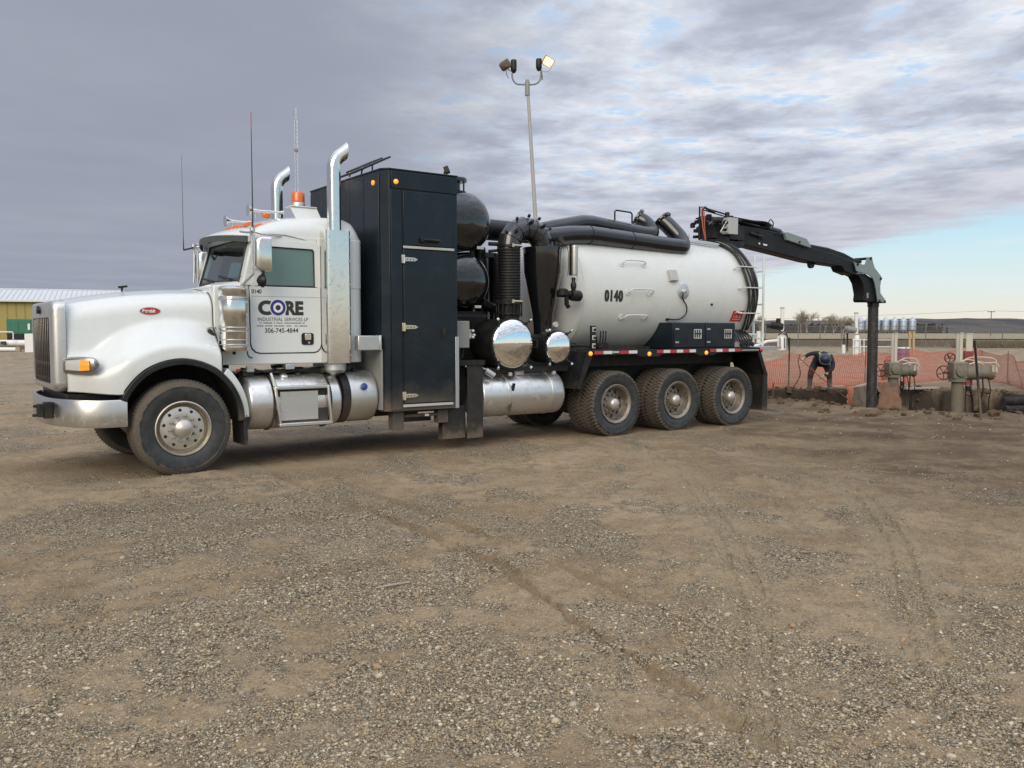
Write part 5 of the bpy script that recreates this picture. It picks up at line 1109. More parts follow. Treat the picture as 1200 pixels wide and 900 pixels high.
part('rear_slope', MB().hexa([(10.0, 0, 1.33), (10.03, 0, 1.34), (10.03, .70, 1.34), (10.0, .70, 1.33), (10.22, 0, .86), (10.25, 0, .86), (10.25, .70, .86), (10.22, .70, .86)]).prism([(9.96, 1.30), (10.02, 1.34), (10.245, .87), (10.16, .87)], -.004, .02), 'satin', skt)
part('rear_mudflap', MB().box(10.215, 10.24, .01, .64, .22, .87).prism([(10.14, .90), (10.24, .90), (10.25, .23), (10.10, .23)], 0.0, .02), 'flap', skt); part('inner_liner', MB().box(5.9, 10.1, .74, .78, .7, 1.34), 'dark', skt)
for y in (2.48,): part('wheel_skirt', MB().box(5.98, 10.02, 2.48, 2.506, 1.28, 1.36).box(5.98, 10.02, 1.78, 2.48, 1.30, 1.33), 'satin')
x = 6.13; k = 0
for a, b in ((6.13, 6.50), (6.66, 7.03), (7.46, 8.37), (8.72, 9.50)):
    n = max(2, round((b - a) / .152)); w_ = (b - a) / n
    for i in range(n):
        part('tape_piece', MB().box(a + i * w_, a + (i + 1) * w_ - .004, -.0095, -.006, 1.302, 1.350), 'tape_red' if i % 2 == 0 else 'tape_white', skt, angle=0)
part('edge_strip', MB().box(9.52, 9.98, -.0095, -.006, 1.315, 1.330), 'lightgrey', skt, angle=0); part('maker_plate', MB().box(6.51, 6.64, -.0095, -.006, 1.315, 1.345), 'lightgrey', skt, angle=0)
for s in (6.05, 7.29, 8.62): part('side_marker', MB().lathe([(.036, 0), (.034, -.015), (.018, -.03), (.001, -.034)], (s, -.006, 1.312 if s < 6.1 else 1.29), (0, 1, 0), 18), 'amber_lit', skt)
part('tail_lamp', MB().lathe([(.038, 0), (.036, -.02), (.001, -.04)], (10.05, .0, 1.315), (-.4, 1, 0), 16), 'red_lens', skt)
tb = part('tool_box', MB().box(7.885, 9.42, .06, .95, 1.372, 1.80), 'navy', bevel=.006)
for a, b in ((7.91, 8.63), (8.67, 9.39)):
    d = part('box_door', MB().box(a, b, .046, .062, 1.385, 1.785), 'navy', tb, bevel=.006)
    for z in (1.47, 1.69): part('box_hinge', MB().box(a + .02, a + .10, .036, .047, z - .014, z + .014), 'galv', tb, bevel=.002)
    x0 = b - .26; part('sticker', MB().box(x0, x0 + .19, .0435, .046, 1.53, 1.69), 'lightgrey', tb, angle=0)
    stk = MB()
    for i in range(3): stk.box(x0 + .015 + .055 * i, x0 + .045 + .055 * i, .0415, .0434, 1.545, 1.675)
    stk.box(x0 + .01, x0 + .18, .0415, .0434, 1.60, 1.625); part('sticker_print', stk, 'print', tb, angle=0)
    part('box_latch', MB().box(b - .05, b - .02, .030, .047, 1.56, 1.62), 'satin', tb, bevel=.004)
sq = MB().box(6.10, 6.19, .03, .07, 1.37, 1.74); pn = part('valve_panel', sq, 'satin', bevel=.004)
for z in (1.43, 1.555, 1.68): part('valve_seat', MB().box(6.112, 6.178, .018, .03, z - .038, z + .038), 'lightgrey', pn, bevel=.006); part('valve_stem', MB().lathe([(.018, 0), (.018, -.03)], (6.145, .018, z), (0, 1, 0), 10), 'satin', pn)
lv = MB()
for k in range(3): lv.tube([(6.42 + .055 * k, .22, 1.38), (6.43 + .055 * k, .20, 1.55), (6.425 + .055 * k, .19, 1.66)], .010, 6)
for k in range(4): lv.tube(smooth_path([(6.19, .05, 1.42 + .05 * k), (6.26, .10, 1.46 + .03 * k), (6.36, .18, 1.40), (6.55, .22, 1.40 + .03 * k)], 4), .011)
lv.tube([(5.75, .2, 1.43), (5.95, .12, 1.44), (6.1, .08, 1.42)], .02).tube([(5.75, .22, 1.36), (6.1, .1, 1.38)], .014).box(6.36, 6.6, .2, .32, 1.37, 1.47)
part('control_levers', lv, 'satin')
part('tank_saddle', MB().box(6.2, 10.0, .60, 1.9, 1.08, 1.40), 'chassis')

# ---- suction pipes along the tank top
pB = [(5.62, .62, 3.10), (6.1, .60, 3.17), (6.50, .60, 3.20), (8.32, .60, 3.12), (8.50, .60, 3.12)]; pA = [(5.62, .95, 3.20), (6.05, .92, 3.30), (6.62, .90, 3.42), (6.80, .90, 3.43), (8.0, .90, 3.33)]
pa = part('suction_pipe', MB().tube(pB, .145, 26), 'black', angle=50); pb2 = part('suction_pipe', MB().tube(pA, .135, 26), 'black', angle=50)
def bend(pts, r, n=20): return MB().tube(smooth_path(pts, 5), r, n)
part('pipe_bend', bend([(8.45, .60, 3.12), (8.66, .62, 3.13), (8.70, .74, 3.30), (8.62, .90, 3.50), (8.57, 1.0, 3.60)], .145), 'black', pa, angle=60); part('pipe_flange', MB().lathe([(.19, 0), (.19, .035), (.15, .04)], (8.56, 1.0, 3.60), (-.25, .5, .6), 24), 'black', pa)
part('pipe_bend', bend([(7.95, .90, 3.335), (8.17, .90, 3.34), (8.25, .98, 3.44), (8.23, 1.10, 3.56), (8.17, 1.18, 3.62)], .135), 'black', pb2, angle=60); part('pipe_flange', MB().lathe([(.18, 0), (.18, .035), (.15, .04)], (8.16, 1.19, 3.63), (-.4, .5, .4), 24), 'black', pb2)
fb = MB()
for (cx, cy, cz), d in (((8.16, 1.19, 3.63), Vector((-.4, .5, .4)).normalized()), ((8.56, 1.0, 3.60), Vector((-.25, .5, .6)).normalized())):
    u = d.cross(Vector((1, 0, 0))).normalized(); w_ = d.cross(u)
    for k in range(10): a = 2 * PI * k / 10; q = Vector((cx, cy, cz)) + (u * math.cos(a) + w_ * math.sin(a)) * .165; fb.cyl(q - d * .015, q + d * .05, .010, n=6)
part('flange_bolt', fb, 'galv')
part('pipe_guard_rail', MB().tube([(7.25, .80, 3.50), (7.25, .80, 3.65), (7.28, .80, 3.67), (7.61, .80, 3.66), (7.64, .80, 3.63), (7.64, .80, 3.48)], .014, 8), 'satin', pb2)
part('pipe_saddle', join(*[MB().box(s, s + .05, .5, 1.05, 3.08, 3.2) for s in (6.5, 7.3, 8.0)]), 'satin', pa); part('pipe_seam', join(*[MB().lathe([(.15, 0), (.15, .012)], (s, .6, z), (1, 0, -.04), 26) for s, z in ((6.5, 3.2), (7.4, 3.16))]), 'satin', pa)
part('hatch_ring', MB().lathe([(.20, 0), (.20, .05), (.1, .07)], (8.08, 1.35, 3.25), (0, 0, 1), 24), 'galv', tank)

# ---- boom
BY0, BY1 = 1.10, 1.40
boom = part('boom', MB().prism([(10.60, 3.70), (11.43, 3.66), (12.09, 3.60), (12.95, 3.385), (13.81, 3.28), (14.46, 3.155), (14.62, 2.93), (14.44, 2.875), (14.12, 2.94), (14.03, 3.04), (12.94, 3.09), (11.70, 3.23), (10.69, 3.34)], BY0, BY1), 'boom', bevel=.012)
part('boom_spine', MB().prism([(12.6, 3.40), (12.95, 3.465), (13.65, 3.42), (14.18, 3.34), (14.55, 3.24), (14.86, 3.21), (14.84, 3.14), (14.4, 3.13), (13.4, 3.27)], 1.16, 1.34), 'boom', boom, bevel=.03)
part('boom_cover', MB().prism([(12.02, 3.625), (12.10, 3.64), (12.72, 3.545), (12.86, 3.40), (12.86, 3.36), (12.08, 3.48)], 1.04, 1.40), 'greyplate', boom, bevel=.012); part('cover_end', MB().prism([(11.74, 3.595), (12.06, 3.625), (12.07, 3.50), (11.74, 3.56)], 1.10, 1.38), 'satin', boom); part('cover_latch', MB().lathe([(.02, 0), (.02, -.02)], (12.47, 1.04, 3.46), (0, 1, 0), 10), 'satin', boom)
part('boom_elbow', MB().prism([(14.43, 2.90), (14.90, 2.915), (15.17, 2.83), (15.36, 2.60), (15.42, 2.30), (14.90, 2.29), (14.86, 2.34), (14.885, 2.46), (14.80, 2.70), (14.66, 2.845)], 1.11, 1.39), 'boom', boom, bevel=.02)
plate = [(14.38, 3.16), (14.44, 3.125), (14.60, 3.13), (14.70, 3.10), (14.80, 3.12), (14.87, 3.26), (15.04, 3.29), (15.09, 3.16), (15.16, 3.05), (15.41, 2.88), (15.415, 2.78), (15.385, 2.66), (15.40, 2.50), (15.60, 2.35), (15.615, 2.30), (15.55, 2.275), (15.44, 2.31), (15.31, 2.30), (15.27, 2.44), (15.235, 2.56), (15.17, 2.72), (15.09, 2.82), (14.96, 2.885), (14.83, 2.905), (14.48, 2.95)]
part('elbow_plate', MB().prism(plate, 1.05, 1.075), 'greyplate', boom, bevel=.006); part('elbow_plate', MB().prism(plate, 1.425, 1.45), 'greyplate', boom, bevel=.006)
part('pin', join(*[MB().cyl((x, 1.03, z), (x, 1.47, z), .03, n=12) for x, z in ((15.385, 2.82), (15.56, 2.31), (14.98, 3.25), (14.50, 3.10), (15.35, 2.33))]), 'satin', boom); part('elbow_sticker', MB().box(14.96, 15.03, 1.106, 1.11, 2.38, 2.50), 'grey', boom)
part('downpipe', MB().tube([(15.44, 1.25, 2.45), (15.455, 1.25, 1.2), (15.46, 1.25, -.55)], .112, 28), 'rubber', boom)
part('downpipe_cuff', MB().lathe([(.125, 0), (.125, .12)], (15.44, 1.25, 2.20), (0, 0, 1), 28), 'satin', boom)
cl_ = MB().cyl((10.75, 1.25, 3.80), (12.1, 1.25, 3.66), .065, n=16).cyl((12.0, 1.25, 3.68), (12.9, 1.25, 3.50), .035, n=12).lathe([(.09, 0), (.09, .10)], (11.60, 1.25, 3.73), (1, 0, -.1), 16)
part('lift_cylinder', cl_, 'black', boom); part('boom_lug', MB().lathe([(.09, 0), (.09, .06)], (13.15, 1.22, 3.06), (0, 1, 0), 18).beam((13.05, 1.25, 3.12), (13.25, 1.25, 3.12), .08, .1), 'satin', boom)
hc = MB(); r0 = random.Random(5)
for k in range(9): y = 1.02 + .05 * k; hc.tube(smooth_path([(9.86, y, 3.62 + .02 * k), (10.1, y, 3.76 + .01 * k), (10.5, y, 3.80 - .02 * (k % 3)), (11.0, y, 3.78), (11.5, y * .5 + .6, 3.80 - .02 * (k % 2)), (11.62, y, 3.72)], 4), .016)
hc.tube(smooth_path([(11.55, 1.1, 3.76), (11.63, 1.1, 3.86), (11.72, 1.1, 3.80), (11.70, 1.1, 3.70)], 5), .010)
for k in range(34): x, z = r0.uniform(9.75, 10.75), r0.uniform(3.42, 3.80); y = r0.uniform(.98, 1.5); w_ = r0.uniform(.04, .12); hc.box(x, x + w_, y, y + .08, z, z + r0.uniform(.04, .10))
for k in range(10): x, z = r0.uniform(9.78, 10.3), r0.uniform(3.5, 3.75); hc.cyl((x, 1.0, z), (x + .04, .90, z), .03, n=10)
hc.box(9.95, 10.8, 1.05, 1.45, 3.40, 3.66); hc.lathe([(.30, 0), (.30, .10), (.24, .12), (.24, .2)], (10.25, 1.25, 3.24), (0, 0, 1), 28); hc.box(9.80, 10.75, 1.0, 1.5, 3.25, 3.36)
hc.tube([(11.0, 1.08, 3.55), (11.35, 1.08, 3.50)], .03).box(11.26, 11.42, 1.075, 1.10, 3.46, 3.60)
part('swivel_base', hc, 'satin', boom)
part('valve_box', MB().box(10.16, 10.42, .88, 1.05, 3.47, 3.775), 'lightgrey', boom, bevel=.006); part('valve_rods', MB().tube([(9.98, .92, 3.50), (10.05, .90, 3.62), (10.14, .92, 3.70)], .012).tube([(9.98, .92, 3.49), (10.14, .90, 3.50)], .012).tube([(10.02, .92, 3.56), (10.15, .90, 3.60)], .012), 'galv', boom)
part('hose_loop', MB().tube(smooth_path([(9.72, 1.0, 3.30), (9.60, .98, 3.34), (9.56, .97, 3.6), (9.54, .97, 3.85), (9.60, .97, 3.92), (9.68, .98, 3.90), (9.9, 1.0, 3.86)], 5), .022, 8), 'cable', boom); part('hose_loop', MB().tube(smooth_path([(9.62, .96, 3.32), (9.53, .95, 3.6), (9.50, .95, 3.86), (9.56, .96, 3.91)], 5), .012, 8), 'hose_red', boom); part('hose_loop', MB().tube(smooth_path([(9.64, .97, 3.34), (9.58, .95, 3.6), (9.57, .95, 3.84)], 5), .010, 8), 'hose_red', boom)
part('loop_stand', MB().tube([(9.51, 1.0, 3.30), (9.50, 1.0, 3.93), (9.62, 1.0, 3.92), (10.24, 1.0, 3.84)], .016, 8).tube([(9.60, 1.0, 3.88), (10.20, 1.0, 3.80)], .012, 8).lathe([(.045, 0), (.045, .10), (.02, .11)], (10.25, 1.0, 3.78), (0, 0, 1), 12), 'satin', boom)
part('roof_hose', MB().tube(smooth_path([(8.7, 1.1, 3.30), (9.1, .95, 3.29), (9.5, .85, 3.27), (9.8, .80, 3.24)], 5), .022, 8).tube(smooth_path([(8.8, .95, 3.28), (9.3, .85, 3.25), (9.7, .75, 3.22)], 5), .016, 8).cyl((9.18, .95, 3.2), (9.18, .95, 3.40), .012), 'galv')
bt = MB(); r0 = random.Random(8)
for x, z, w_ in ((11.18, 3.50, .10), (11.28, 3.36, .05), (11.42, 3.345, .12)): bt.add([(x, 1.097, z), (x + w_, 1.097, z - .008), (x + w_, 1.097, z + .022), (x, 1.097, z + .03)], [(0, 1, 2, 3)])
part('boom_print', bt, 'whiteprint', boom, angle=0)

# ================================================================ surroundings
CX = 1034.56
def at(px, py, y):      # a point y metres ahead of where the photographer stood
    p = R(3.454); u = (px - 600) / CX; v = (450 - py) / CX; dy = math.cos(p) + v * math.sin(p); dz = -math.sin(p) + v * math.cos(p)
    return Vector((u / dy * y, y, 1.663 + dz / dy * y))
MT['ochre'] = paint('ochre_wall_cladding', (.36, .29, .09), .6, .15, scale=.6); MT['roofwhite'] = paint('white_roof_cladding', (.62, .64, .66), .5, .15, scale=.4)
MT['genset'] = paint('green_enclosure_paint', (.02, .14, .09), .4, .15, scale=2); MT['pipewhite'] = paint('white_pipe_paint', (.70, .71, .70), .45, .15, scale=2)
MT['valve'] = paint('dusty_beige_valve_paint', (.175, .16, .118), .65, .8, scale=5, dirtcol=(.10, .08, .055, 1), bump=.3); MT['valve_pale'] = paint('pale_tube', (.46, .43, .33), .5, .3, scale=9)
MT['rust'] = paint('rusty_red_handwheel', (.085, .03, .022), .6, .4, scale=12); MT['concretecol'] = paint('dull_pipe_wrap', (.16, .135, .10), .8, .4, scale=6, bump=.3)
MT['orange'] = paint('orange_snow_fence', (.55, .085, .03), .7, .25, scale=4); MT['orangecloth'] = paint('orange_sheet', (.36, .105, .05), .7, .9, scale=5, dirtcol=(.17, .10, .06, 1))
MT['wood'] = paint('weathered_board', (.33, .29, .24), .8, .3, scale=7); MT['cream'] = paint('aged_white_board', (.50, .48, .40), .6, .35, scale=5); MT['polegrey'] = paint('pale_grey_pole', (.36, .36, .35), .5, .15, scale=2); MT['lance_paint'] = paint('dull_red_rubber', (.16, .05, .035), .6, .2, scale=9); MT['tan'] = paint('tan_post', (.42, .30, .17), .7, .2, scale=6)
MT['navycloth'] = paint('navy_work_jacket', (.010, .011, .017), .85, .2, scale=14, bump=.4); MT['maroon'] = paint('maroon_trousers', (.075, .022, .02), .9, .3, scale=14, bump=.4)
MT['boot'] = paint('muddy_grey_boot', (.10, .095, .085), .8, .5, scale=14); MT['skin'] = paint('skin', (.42, .24, .17), .6, .0, scale=9); MT['glove'] = paint('pale_glove', (.48, .42, .34), .8, .3, scale=20)
MT['hivis'] = paint('yellow_green_reflective_stripe', (.24, .27, .13), .6, .1, scale=14); MT['hat'] = paint('blue_hard_hat_paint', (.020, .030, .052), .35, .15, scale=12); MT['hair'] = paint('dark_hair', (.02, .014, .01), .8, 0)
MT['bark'] = paint('grey_bare_bark', (.30, .27, .21), .9, .2, scale=1); MT['binsteel'] = metalm('bin_steel', (.50, .56, .64), .5, .2, dirt=.2, scale=(.3, .3, 3)); MT['polewood'] = paint('weathered_pole_wood', (.14, .115, .09), .9, .2, scale=1)
MT['purple'] = paint('faded_blue_drum', (.13, .12, .24), .5, .2, scale=4); MT['fencepost'] = paint('galvanised_fence_post', (.16, .16, .155), .6, .3, scale=3); MT['pebblewood'] = MT['wood']
def lampmat():
    t = NT('lit_lamp_glass'); x, y, z = t.sep(); t.set((1, .7, .3, 1), .3, 0); e = t.mix(t.ss(t.M('SQRT', t.M('ADD', t.M('MULTIPLY', x, x), t.M('MULTIPLY', z, z))), .06, .26), (1, .80, .42, 1), (1, .42, .08, 1))
    t.v(t.b.inputs['Emission Color'], e); t.b.inputs['Emission Strength'].default_value = 2.2; return t.m
MT['lamp'] = lampmat()

# ---- flood-light mast behind the truck
lm = thing('light_mast', 'leaning grey pole with two floodlights on a U-shaped arm, one of them lit', 'light pole', (1.27, 34, gz(1.27, 34)))
B = Vector(lm.location); top = at(618, 98, 34) - B
obj('pole', MB().lathe([(.105, 0), (.08, top.length * .5), (.055, top.length)], (0, 0, 0), top, 16), 'polegrey', lm, angle=40)
def q(px, py, dy=0): return at(px, py, 34 + dy) - B
arm = MB().tube(smooth_path([q(600, 86), q(601, 93), q(605, 98), q(611, 99), q(618, 99), q(625, 99), q(630, 97), q(633.5, 92), q(634, 83)], 5), .035, 8); arm.lathe([(.09, 0), (.09, .5), (.05, .6)], top - Vector((0, 0, .45)), (0, 0, 1), 12)
obj('arm', arm, 'grey', lm)
bb = obj('ballast_box', MB().lathe([(.06, 0), (.105, .08), (.115, .12), (.115, .44), (.10, .48), (.001, .49)], q(602, 85.5), (0, 0, 1), 18), 'satin', lm); bb2 = obj('ballast_box', MB().lathe([(.06, 0), (.105, .08), (.115, .12), (.115, .40), (.10, .44), (.001, .45)], q(631.5, 83), (0, 0, 1), 18), 'satin', lm)
def flood(c, ang, mat, roll):
    m = MB().loft([[(x * k, d, z * k) for x, z in rrect(-.24, .24, -.19, .19, .05, 3)] for k, d in ((.90, 0), (.86, .05), (.66, .18), (.30, .25))]); mt = Matrix.Rotation(roll, 3, 'Y')
    f = obj('floodlight', m, 'satin', lm, bevel=.0); f.location = c; f.rotation_euler = ang
    g = obj('floodlight_glass', MB().loft([[(x * .78, d, z * .78) for x, z in rrect(-.24, .24, -.19, .19, .05, 3)] for d in (-.012, -.006)]), mat, f, angle=0); cg = MB()
    for k in (-.12, 0, .12): cg.tube([(k, -.03, -.19), (k, -.03, .19)], .006, 4)
    cg.tube([(-.24, -.03, 0), (.24, -.03, 0)], .006, 4); obj('lamp_guard', cg, 'galv', f); return f
flood(q(642.5, 72.5), (R(25), R(20), R(28)), 'lamp', 0); flood(q(592.5, 76), (R(-150), R(-18), R(-40)), 'clear_lens', 0)
obj('lamp_yoke', MB().tube(smooth_path([q(634, 82), q(640, 84), q(645, 80), q(645, 76)], 4), .02, 6), 'galv', lm); obj('lamp_yoke', MB().tube(smooth_path([q(601, 84), q(596, 82), q(594, 78)], 4), .02, 6), 'galv', lm)
obj('dangling_wire', MB().tube(smooth_path([q(593, 82), q(594, 88), q(596, 92)], 4), .012, 5).tube([q(635, 84), q(635.5, 94)], .015, 5), 'cable', lm)

# ---- lattice radio mast far behind the cab
D_ = 125; rb_ = at(350.6, 395, D_); rm = thing('radio_mast', 'slender lattice radio mast rising far behind the cab roof', 'radio mast', (rb_.x, D_, 0))
H_ = at(350, 140, D_).z; legs = [Vector((.22 * math.cos(a), .22 * math.sin(a), 0)) for a in (R(90), R(210), R(330))]; m = MB()
for l in legs: m.cyl(l, l + Vector((0, 0, H_)), .02, n=5)
obj('mast_leg', m, 'galv', rm)['kind'] = 'stuff'
m = MB(); n_ = int(H_ / .55)
for k in range(n_):
    z0 = k * H_ / n_; z1 = (k + 1) * H_ / n_
    for i in range(3): a, b = legs[i], legs[(i + 1) % 3]; m.cyl(a + Vector((0, 0, z0)), b + Vector((0, 0, z1)), .009, n=4); m.cyl(a + Vector((0, 0, z1)), b + Vector((0, 0, z1)), .009, n=4)
br = obj('mast_bracing', m, 'galv', rm, angle=0); br['kind'] = 'stuff'
obj('mast_aerial', MB().cyl((0, 0, H_), (0, 0, H_ + 1.6), .03, n=5).cyl((-.5, 0, H_ + .7), (.5, 0, H_ + .7), .02, n=4).cyl((-.35, 0, H_ + .4), (-.35, 0, H_ + 1.1), .02, n=4).cyl((.42, 0, H_ - 1.8), (.42, 0, H_ + .3), .025, n=4), 'galv', rm)
obj('mast_dish', MB().lathe([(.30, 0), (.30, .15), (.1, .25)], (0, -.2, at(350, 176, D_).z), (0, -1, 0), 14), 'grey', rm)

# ---- yellow shed, generator and pipework at the left edge
sh = thing('shed', 'long ochre metal shed with white ribbed roof behind the truck nose', 'building', (-67, 110, 0), R(24)); x0, x1 = -22, 17
obj('wall', MB().box(x0 + .1, x1 - .1, .1, 17.9, 0, 5.5), 'ochre', sh); gab = MB().prism([(.1, 5.5), (17.9, 5.5), (9, 7.1)], x0 + .12, x0 + .3, 'x'); obj('gable', gab, 'ochre', sh); obj('gable', MB().prism([(.1, 5.5), (17.9, 5.5), (9, 7.1)], x1 - .3, x1 - .12, 'x'), 'ochre', sh)
wp = None
for k in range(39):
    if wp is None: wp = obj('wall_panel', MB().box(.02, .95, .04, .10, .1, 5.45).prism([(.0, .1), (.06, .1), (.06, 5.45), (0, 5.45)], .0, .05), 'ochre', sh, bevel=0, loc=(x0, 0, 0))
    else: link_copy(wp, sh, (x0 + k * .99, 0, 0))
rf = obj('roof', MB().hexa([(x0 - .3, -.4, 5.50), (x1 + .3, -.4, 5.50), (x1 + .3, 9, 7.18), (x0 - .3, 9, 7.18), (x0 - .3, -.4, 5.58), (x1 + .3, -.4, 5.58), (x1 + .3, 9, 7.26), (x0 - .3, 9, 7.26)]).hexa([(x0 - .3, 9, 7.18), (x1 + .3, 9, 7.18), (x1 + .3, 18.4, 5.50), (x0 - .3, 18.4, 5.50), (x0 - .3, 9, 7.26), (x1 + .3, 9, 7.26), (x1 + .3, 18.4, 5.58), (x0 - .3, 18.4, 5.58)]), 'roofwhite', sh)
sm2 = MB()
for k in range(65): x = x0 - .2 + k * .6; sm2.hexa([(x, -.42, 5.58), (x + .06, -.42, 5.58), (x + .06, 9, 7.26), (x, 9, 7.26), (x, -.42, 5.65), (x + .06, -.42, 5.65), (x + .06, 9, 7.33), (x, 9, 7.33)])
obj('roof_rib', sm2, 'roofwhite', rf, angle=0)['kind'] = 'stuff'; obj('ridge_cap', MB().box(x0 - .3, x1 + .3, 8.8, 9.2, 7.25, 7.36), 'roofwhite', rf); obj('eave_gutter', MB().box(x0 - .3, x1 + .3, -.52, -.41, 5.30, 5.56), 'pipewhite', sh, bevel=.02)
g0_ = at(8, 398, 80); gn = thing('generator', 'green generator enclosure on a black skid against the ochre shed', 'generator', (g0_.x, 80, 0))
obj('enclosure', MB().box(0, 3.3, 0, 1.3, 1.38, 2.72), 'genset', gn, bevel=.04); obj('skid', MB().box(0, 3.3, .05, 1.25, .0, 1.37), 'satin', gn)
for k in range(3): obj('access_panel', MB().box(.15 + 1.05 * k, 1.1 + 1.05 * k, -.03, 0, 1.5, 2.62), 'genset', gn, bevel=.01)
obj('control_window', MB().box(1.95, 2.15, -.045, -.03, 1.75, 2.3), 'pipewhite', gn); obj('exhaust', MB().cyl((-.3, .6, 1.75), (.2, .6, 1.8), .06).cyl((-.35, .6, 1.4), (.1, .6, 1.45), .05), 'satin', gn)
def bpipe(a, b, r, y, n=12): return MB().cyl(at(*a, y), at(*b, y), r, n=n)
ph = thing('pipe_manifold', 'white above-ground pipe run with box-shaped white valve cover beside the grille', 'pipework', tuple(at(0, 412, 70)))
o_ = Vector(ph.location)
def rel(m): m.v = [(x - o_.x, y - o_.y, z - o_.z) for x, y, z in m.v]; return m
obj('header_pipe', rel(MB().cyl(at(-60, 401.5, 70), at(34, 402, 70), .24, n=18)), 'pipewhite', ph); obj('valve_cover', rel(MB().box(at(32, 400, 69).x, at(44, 400, 69).x, 68.6, 69.4, at(32, 414.5, 69).z, at(32, 391, 69).z)), 'pipewhite', ph, bevel=.02)
obj('guard_rail', rel(MB().tube([at(-50, 389, 69.5), at(14, 389, 69.5), at(15.5, 390.5, 69.5), at(15.5, 400, 69.5)], .045, 8)), 'pipewhite', ph); obj('lower_pipe', rel(MB().cyl(at(-60, 409, 69), at(19, 409.5, 69), .16, n=12)), 'pipewhite', ph); obj('drain_pipe', rel(MB().cyl(at(5, 414, 68), at(38, 414, 68), .07, n=8)), 'pipewhite', ph)
obj('pipe_support', rel(MB().box(at(34, 400, 69.2).x, at(36, 400, 69.2).x, 69.1, 69.4, 0, at(32, 405, 69).z)), 'satin', ph); obj('pipe_support', rel(MB().box(at(19, 400, 70).x, at(23, 400, 70).x, 70, 70.3, 0, at(32, 405, 70).z)), 'tan', ph)
obj('flow_meter', rel(MB().box(at(1, 400, 69.6).x, at(6, 400, 69.6).x, 69.5, 69.75, at(0, 404, 69.6).z, at(0, 400, 69.6).z)), 'satin', ph)

# ---- distant land
def hills():
    xs = np.linspace(-3200, 3200, 320); rows = [(2300, 0), (2450, .45), (2600, .8), (2800, 1.0), (3100, .85), (3600, .3)]; vs = []; fs = []
    for d, k in rows:
        for x in xs: u = x / 2800; h = 18 + 24 * fbm(np.array([u * 6 + 3.1]), np.array([.3]), 4, 7)[0] + 12 * math.exp(-((u - .545) / .045) ** 2) + 8 * math.exp(-((u - .46) / .05) ** 2); vs.append((x * d / 2800, d, 1.0 * -1 + h * k * (1 if k else 0) + 6 * k * (fbm(np.array([x * .01]), np.array([d * .01]), 3, 3)[0] - .5)))
    n = len(xs)
    for r_ in range(len(rows) - 1):
        for j in range(n - 1): fs.append((r_ * n + j, r_ * n + j + 1, (r_ + 1) * n + j + 1, (r_ + 1) * n + j))
    t = NT('prairie_hills'); a = t.noise(.006, 6, .65); t.set(t.mix(t.ss(a, .35, .65), (.075, .075, .082, 1), (.13, .12, .115, 1)), 1, 0, Specular_IOR_Level=0)
    o = obj('hills', MB().add(vs, fs), t.m, angle=180); o['kind'] = 'structure'
hills()
def wood_belt():
    m = MB(); r_ = random.Random(4)
    for k in range(1500):
        x = r_.uniform(120, 285); y = r_.uniform(575, 640); h = r_.uniform(2.5, 6.2) * (1.15 if r_.random() < .1 else 1) * (1.0 if x < 215 else 1.1); w_ = r_.uniform(.5, 1.6)
        for j in range(3): a = r_.uniform(0, PI); c_, s_ = math.cos(a) * w_, math.sin(a) * w_; dx = r_.uniform(-.8, .8); z = r_.uniform(-.5, h * .5); m.add([(x - c_ + dx, y - s_, z), (x + c_ + dx, y + s_, z), (x + c_ * .5 + dx, y + s_ * .5, h * r_.uniform(.8, 1)), (x - c_ * .4 + dx, y, h)], [(0, 1, 2, 3)])
    t = NT('dark_winter_wood'); t.set(t.mix(t.noise(.3, 5, .7), (.022, .024, .026, 1), (.07, .06, .05, 1)), 1, 0, Specular_IOR_Level=0)
    o = obj('treeline', m, t.m, angle=0); o['kind'] = 'stuff'
wood_belt()
def bare_tree(px, top, y, w, seed, label):
    b = at(px, 388, y); b.z = 0; H = at(px, top, y).z; r_ = random.Random(seed); m = MB(); tr = MB(); t = thing('bare_tree', label, 'tree', tuple(b))
    def grow(p, d, l, r, lev):
        n = 3; pts = [p]
        for i in range(n): d = (d + Vector((r_.uniform(-.16, .16), r_.uniform(-.16, .16), .05))).normalized(); pts.append(pts[-1] + d * l / n)
        (tr if lev == 0 else m).tube(pts, [r, r * .85, r * .7, r * .55], 5 if lev < 2 else 3)
        if lev >= 5: return
        for k in range(r_.choice((3, 4)) if lev < 4 else 4):
            q_ = pts[r_.choice((1, 2, 3))] if lev else pts[3]; a = r_.uniform(0, 2 * PI); sp_ = r_.uniform(.35, .85); nd = (d + Vector((math.cos(a) * sp_, math.sin(a) * sp_, r_.uniform(-.05, .3)))).normalized(); grow(q_, nd, l * r_.uniform(.62, .85), max(r * .52, .020), lev + 1)
    for k in range(3): grow(Vector((r_.uniform(-w, w) * .25, 0, 0)), Vector((r_.uniform(-.35, .35), r_.uniform(-.2, .2), 1)).normalized(), H * .30, .16, 0)
    zs = max(v[2] for v in m.v); xs_ = max(abs(v[0]) for v in m.v); k1 = H / zs; k2 = w / xs_
    for mm in (m, tr): mm.v = [(x * k2, yy * k2, z * k1) for x, yy, z in mm.v]
    obj('trunk', tr, 'bark', t); cw = obj('crown', m, 'bark', t, angle=0); return t
bare_tree(945.5, 360.5, 380, 7.0, 11, 'taller bare tree left of the pair rising over the dark treeline'); bare_tree(974, 366, 380, 8.0, 5, 'lower bare tree right of the pair above the dark treeline')
bare_tree(996, 370, 400, 6, 8, 'small bare tree beside the tall white vent stack near the bins'); bare_tree(891, 368, 380, 3.4, 21, 'bare tree seen between the rungs of the truck ladder')
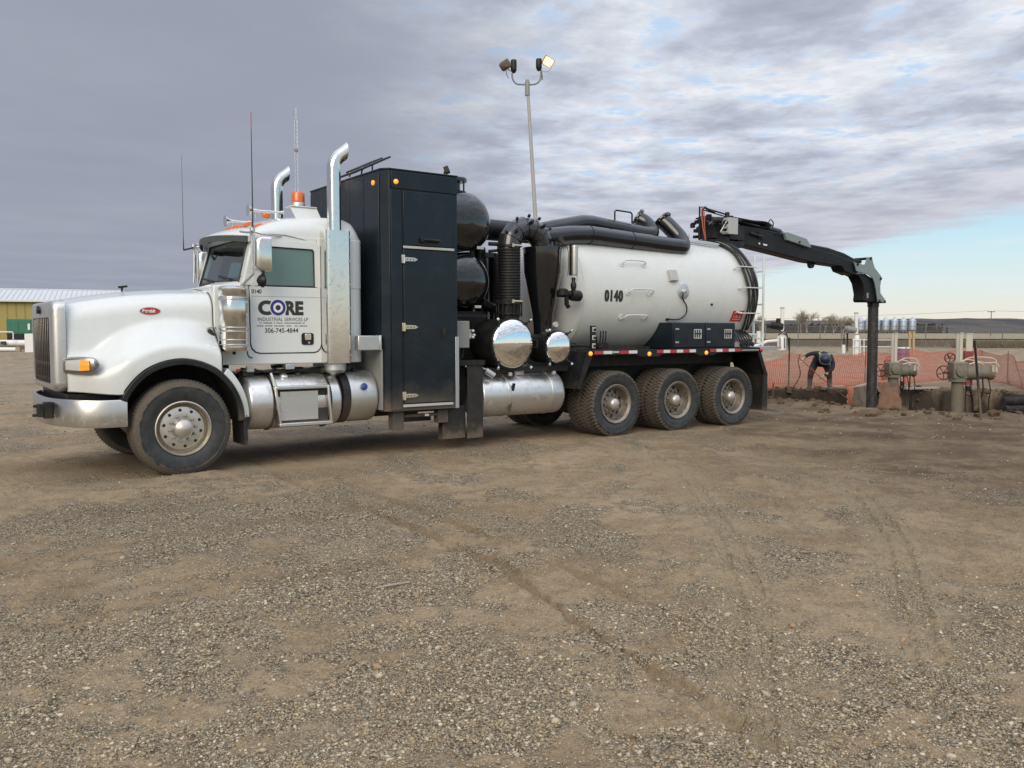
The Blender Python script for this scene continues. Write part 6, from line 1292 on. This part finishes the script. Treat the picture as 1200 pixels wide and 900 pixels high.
# grain bins
def grain_bin(px, label):
    b = at(px, 387, 535); t = thing('grain_bin', label, 'grain bin', (b.x, 535, 0), group='row of steel grain bins'); r = 2.15
    prof = [(r, 2.2)]
    for k in range(9): z = 2.2 + k * .62; prof += [(r, z + .02), (r + .06, z + .31), (r, z + .60)]
    obj('bin_wall', MB().lathe(prof, (0, 0, 0), (0, 0, 1), 24), 'binsteel', t, angle=0); obj('bin_roof', MB().lathe([(r + .15, 7.7), (.35, 9.75), (.35, 9.95), (.001, 10.05)], (0, 0, 0), (0, 0, 1), 24), 'binsteel', t, angle=0)
    obj('hopper', MB().lathe([(.3, .6), (r - .05, 2.2)], (0, 0, 0), (0, 0, 1), 20), 'binsteel', t); lg = MB()
    for k in range(6): a = k * PI / 3; lg.cyl((r * math.cos(a), r * math.sin(a), -.2), (r * math.cos(a), r * math.sin(a), 2.3), .12, n=4)
    obj('bin_legs', lg, 'fencepost', t)['kind'] = 'stuff'
for px, lb in ((1008.2, 'leftmost grain bin of the row left of the black suction pipe'), (1017.3, 'grain bin just left of the black suction pipe'), (1027, 'grain bin hidden mostly behind the black suction pipe'), (1037.6, 'first grain bin right of the black suction pipe'), (1048, 'second grain bin right of the suction pipe, over white marker boards'), (1058.4, 'third grain bin right of the suction pipe, next to the end one'), (1069, 'end grain bin at the right of the row, clear sky beside it')): grain_bin(px, lb)
# power line
pp = thing('power_pole', 'wooden power pole with a short crossarm standing in the far field', 'power pole', (at(1161, 388, 300).x, 300, 0)); hp = at(1161, 364.5, 300).z
obj('pole', MB().cyl((0, 0, -.3), (0, 0, hp), .18, .12, n=8), 'polewood', pp); obj('crossarm', MB().box(-1.25, 1.25, -.08, .08, hp - .35, hp - .10), 'polewood', pp)
for x in (-1.1, 0, 1.1): obj('insulator', MB().cyl((x, 0, hp - .1), (x, 0, hp + .15), .07, n=6), 'lightgrey', pp)
c0_ = Vector((at(1161, 388, 300).x, 300, hp + .1))
for dx, d_, sg, lb in ((1.1, (95, -10, .2), 1.0, 'overhead wire running on past the far power pole out of the picture, front one'), (-1.1, (-130, 260, 1.0), 2.0, 'thin overhead wire running away from the far power pole over the hills')):
    a = c0_ + Vector((dx, 0, 0)); b = a + Vector(d_); tag(obj('power_line', MB().tube([a.lerp(b, k / 8) - Vector((0, 0, 4 * sg * (k / 8) * (1 - k / 8))) for k in range(9)], .035, 4), 'cable', angle=0), lb, 'power line')
# chain-link yard fence
cf = thing('yard_fence', 'low galvanised wire fence across the back of the gravel yard', 'fence', (0, 88, 0)); fp_ = None
xs_f = [at(px, 388, 88).x for px in (858, 878, 897, 935.5, 961, 986, 1018, 1050, 1085, 1127, 1175, 1212, 1250)]
for x in xs_f:
    if fp_ is None: fp_ = obj('fence_post', MB().cyl((0, 0, 0), (0, 0, 2.25), .045, n=6).cyl((0, 0, 2.2), (.18, -.1, 2.5), .02, n=4), 'fencepost', cf, loc=(x, 0, 0))
    else: link_copy(fp_, cf, (x, 0, 0))
for z, r in ((2.12, .022), (1.62, .016), (.8, .05)): obj('fence_rail', MB().tube([(x, 0, z) for x in (xs_f[0], xs_f[-1])], r, 5), 'fencepost' if z > 1 else 'satin', cf)
mw = MB()
for k in range(360): x = xs_f[0] + k * .10 * 1.25; mw.beam((x, 0, .05), (x + 2.05, 0, 2.1), .012, .012); mw.beam((x + 2.05, .01, .05), (x, .01, 2.1), .012, .012)
obj('wire_mesh', mw, 'fencepost', cf, angle=0)['kind'] = 'stuff'
# scrub at the edge of the pad
def scrub():
    m = MB(); r_ = random.Random(9)
    for k in range(5200):
        if r_.random() < .62: x = r_.uniform(20, 100); y = r_.uniform(91, 135)
        else: x = r_.uniform(-130, 20); y = r_.uniform(131, 170)
        if x / y > .49 and r_.random() < .5: y = r_.uniform(84, 95); x = y * r_.uniform(.5, .62)
        h = r_.uniform(.25, .95); z0 = 0
        for j in range(4): a = r_.uniform(0, 2 * PI); w_ = r_.uniform(.02, .07); dx, dy = r_.uniform(-.5, .5), r_.uniform(-.3, .3); m.add([(x + dx * .3, y + dy * .3, z0), (x + dx * .3 + w_, y + dy * .3, z0), (x + dx, y + dy, h * r_.uniform(.6, 1))], [(0, 1, 2)])
    t = NT('dry_scrub'); t.set(t.mix(t.noise(.5, 4, .7), (.07, .057, .04, 1), (.20, .16, .105, 1)), 1, 0, Specular_IOR_Level=0); o = obj('dry_grass', m, t.m, angle=0); o['kind'] = 'stuff'
scrub()

# ---- pipeline risers behind the worker
def riser(px0, px1, cyl_top, cyl_bot, stack_px, stack_top, y, label, extra):
    b = at((px0 + px1) / 2, cyl_bot, y); b.z = 0; t = thing('pipeline_riser', label, 'pipe riser', tuple(b)); L = lambda px, py, dy=0: at(px, py, y + dy) - b
    r = (px1 - px0) / 2 / CX * y; zt = L(px0, cyl_top).z; obj('vessel', MB().lathe([(r, 0), (r, zt - r * .3), (r * .8, zt), (.001, zt + r * .2)], (0, 0, 0), (0, 0, 1), 20), 'pipewhite', t)
    obj('vent_stack', MB().tube([L(stack_px, cyl_top - 2), L(stack_px, stack_top)], 2.1 / CX * y, 12), 'pipewhite', t); obj('stack_cap', MB().tube([L(stack_px, stack_top), L(stack_px, stack_top - 1.6)], 2.5 / CX * y, 12), 'lightgrey', t)
    extra(t, L); return t
def ex1(t, L):
    obj('actuator', MB().tube([L(904, 381), L(917, 383)], .32, 12).tube([L(899, 382), L(905, 381)], .2, 10).tube([L(912, 373), L(912, 381)], .18, 10), 'satin', t)
    s = MB(); s.tube([L(912, 386, -.6), L(921, 393, -.6)], .05, 5).tube([L(921, 386, -.6), L(912, 393, -.6)], .05, 5).tube([L(914, 396, -.5), L(914, 408, -.5)], .04, 5).tube([L(919.5, 396, -.5), L(919.5, 408, -.5)], .04, 5).tube([L(921, 390, -.4), L(924, 398, -.4), L(924.5, 412, -.4)], .06, 5)
    obj('black_strap', s, 'cable', t)['kind'] = 'stuff'; obj('side_pipe', MB().tube([L(912, 399), L(899, 400), L(884, 406)], .14, 10).tube([L(889, 388), L(889, 402)], .18, 10), 'pipewhite', t)
riser(910.5, 921, 393, 410.5, 916.8, 361.5, 76, 'white pipeline riser with crossed black straps and tall vent stack, left of the worker', ex1)
def ex2(t, L):
    obj('actuator', MB().tube([L(992, 385), L(1003, 387)], .20, 12).tube([L(990, 384.5), L(993, 385)], .15, 10).tube([L(988, 386), L(988, 393), L(990, 396)], .05, 6).tube([L(1000, 379), L(1000, 386)], .12, 8), 'grey', t)
    obj('support_leg', MB().tube([L(993, 390), L(993, 412)], .06, 6).tube([L(989, 392), L(989, 405)], .04, 6), 'satin', t); obj('small_cylinder', MB().tube([L(988.5, 404), L(988.5, 414)], .12, 10), 'pipewhite', t)
    rl = MB()
    for px in (1000, 1008, 1012.5, 1018.5): rl.tube([L(px, 397, -.3), L(px, 418, -.3)], .035, 6)
    for py in (398, 406): rl.tube([L(999, py, -.3), L(1045, py + .5, -.3)], .03, 6)
    obj('guard_rail', rl, 'pipewhite', t)['kind'] = 'stuff'
riser(1000.5, 1006.5, 393, 416, 1003.5, 367.5, 60, 'white pipeline riser with guard rails and grey actuator, left of the suction pipe', ex2)

# ---- marker boards and small items round the dig
def board(pxa, pxb, t_, b_, y, label, red=False):
    a = at(pxa, b_, y); w_ = (pxb - pxa) / CX * y; h = (b_ - t_) / CX * y; o = thing('marker_post', label, 'marker post', (a.x + w_ / 2, y, gz(a.x, y)))
    zt = at(pxa, t_, y).z - o.location.z; obj('board', MB().box(-w_ / 2, w_ / 2, -.025, .025, -.1, zt), 'cream', o, bevel=.01)
    obj('cap', MB().box(-w_ / 2 - .01, w_ / 2 + .01, -.035, .035, zt, zt + .03), 'lightgrey', o)
    if red: obj('red_base', MB().box(-w_ / 2 - .05, w_ / 2 + .02, -.05, .05, .0, at(pxa, 411.5, y).z - o.location.z), 'fadedred', o)
board(1044.2, 1047.4, 391.5, 412, 27, 'left white marker board behind the nearer-left beige valve'); board(1047.9, 1051, 391, 420, 26.6, 'right, longer white marker board above the left beige valve')
board(1120.2, 1123.6, 392, 414, 26, 'white marker board, left of the pair above the right beige valve'); board(1124, 1127.4, 391, 424, 25.6, 'long white marker board, right of the pair above the right beige valve'); board(1131.6, 1139, 391.5, 417, 27, 'broad white marker board with red base behind the right beige valve', True)
for px, lb in ((1065.6, 'left of two thin tan posts below the grain bins'), (1070.2, 'right of two thin tan posts below the grain bins')):
    b = at(px, 408, 62); tag(obj('tan_post', MB().box(-.07, .07, -.07, .07, -.4, at(px, 388.5, 62).z - .0), 'tan', loc=(b.x, 62, 0), bevel=.01), lb, 'post')
b = at(1058.5, 424, 42); dr = thing('drum', 'faded blue drum with a white lid behind the left beige valve', 'drum', (b.x, 42, 0)); hz2 = at(1058, 407.5, 42).z
obj('drum_body', MB().lathe([(.26, 0), (.27, .05), (.27, hz2 * .33), (.285, hz2 * .36), (.27, hz2 * .39), (.27, hz2 * .68), (.285, hz2 * .71), (.27, hz2 * .74), (.27, hz2 - .04)], (0, 0, 0), (0, 0, 1), 28), 'purple', dr); obj('drum_lid', MB().lathe([(.285, hz2 - .04), (.29, hz2), (.27, hz2 + .02), (.001, hz2 + .02)], (0, 0, 0), (0, 0, 1), 28), 'pipewhite', dr)
b = at(1042, 424, 30); jc = thing('fuel_can', 'red fuel can on the ground left of the white marker boards', 'fuel can', (b.x, 30, gz(b.x, 30)))
obj('can_body', MB().prism([(-.16, 0), (.16, 0), (.16, .26), (.08, .36), (-.12, .36), (-.16, .3)], -.1, .1), 'fadedred', jc, bevel=.03, loc=(0, 0, .33)); obj('can_stand', MB().box(-.2, .2, -.14, .14, 0, .33), 'satin', jc); obj('can_handle', MB().tube([(-.1, 0, .69), (-.08, 0, .76), (.05, 0, .76), (.08, 0, .69)], .02, 6), 'red', jc)

# ---- valves in the dig
def valve(px, y, ztop, zbot, gl, label, top_wheel):
    b = at(px, 450, y); t = thing('gate_valve', label, 'valve', (b.x, y, gz(b.x, y))); g = -t.location.z
    Z = lambda z: z + g
    obj('column', MB().lathe([(.125, -.15), (.125, Z(zbot) - .02)], (0, 0, 0), (0, 0, 1), 24), 'concretecol', t); hh = ztop - zbot
    fl_ = MB().lathe([(.19, Z(zbot) - .03), (.19, Z(zbot) + .04)], (0, 0, 0), (0, 0, 1), 24); obj('flange', fl_, 'valve', t)
    bd = obj('gear_housing', MB().box(-.17, .15, -.17, .17, Z(zbot) + .03, Z(ztop)), 'valve', t, bevel=.03); obj('housing_cover', MB().lathe([(.13, 0), (.12, -.05), (.05, -.07)], (-.01, -.17, Z(zbot) + hh * .5), (0, 1, 0), 20), 'valve', bd)
    gb = obj('gearbox', MB().lathe([(.13, 0), (.165, .04), (.165, gl * .45), (.14, gl * .5), (.14, gl * .8), (.165, gl * .84), (.165, gl * .94), (.10, gl)], (.13, 0, Z(zbot) + hh * .42), (1, 0, 0), 24), 'valve', t, angle=30)
    bt_ = MB()
    for k in range(10): a = k * PI / 5; bt_.cyl((.13 + gl * .86, .145 * math.cos(a), Z(zbot) + hh * .42 + .145 * math.sin(a)), (.13 + gl * .98, .145 * math.cos(a), Z(zbot) + hh * .42 + .145 * math.sin(a)), .014, n=6)
    obj('gearbox_bolts', bt_, 'rust', gb)['kind'] = 'stuff'
    tb_ = MB(); zz_ = Z(ztop)
    tb_.tube(smooth_path([(.05, -.1, zz_ - .02), (.12, -.12, zz_ + .05), (.3, -.12, zz_ + .03), (gl * .8, -.12, zz_ - .02), (gl + .1, -.13, zz_ - .02), (gl + .18, -.14, zz_ - .12)], 4), .016, 7)
    tb_.tube(smooth_path([(.1, .05, zz_), (.3, .05, zz_ + .09), (gl * .9, .05, zz_ + .10), (gl + .16, .03, zz_ + .06), (gl + .19, 0, zz_ - .08), (gl + .17, 0, zz_ - .24)], 4), .016, 7)
    tb_.tube(smooth_path([(.16, -.16, zz_ - .05), (.35, -.2, zz_ - .01), (gl * .7, -.19, zz_ - .08)], 4), .02, 7); tb_.lathe([(.035, 0), (.035, .12)], (gl + .12, -.12, zz_ - .24), (0, 0, 1), 10); tb_.lathe([(.03, 0), (.03, .14)], (gl + .04, -.14, zz_ - .22), (0, 0, 1), 10)
    obj('control_tubing', tb_, 'valve_pale', t)['kind'] = 'stuff'
    def wheel(c, r, ax):
        c = Vector(c); ax = Vector(ax).normalized(); u = ax.cross(Vector((0, 0, 1))); u = Vector((1, 0, 0)) if u.length < .1 else u.normalized(); w_ = ax.cross(u); m = MB().tube([c + (u * math.cos(a) + w_ * math.sin(a)) * r for a in np.linspace(0, 2 * PI, 25)[:-1]], .014, 6, True)
        for k in range(5): a = k * 2 * PI / 5 + .3; m.cyl(c, c + (u * math.cos(a) + w_ * math.sin(a)) * r, .010, n=5)
        m.cyl(c - ax * .03, c + ax * .14, .025, n=8); return obj('handwheel', m, 'rust', t)
    wheel((-.36, -.08, Z(zbot) + hh * .42), .155, (.75, .65, 0)); obj('wheel_shaft', MB().cyl((-.36, -.08, Z(zbot) + hh * .42), (-.1, 0, Z(zbot) + hh * .42), .02, n=6), 'rust', t)
    if top_wheel: wheel((-.14, .1, Z(ztop) + .09), .11, (.2, 1, .25))
    lp = MB(); r_ = random.Random(int(px))
    for k in range(5): x = .20 + k * gl / 5.2; lp.tube(smooth_path([(x, .05, Z(zbot) + .05), (x + r_.uniform(-.05, .05), 0, Z(zbot) - .25), (x + r_.uniform(-.08, .08), .05, Z(zbot) - .6), (x + r_.uniform(-.1, .1), 0, -.05)], 4), .018 if k % 2 else .012, 6)
    lp.lathe([(.045, 0), (.045, .12)], (.24, .0, Z(zbot) - .25), (0, 0, 1), 8); obj('drop_tubing', lp, 'satin', t)['kind'] = 'stuff'; return t
valve(1046.5, 22.6, .86, .50, .44, 'left beige valve on a pipe column, beside the black suction pipe', False); valve(1122, 20.0, .96, .54, .68, 'right, larger beige valve with rusty handwheels in the dig', True)
# black corrugated pipes lying in the right end of the dig
for k, (z, dy) in enumerate(((-.44, 0), (-.44, .30), (-.24, .15), (-.05, .28))):
    m = MB(); pr = []
    for j in range(56): pr += [(.085, j * .03), (.108, j * .03 + .008), (.108, j * .03 + .02), (.085, j * .03 + .028)]
    tag(obj('drain_pipe', m.lathe(pr, (11.62 + .05 * k, 20.8 + dy, z + .02), (.97, .12, .0), 14), 'rubber', angle=0), ('black corrugated pipe at the bottom front of the heap in the dig', 'black corrugated pipe at the bottom back of the heap in the dig', 'black corrugated pipe in the middle of the heap in the dig', 'black corrugated pipe on top of the heap in the dig')[k], 'drain pipe', 'black corrugated pipes in the dig')
# stakes
def stake(a, b, r, label, mat='satin'): o = obj('stake', MB().tube([a, b], r, 8), mat); tag(o, label, 'stake'); return o
s1 = at(924, 457, 24.7); stake((s1.x, 24.7, gz(s1.x, 24.7) - .2), tuple(at(925.3, 395.5, 24.7)), .018, 'upright rusty black stake holding the orange fence left of the worker')
s2 = at(1151, 494, 16.1); stake((s2.x, 16.1, -.12), tuple(at(1142, 399, 16.3)), .022, 'black leaning steel stake in front of the right valve')
s3 = at(906, 463, 22.2); stake((s3.x, 22.2, -.1), (s3.x, 22.2, at(906, 449, 22.2).z), .016, 'short black stake at the left end of the dig, right of its twin'); s3 = at(899, 463, 22.3); stake((s3.x, 22.3, -.1), (s3.x, 22.3, at(899, 450, 22.3).z), .014, 'short black stake at the left end of the dig, next to the mudflap')
# orange snow fence, real netting
def net():
    path = [(6.35, 25.3, .42), (7.0, 25.1, .78), (at(924.6, 420, 24.8).x, 24.8, 1.02), (8.7, 25.35, 1.00), (10.3, 25.7, 1.06), (12.5, 28.0, 1.04), (16.1, 30.6, 1.02), (15.3, 27.2, .92), (14.2, 24.3, .82), (14.0, 21.4, .85), (13.9, 18.2, .9)]
    P = smooth_path([(x, y, z) for x, y, z in path], 1); P = [Vector(p) for p in path]; L = [0]
    for a, b in zip(P, P[1:]): L.append(L[-1] + (b.xy - a.xy).length)
    def pt(s, t):
        i = max(k for k in range(len(L) - 1) if L[k] <= s + 1e-6); f = (s - L[i]) / (L[i + 1] - L[i]); a, b = P[i], P[i + 1]; p = a.lerp(b, f); sag = .07 * math.sin(PI * min(1, f)) + .03 * math.sin(s * 2.3); g = .02
        lean = .18 * (1 - t) * math.sin(s * .7); return Vector((p.x + .05 * math.sin(s * 3.1 + t * 2), p.y + lean + .06 * math.sin(s * 1.7 + 4 * t), g + (p.z - sag - g) * t))
    m = MB(); T = L[-1]; n = int(T / .12); rows = 24
    for r_ in range(rows + 1):
        t = r_ / rows; h = .009 if r_ in (0, rows) else .0055; pts = [pt(T * k / n, t) for k in range(n + 1)]; vs = []
        for p in pts: vs += [p - Vector((0, 0, h)), p + Vector((0, 0, h))]
        m.add(vs, [(2 * k, 2 * k + 2, 2 * k + 3, 2 * k + 1) for k in range(n)])
    nv = int(T / .055)
    for k in range(nv + 1):
        s = min(T - 1e-4, T * k / nv); a = pt(s, 0); pts = [pt(s, t) for t in np.linspace(0, 1, 7)]; d = (pt(min(T - 1e-4, s + .01), .5) - pt(max(0, s - .01), .5)).normalized() * .0062; vs = []
        for p in pts: vs += [p - d, p + d]
        m.add(vs, [(2 * j, 2 * j + 1, 2 * j + 3, 2 * j + 2) for j in range(6)])
    f = thing('snow_fence', 'sagging orange plastic snow fence strung around the dig', 'fence', (7.8, 24.8, 0)); m.v = [(x - 7.8, y - 24.8, z) for x, y, z in m.v]; o = obj('netting', m, 'orange', f, angle=0); o['kind'] = 'stuff'
    for k, i in enumerate((4, 5, 6, 7, 8)): p = P[i]; obj('fence_stake', MB().cyl((p.x - 7.8, p.y - 24.78, -.2), (p.x - 7.8, p.y - 24.78, p.z + .12), .016, n=6), 'fencepost', f)
net()
# orange sheet hanging into the dig, mud-caked sheet on the right of it
def cloth(name, corners, mat, seed, label, n=14, amp=.05):
    r_ = random.Random(seed); a, b, c, d = [Vector(p) for p in corners]; vs = []; N = (b - a).cross(d - a).normalized()
    for i in range(n + 1):
        for j in range(n + 1):
            u, v = i / n, j / n; p = a.lerp(b, u).lerp(d.lerp(c, u), v); k = fbm(np.array([u * 3 + seed]), np.array([v * 1.6]), 3, seed)[0] - .5
            edge = (u < .01 or u > .99) * r_.uniform(-.03, .03); vs.append(p + N * (k * amp * 4 + .9 * amp * (fbm(np.array([u * 9 + seed]), np.array([v * 2.2 + 5]), 3, seed + 9)[0] - .5) * 2) + Vector((edge, 0, (r_.uniform(-.03, .03)) if v in (0, 1) else 0)))
    m = MB().add(vs, [(i * (n + 1) + j, i * (n + 1) + j + 1, (i + 1) * (n + 1) + j + 1, (i + 1) * (n + 1) + j) for i in range(n) for j in range(n)]); o = obj(name, m, mat, angle=80); sd_ = o.modifiers.new('s', 'SOLIDIFY'); sd_.thickness = .008; return tag(o, label, 'sheet')
cloth('orange_sheet', [at(991, 456, 22.6), at(1003, 452, 23.0), at(1000, 485, 22.2), at(993, 485, 22.0)], 'orangecloth', 3, 'strip of orange sheeting hanging into the dig below the board')
MT['brownsheet'] = paint('brown_muddy_sheet', (.10, .07, .045), .85, .8, scale=3, dirtcol=(.06, .045, .03, 1)); MT['mudsheet'] = paint('mud_caked_orange_sheet', (.16, .075, .04), .85, 2.2, scale=1.6, dirtcol=(.085, .06, .04, 1))
cloth('muddy_sheet', [at(1029, 450, 21.4), at(1049, 451, 21.8), at(1060, 486, 20.6), at(1026, 486, 20.4)], 'mudsheet', 8, 'mud-caked orange sheet heaped right of the black suction pipe', amp=.08)
cloth('muddy_sheet', [at(1000, 455, 22.4), at(1018, 453, 22.4), at(1020, 486, 20.9), at(1000, 486, 21.2)], 'brownsheet', 5, 'brown muddy sheet hanging left of the black suction pipe', amp=.05)
def plank(a, b, w_, h, label): o = obj('board', MB().beam(a, b, w_, h), 'wood', bevel=.006); return tag(o, label, 'board')
plank(at(995, 455.5, 23.4), at(1018, 449.5, 23.6), .16, .04, 'grey weathered board lying on the rim left of the suction pipe'); plank(at(934, 455.5, 24.75), at(988, 452.5, 25.0), .12, .05, 'long dark board along the rim behind the worker')
plank(at(1060, 455.5, 23.9), at(1098, 454.5, 24.2), .14, .05, 'board lying on the far rim between the two valves')
st_p = at(458, 691, 5.6); sk_ = obj('stick', MB().tube([(st_p.x - .10, 5.62, gz(st_p.x, 5.6) + .012), (st_p.x, 5.66, gz(st_p.x, 5.66) + .018), (st_p.x + .11, 5.72, gz(st_p.x + .1, 5.7) + .014)], [.006, .0075, .005], 7), 'wood'); tag(sk_, 'pale broken stick lying on the gravel in front of the truck', 'stick')

clods()
# ---- the worker, bent over the dig
def skin_body(name, chains, parent=None, lvl=2):
    vs = []; es = []; rs = []
    for ch in chains:
        prev = ch[0] if isinstance(ch[0], int) else None; start = 1 if prev is not None else 0
        for (p, r) in ch[start:]:
            vs.append(p); rs.append(r)
            if prev is not None: es.append((prev, len(vs) - 1))
            prev = len(vs) - 1
    me = bpy.data.meshes.new(name); me.from_pydata(vs, es, []); o = bpy.data.objects.new(name, me); COL.objects.link(o)
    sm_ = o.modifiers.new('skin', 'SKIN'); sm_.use_smooth_shade = True
    for i, v in enumerate(me.skin_vertices[0].data): r = rs[i]; v.radius = (r, r) if not isinstance(r, tuple) else r; v.use_root = (i == 0)
    sb = o.modifiers.new('sub', 'SUBSURF'); sb.levels = lvl; sb.render_levels = lvl
    dg = bpy.context.evaluated_depsgraph_get(); m2 = bpy.data.meshes.new_from_object(o.evaluated_get(dg)); o.modifiers.clear(); o.data = m2; m2.shade_smooth()
    if parent: o.parent = parent
    return o
wp_ = at(959.5, 458, 24.15); wg = gz(wp_.x, 24.15); person = thing('person', 'worker in navy jacket and maroon trousers bending over the dig with a lance', 'person', (wp_.x, 24.15, wg), R(-19.2))
hip = (.03, .30, .74)
fingL = [((-.475, -.33, .83), (-.50, -.36, .80), (-.48, -.385, .785)), ((-.465, -.35, .825), (-.485, -.385, .795), (-.46, -.40, .78)), ((-.45, -.365, .82), (-.465, -.40, .79), (-.44, -.41, .775)), ((-.435, -.375, .815), (-.445, -.405, .79), (-.425, -.41, .78))]
ch = [[(hip, (.19, .17)), ((.05, .16, .86), (.21, .18)), ((.09, -.02, .91), (.23, .19)), ((.12, -.18, .92), (.19, .15)), ((.135, -.29, .93), .065), ((.14, -.36, .90), .085), ((.145, -.43, .85), .095), ((.147, -.47, .80), .06)],
      [3, ((-.06, -.22, 1.02), .085), ((-.17, -.24, 1.03), .062), ((-.30, -.27, .99), .055), ((-.385, -.30, .91), .045), ((-.43, -.32, .86), .036), ((-.455, -.34, .84), .034)],
      [3, ((.30, -.22, .88), .085), ((.35, -.25, .76), .066), ((.34, -.30, .62), .056), ((.22, -.38, .50), .046), ((.12, -.42, .42), .036), ((.085, -.435, .39), .034)],
      [0, ((-.10, .22, .76), .125), ((-.17, .10, .62), .105), ((-.22, .0, .46), .085), ((-.235, .04, .30), .072), ((-.24, .07, .12), .058), ((-.24, .04, .05), .055), ((-.25, -.08, .035), .045), ((-.255, -.16, .03), .03)],
      [0, ((.16, .22, .74), .125), ((.23, .10, .60), .105), ((.26, .0, .45), .085), ((.27, .04, .30), .072), ((.275, .07, .12), .058), ((.28, .04, .05), .055), ((.29, -.08, .035), .045), ((.295, -.16, .03), .03)]]
base_n = [8]; tot = 8
for c_ in ch[1:]: tot += len(c_) - 1; base_n.append(tot)
hl = base_n[1] - 1; hr = base_n[2] - 1
for (a, b, c_) in fingL: ch.append([hl, (a, .0105), (b, .0095), (c_, .008)])
ch.append([hl - 1, ((-.43, -.35, .87), .012), ((-.44, -.385, .84), .010)])
for k in range(4): a = Vector((.05 - .012 * k, -.45 + .01 * k, .385 - .018 * k + .02)); ch.append([hr, (tuple(a), .0105), (tuple(a + Vector((-.03, -.012, -.012))), .0095), (tuple(a + Vector((-.025, .02, -.03))), .008)])
ch.append([hr - 1, ((.09, -.455, .42), .012), ((.055, -.47, .415), .010)])
body = skin_body('body', ch, person)
for nm in ('navycloth', 'maroon', 'boot', 'skin', 'glove', 'hivis'): body.data.materials.append(MT[nm])
for p_ in body.data.polygons:
    c_ = p_.center; mi = 0
    if c_.y > -.14 and c_.z < .62 and abs(c_.x - .03) < .5: mi = 1
    if c_.z < .33 and c_.y > -.30: mi = 2
    if (c_ - Vector((.145, -.43, .85))).length < .125 and c_.y < -.33: mi = 3
    if (c_ - Vector((-.46, -.345, .83))).length < .085 or (c_ - Vector((.065, -.44, .38))).length < .095: mi = 4
    if (abs((c_ - Vector((-.385, -.30, .91))).dot(Vector((.75, .2, .6)))) < .03 and c_.x < -.3) or (abs((c_ - Vector((.20, -.39, .48))).dot(Vector((-.8, -.3, -.5)))) < .03 and c_.z < .6 and c_.y < -.25 and c_.x > .1): mi = 5
    if mi == 0 and c_.z > .7 and (abs(c_.x - .05 - (c_.y + .2) * .2 + .02) < .024 or abs(c_.x - .235 - (c_.y + .2) * .2) < .024) and c_.y < .1: mi = 5
    p_.material_index = mi
hd = Vector((.145, -.43, .85)); hdir = Vector((.05, -.75, -.15)).normalized()   # crown of the head points at the camera and down
obj('hard_hat', MB().lathe([(.155, .0), (.162, .012), (.128, .02), (.125, .06), (.105, .105), (.06, .135), (.001, .145)], hd + hdir * .01 + Vector((0, 0, .03)), hdir + Vector((0, 0, .45)), 28), 'hat', person, angle=50); obj('hat_ridge', MB().tube(smooth_path([hd + Vector((0, .03, .16)), hd + Vector((0, -.07, .165)), hd + Vector((0, -.14, .11))], 4), .012, 6), 'hat', person)
fc = MB(); 
for sx in (-.035, .035): fc.lathe([(.012, 0), (.010, .006), (.001, .009)], hd + Vector((sx, -.055, -.085)), (0, -.4, -1), 10)
obj('eyes', fc, 'dark', person)['kind'] = 'stuff'; obj('nose', MB().lathe([(.016, 0), (.012, .02), (.001, .03)], hd + Vector((0, -.03, -.10)), (0, -.3, -1), 10), 'skin', person); obj('hair', MB().lathe([(.098, -.02), (.10, .03), (.09, .05)], hd, hdir + Vector((0, 0, .45)), 24), 'hair', person)
for sx in (-.097, .097): obj('ear', MB().lathe([(.028, -.008), (.028, .008)], hd + Vector((sx, .0, -.01)), (1, 0, 0), 12), 'skin', person)
PR = Matrix.Rotation(R(-19.2), 3, 'Z'); W0 = Vector(person.location)
la = W0 + PR @ Vector((-.47, -.37, .86)); lb = W0 + PR @ Vector((.045, -.465, .385)); lc = lb + (lb - la) * 1.15; lc.y -= .3
tag(obj('lance', MB().tube([la - (lb - la) * .12, la, lb, lc], .011, 8), 'lance_paint'), 'thin reddish digging lance held by the bending worker', 'lance')
ah = la - (lb - la) * .12; hp_ = smooth_path([ah, at(937.5, 415.5, 23.95), at(935.5, 424, 23.9), at(937.8, 438, 24.0), at(933, 449, 24.2), at(927, 456.3, 24.4), at(921, 457.5, 24.5)], 6)
tag(obj('air_hose', MB().tube(hp_, .013, 8), 'lance_paint'), 'dark red hose looping down from the worker to the ground', 'hose')
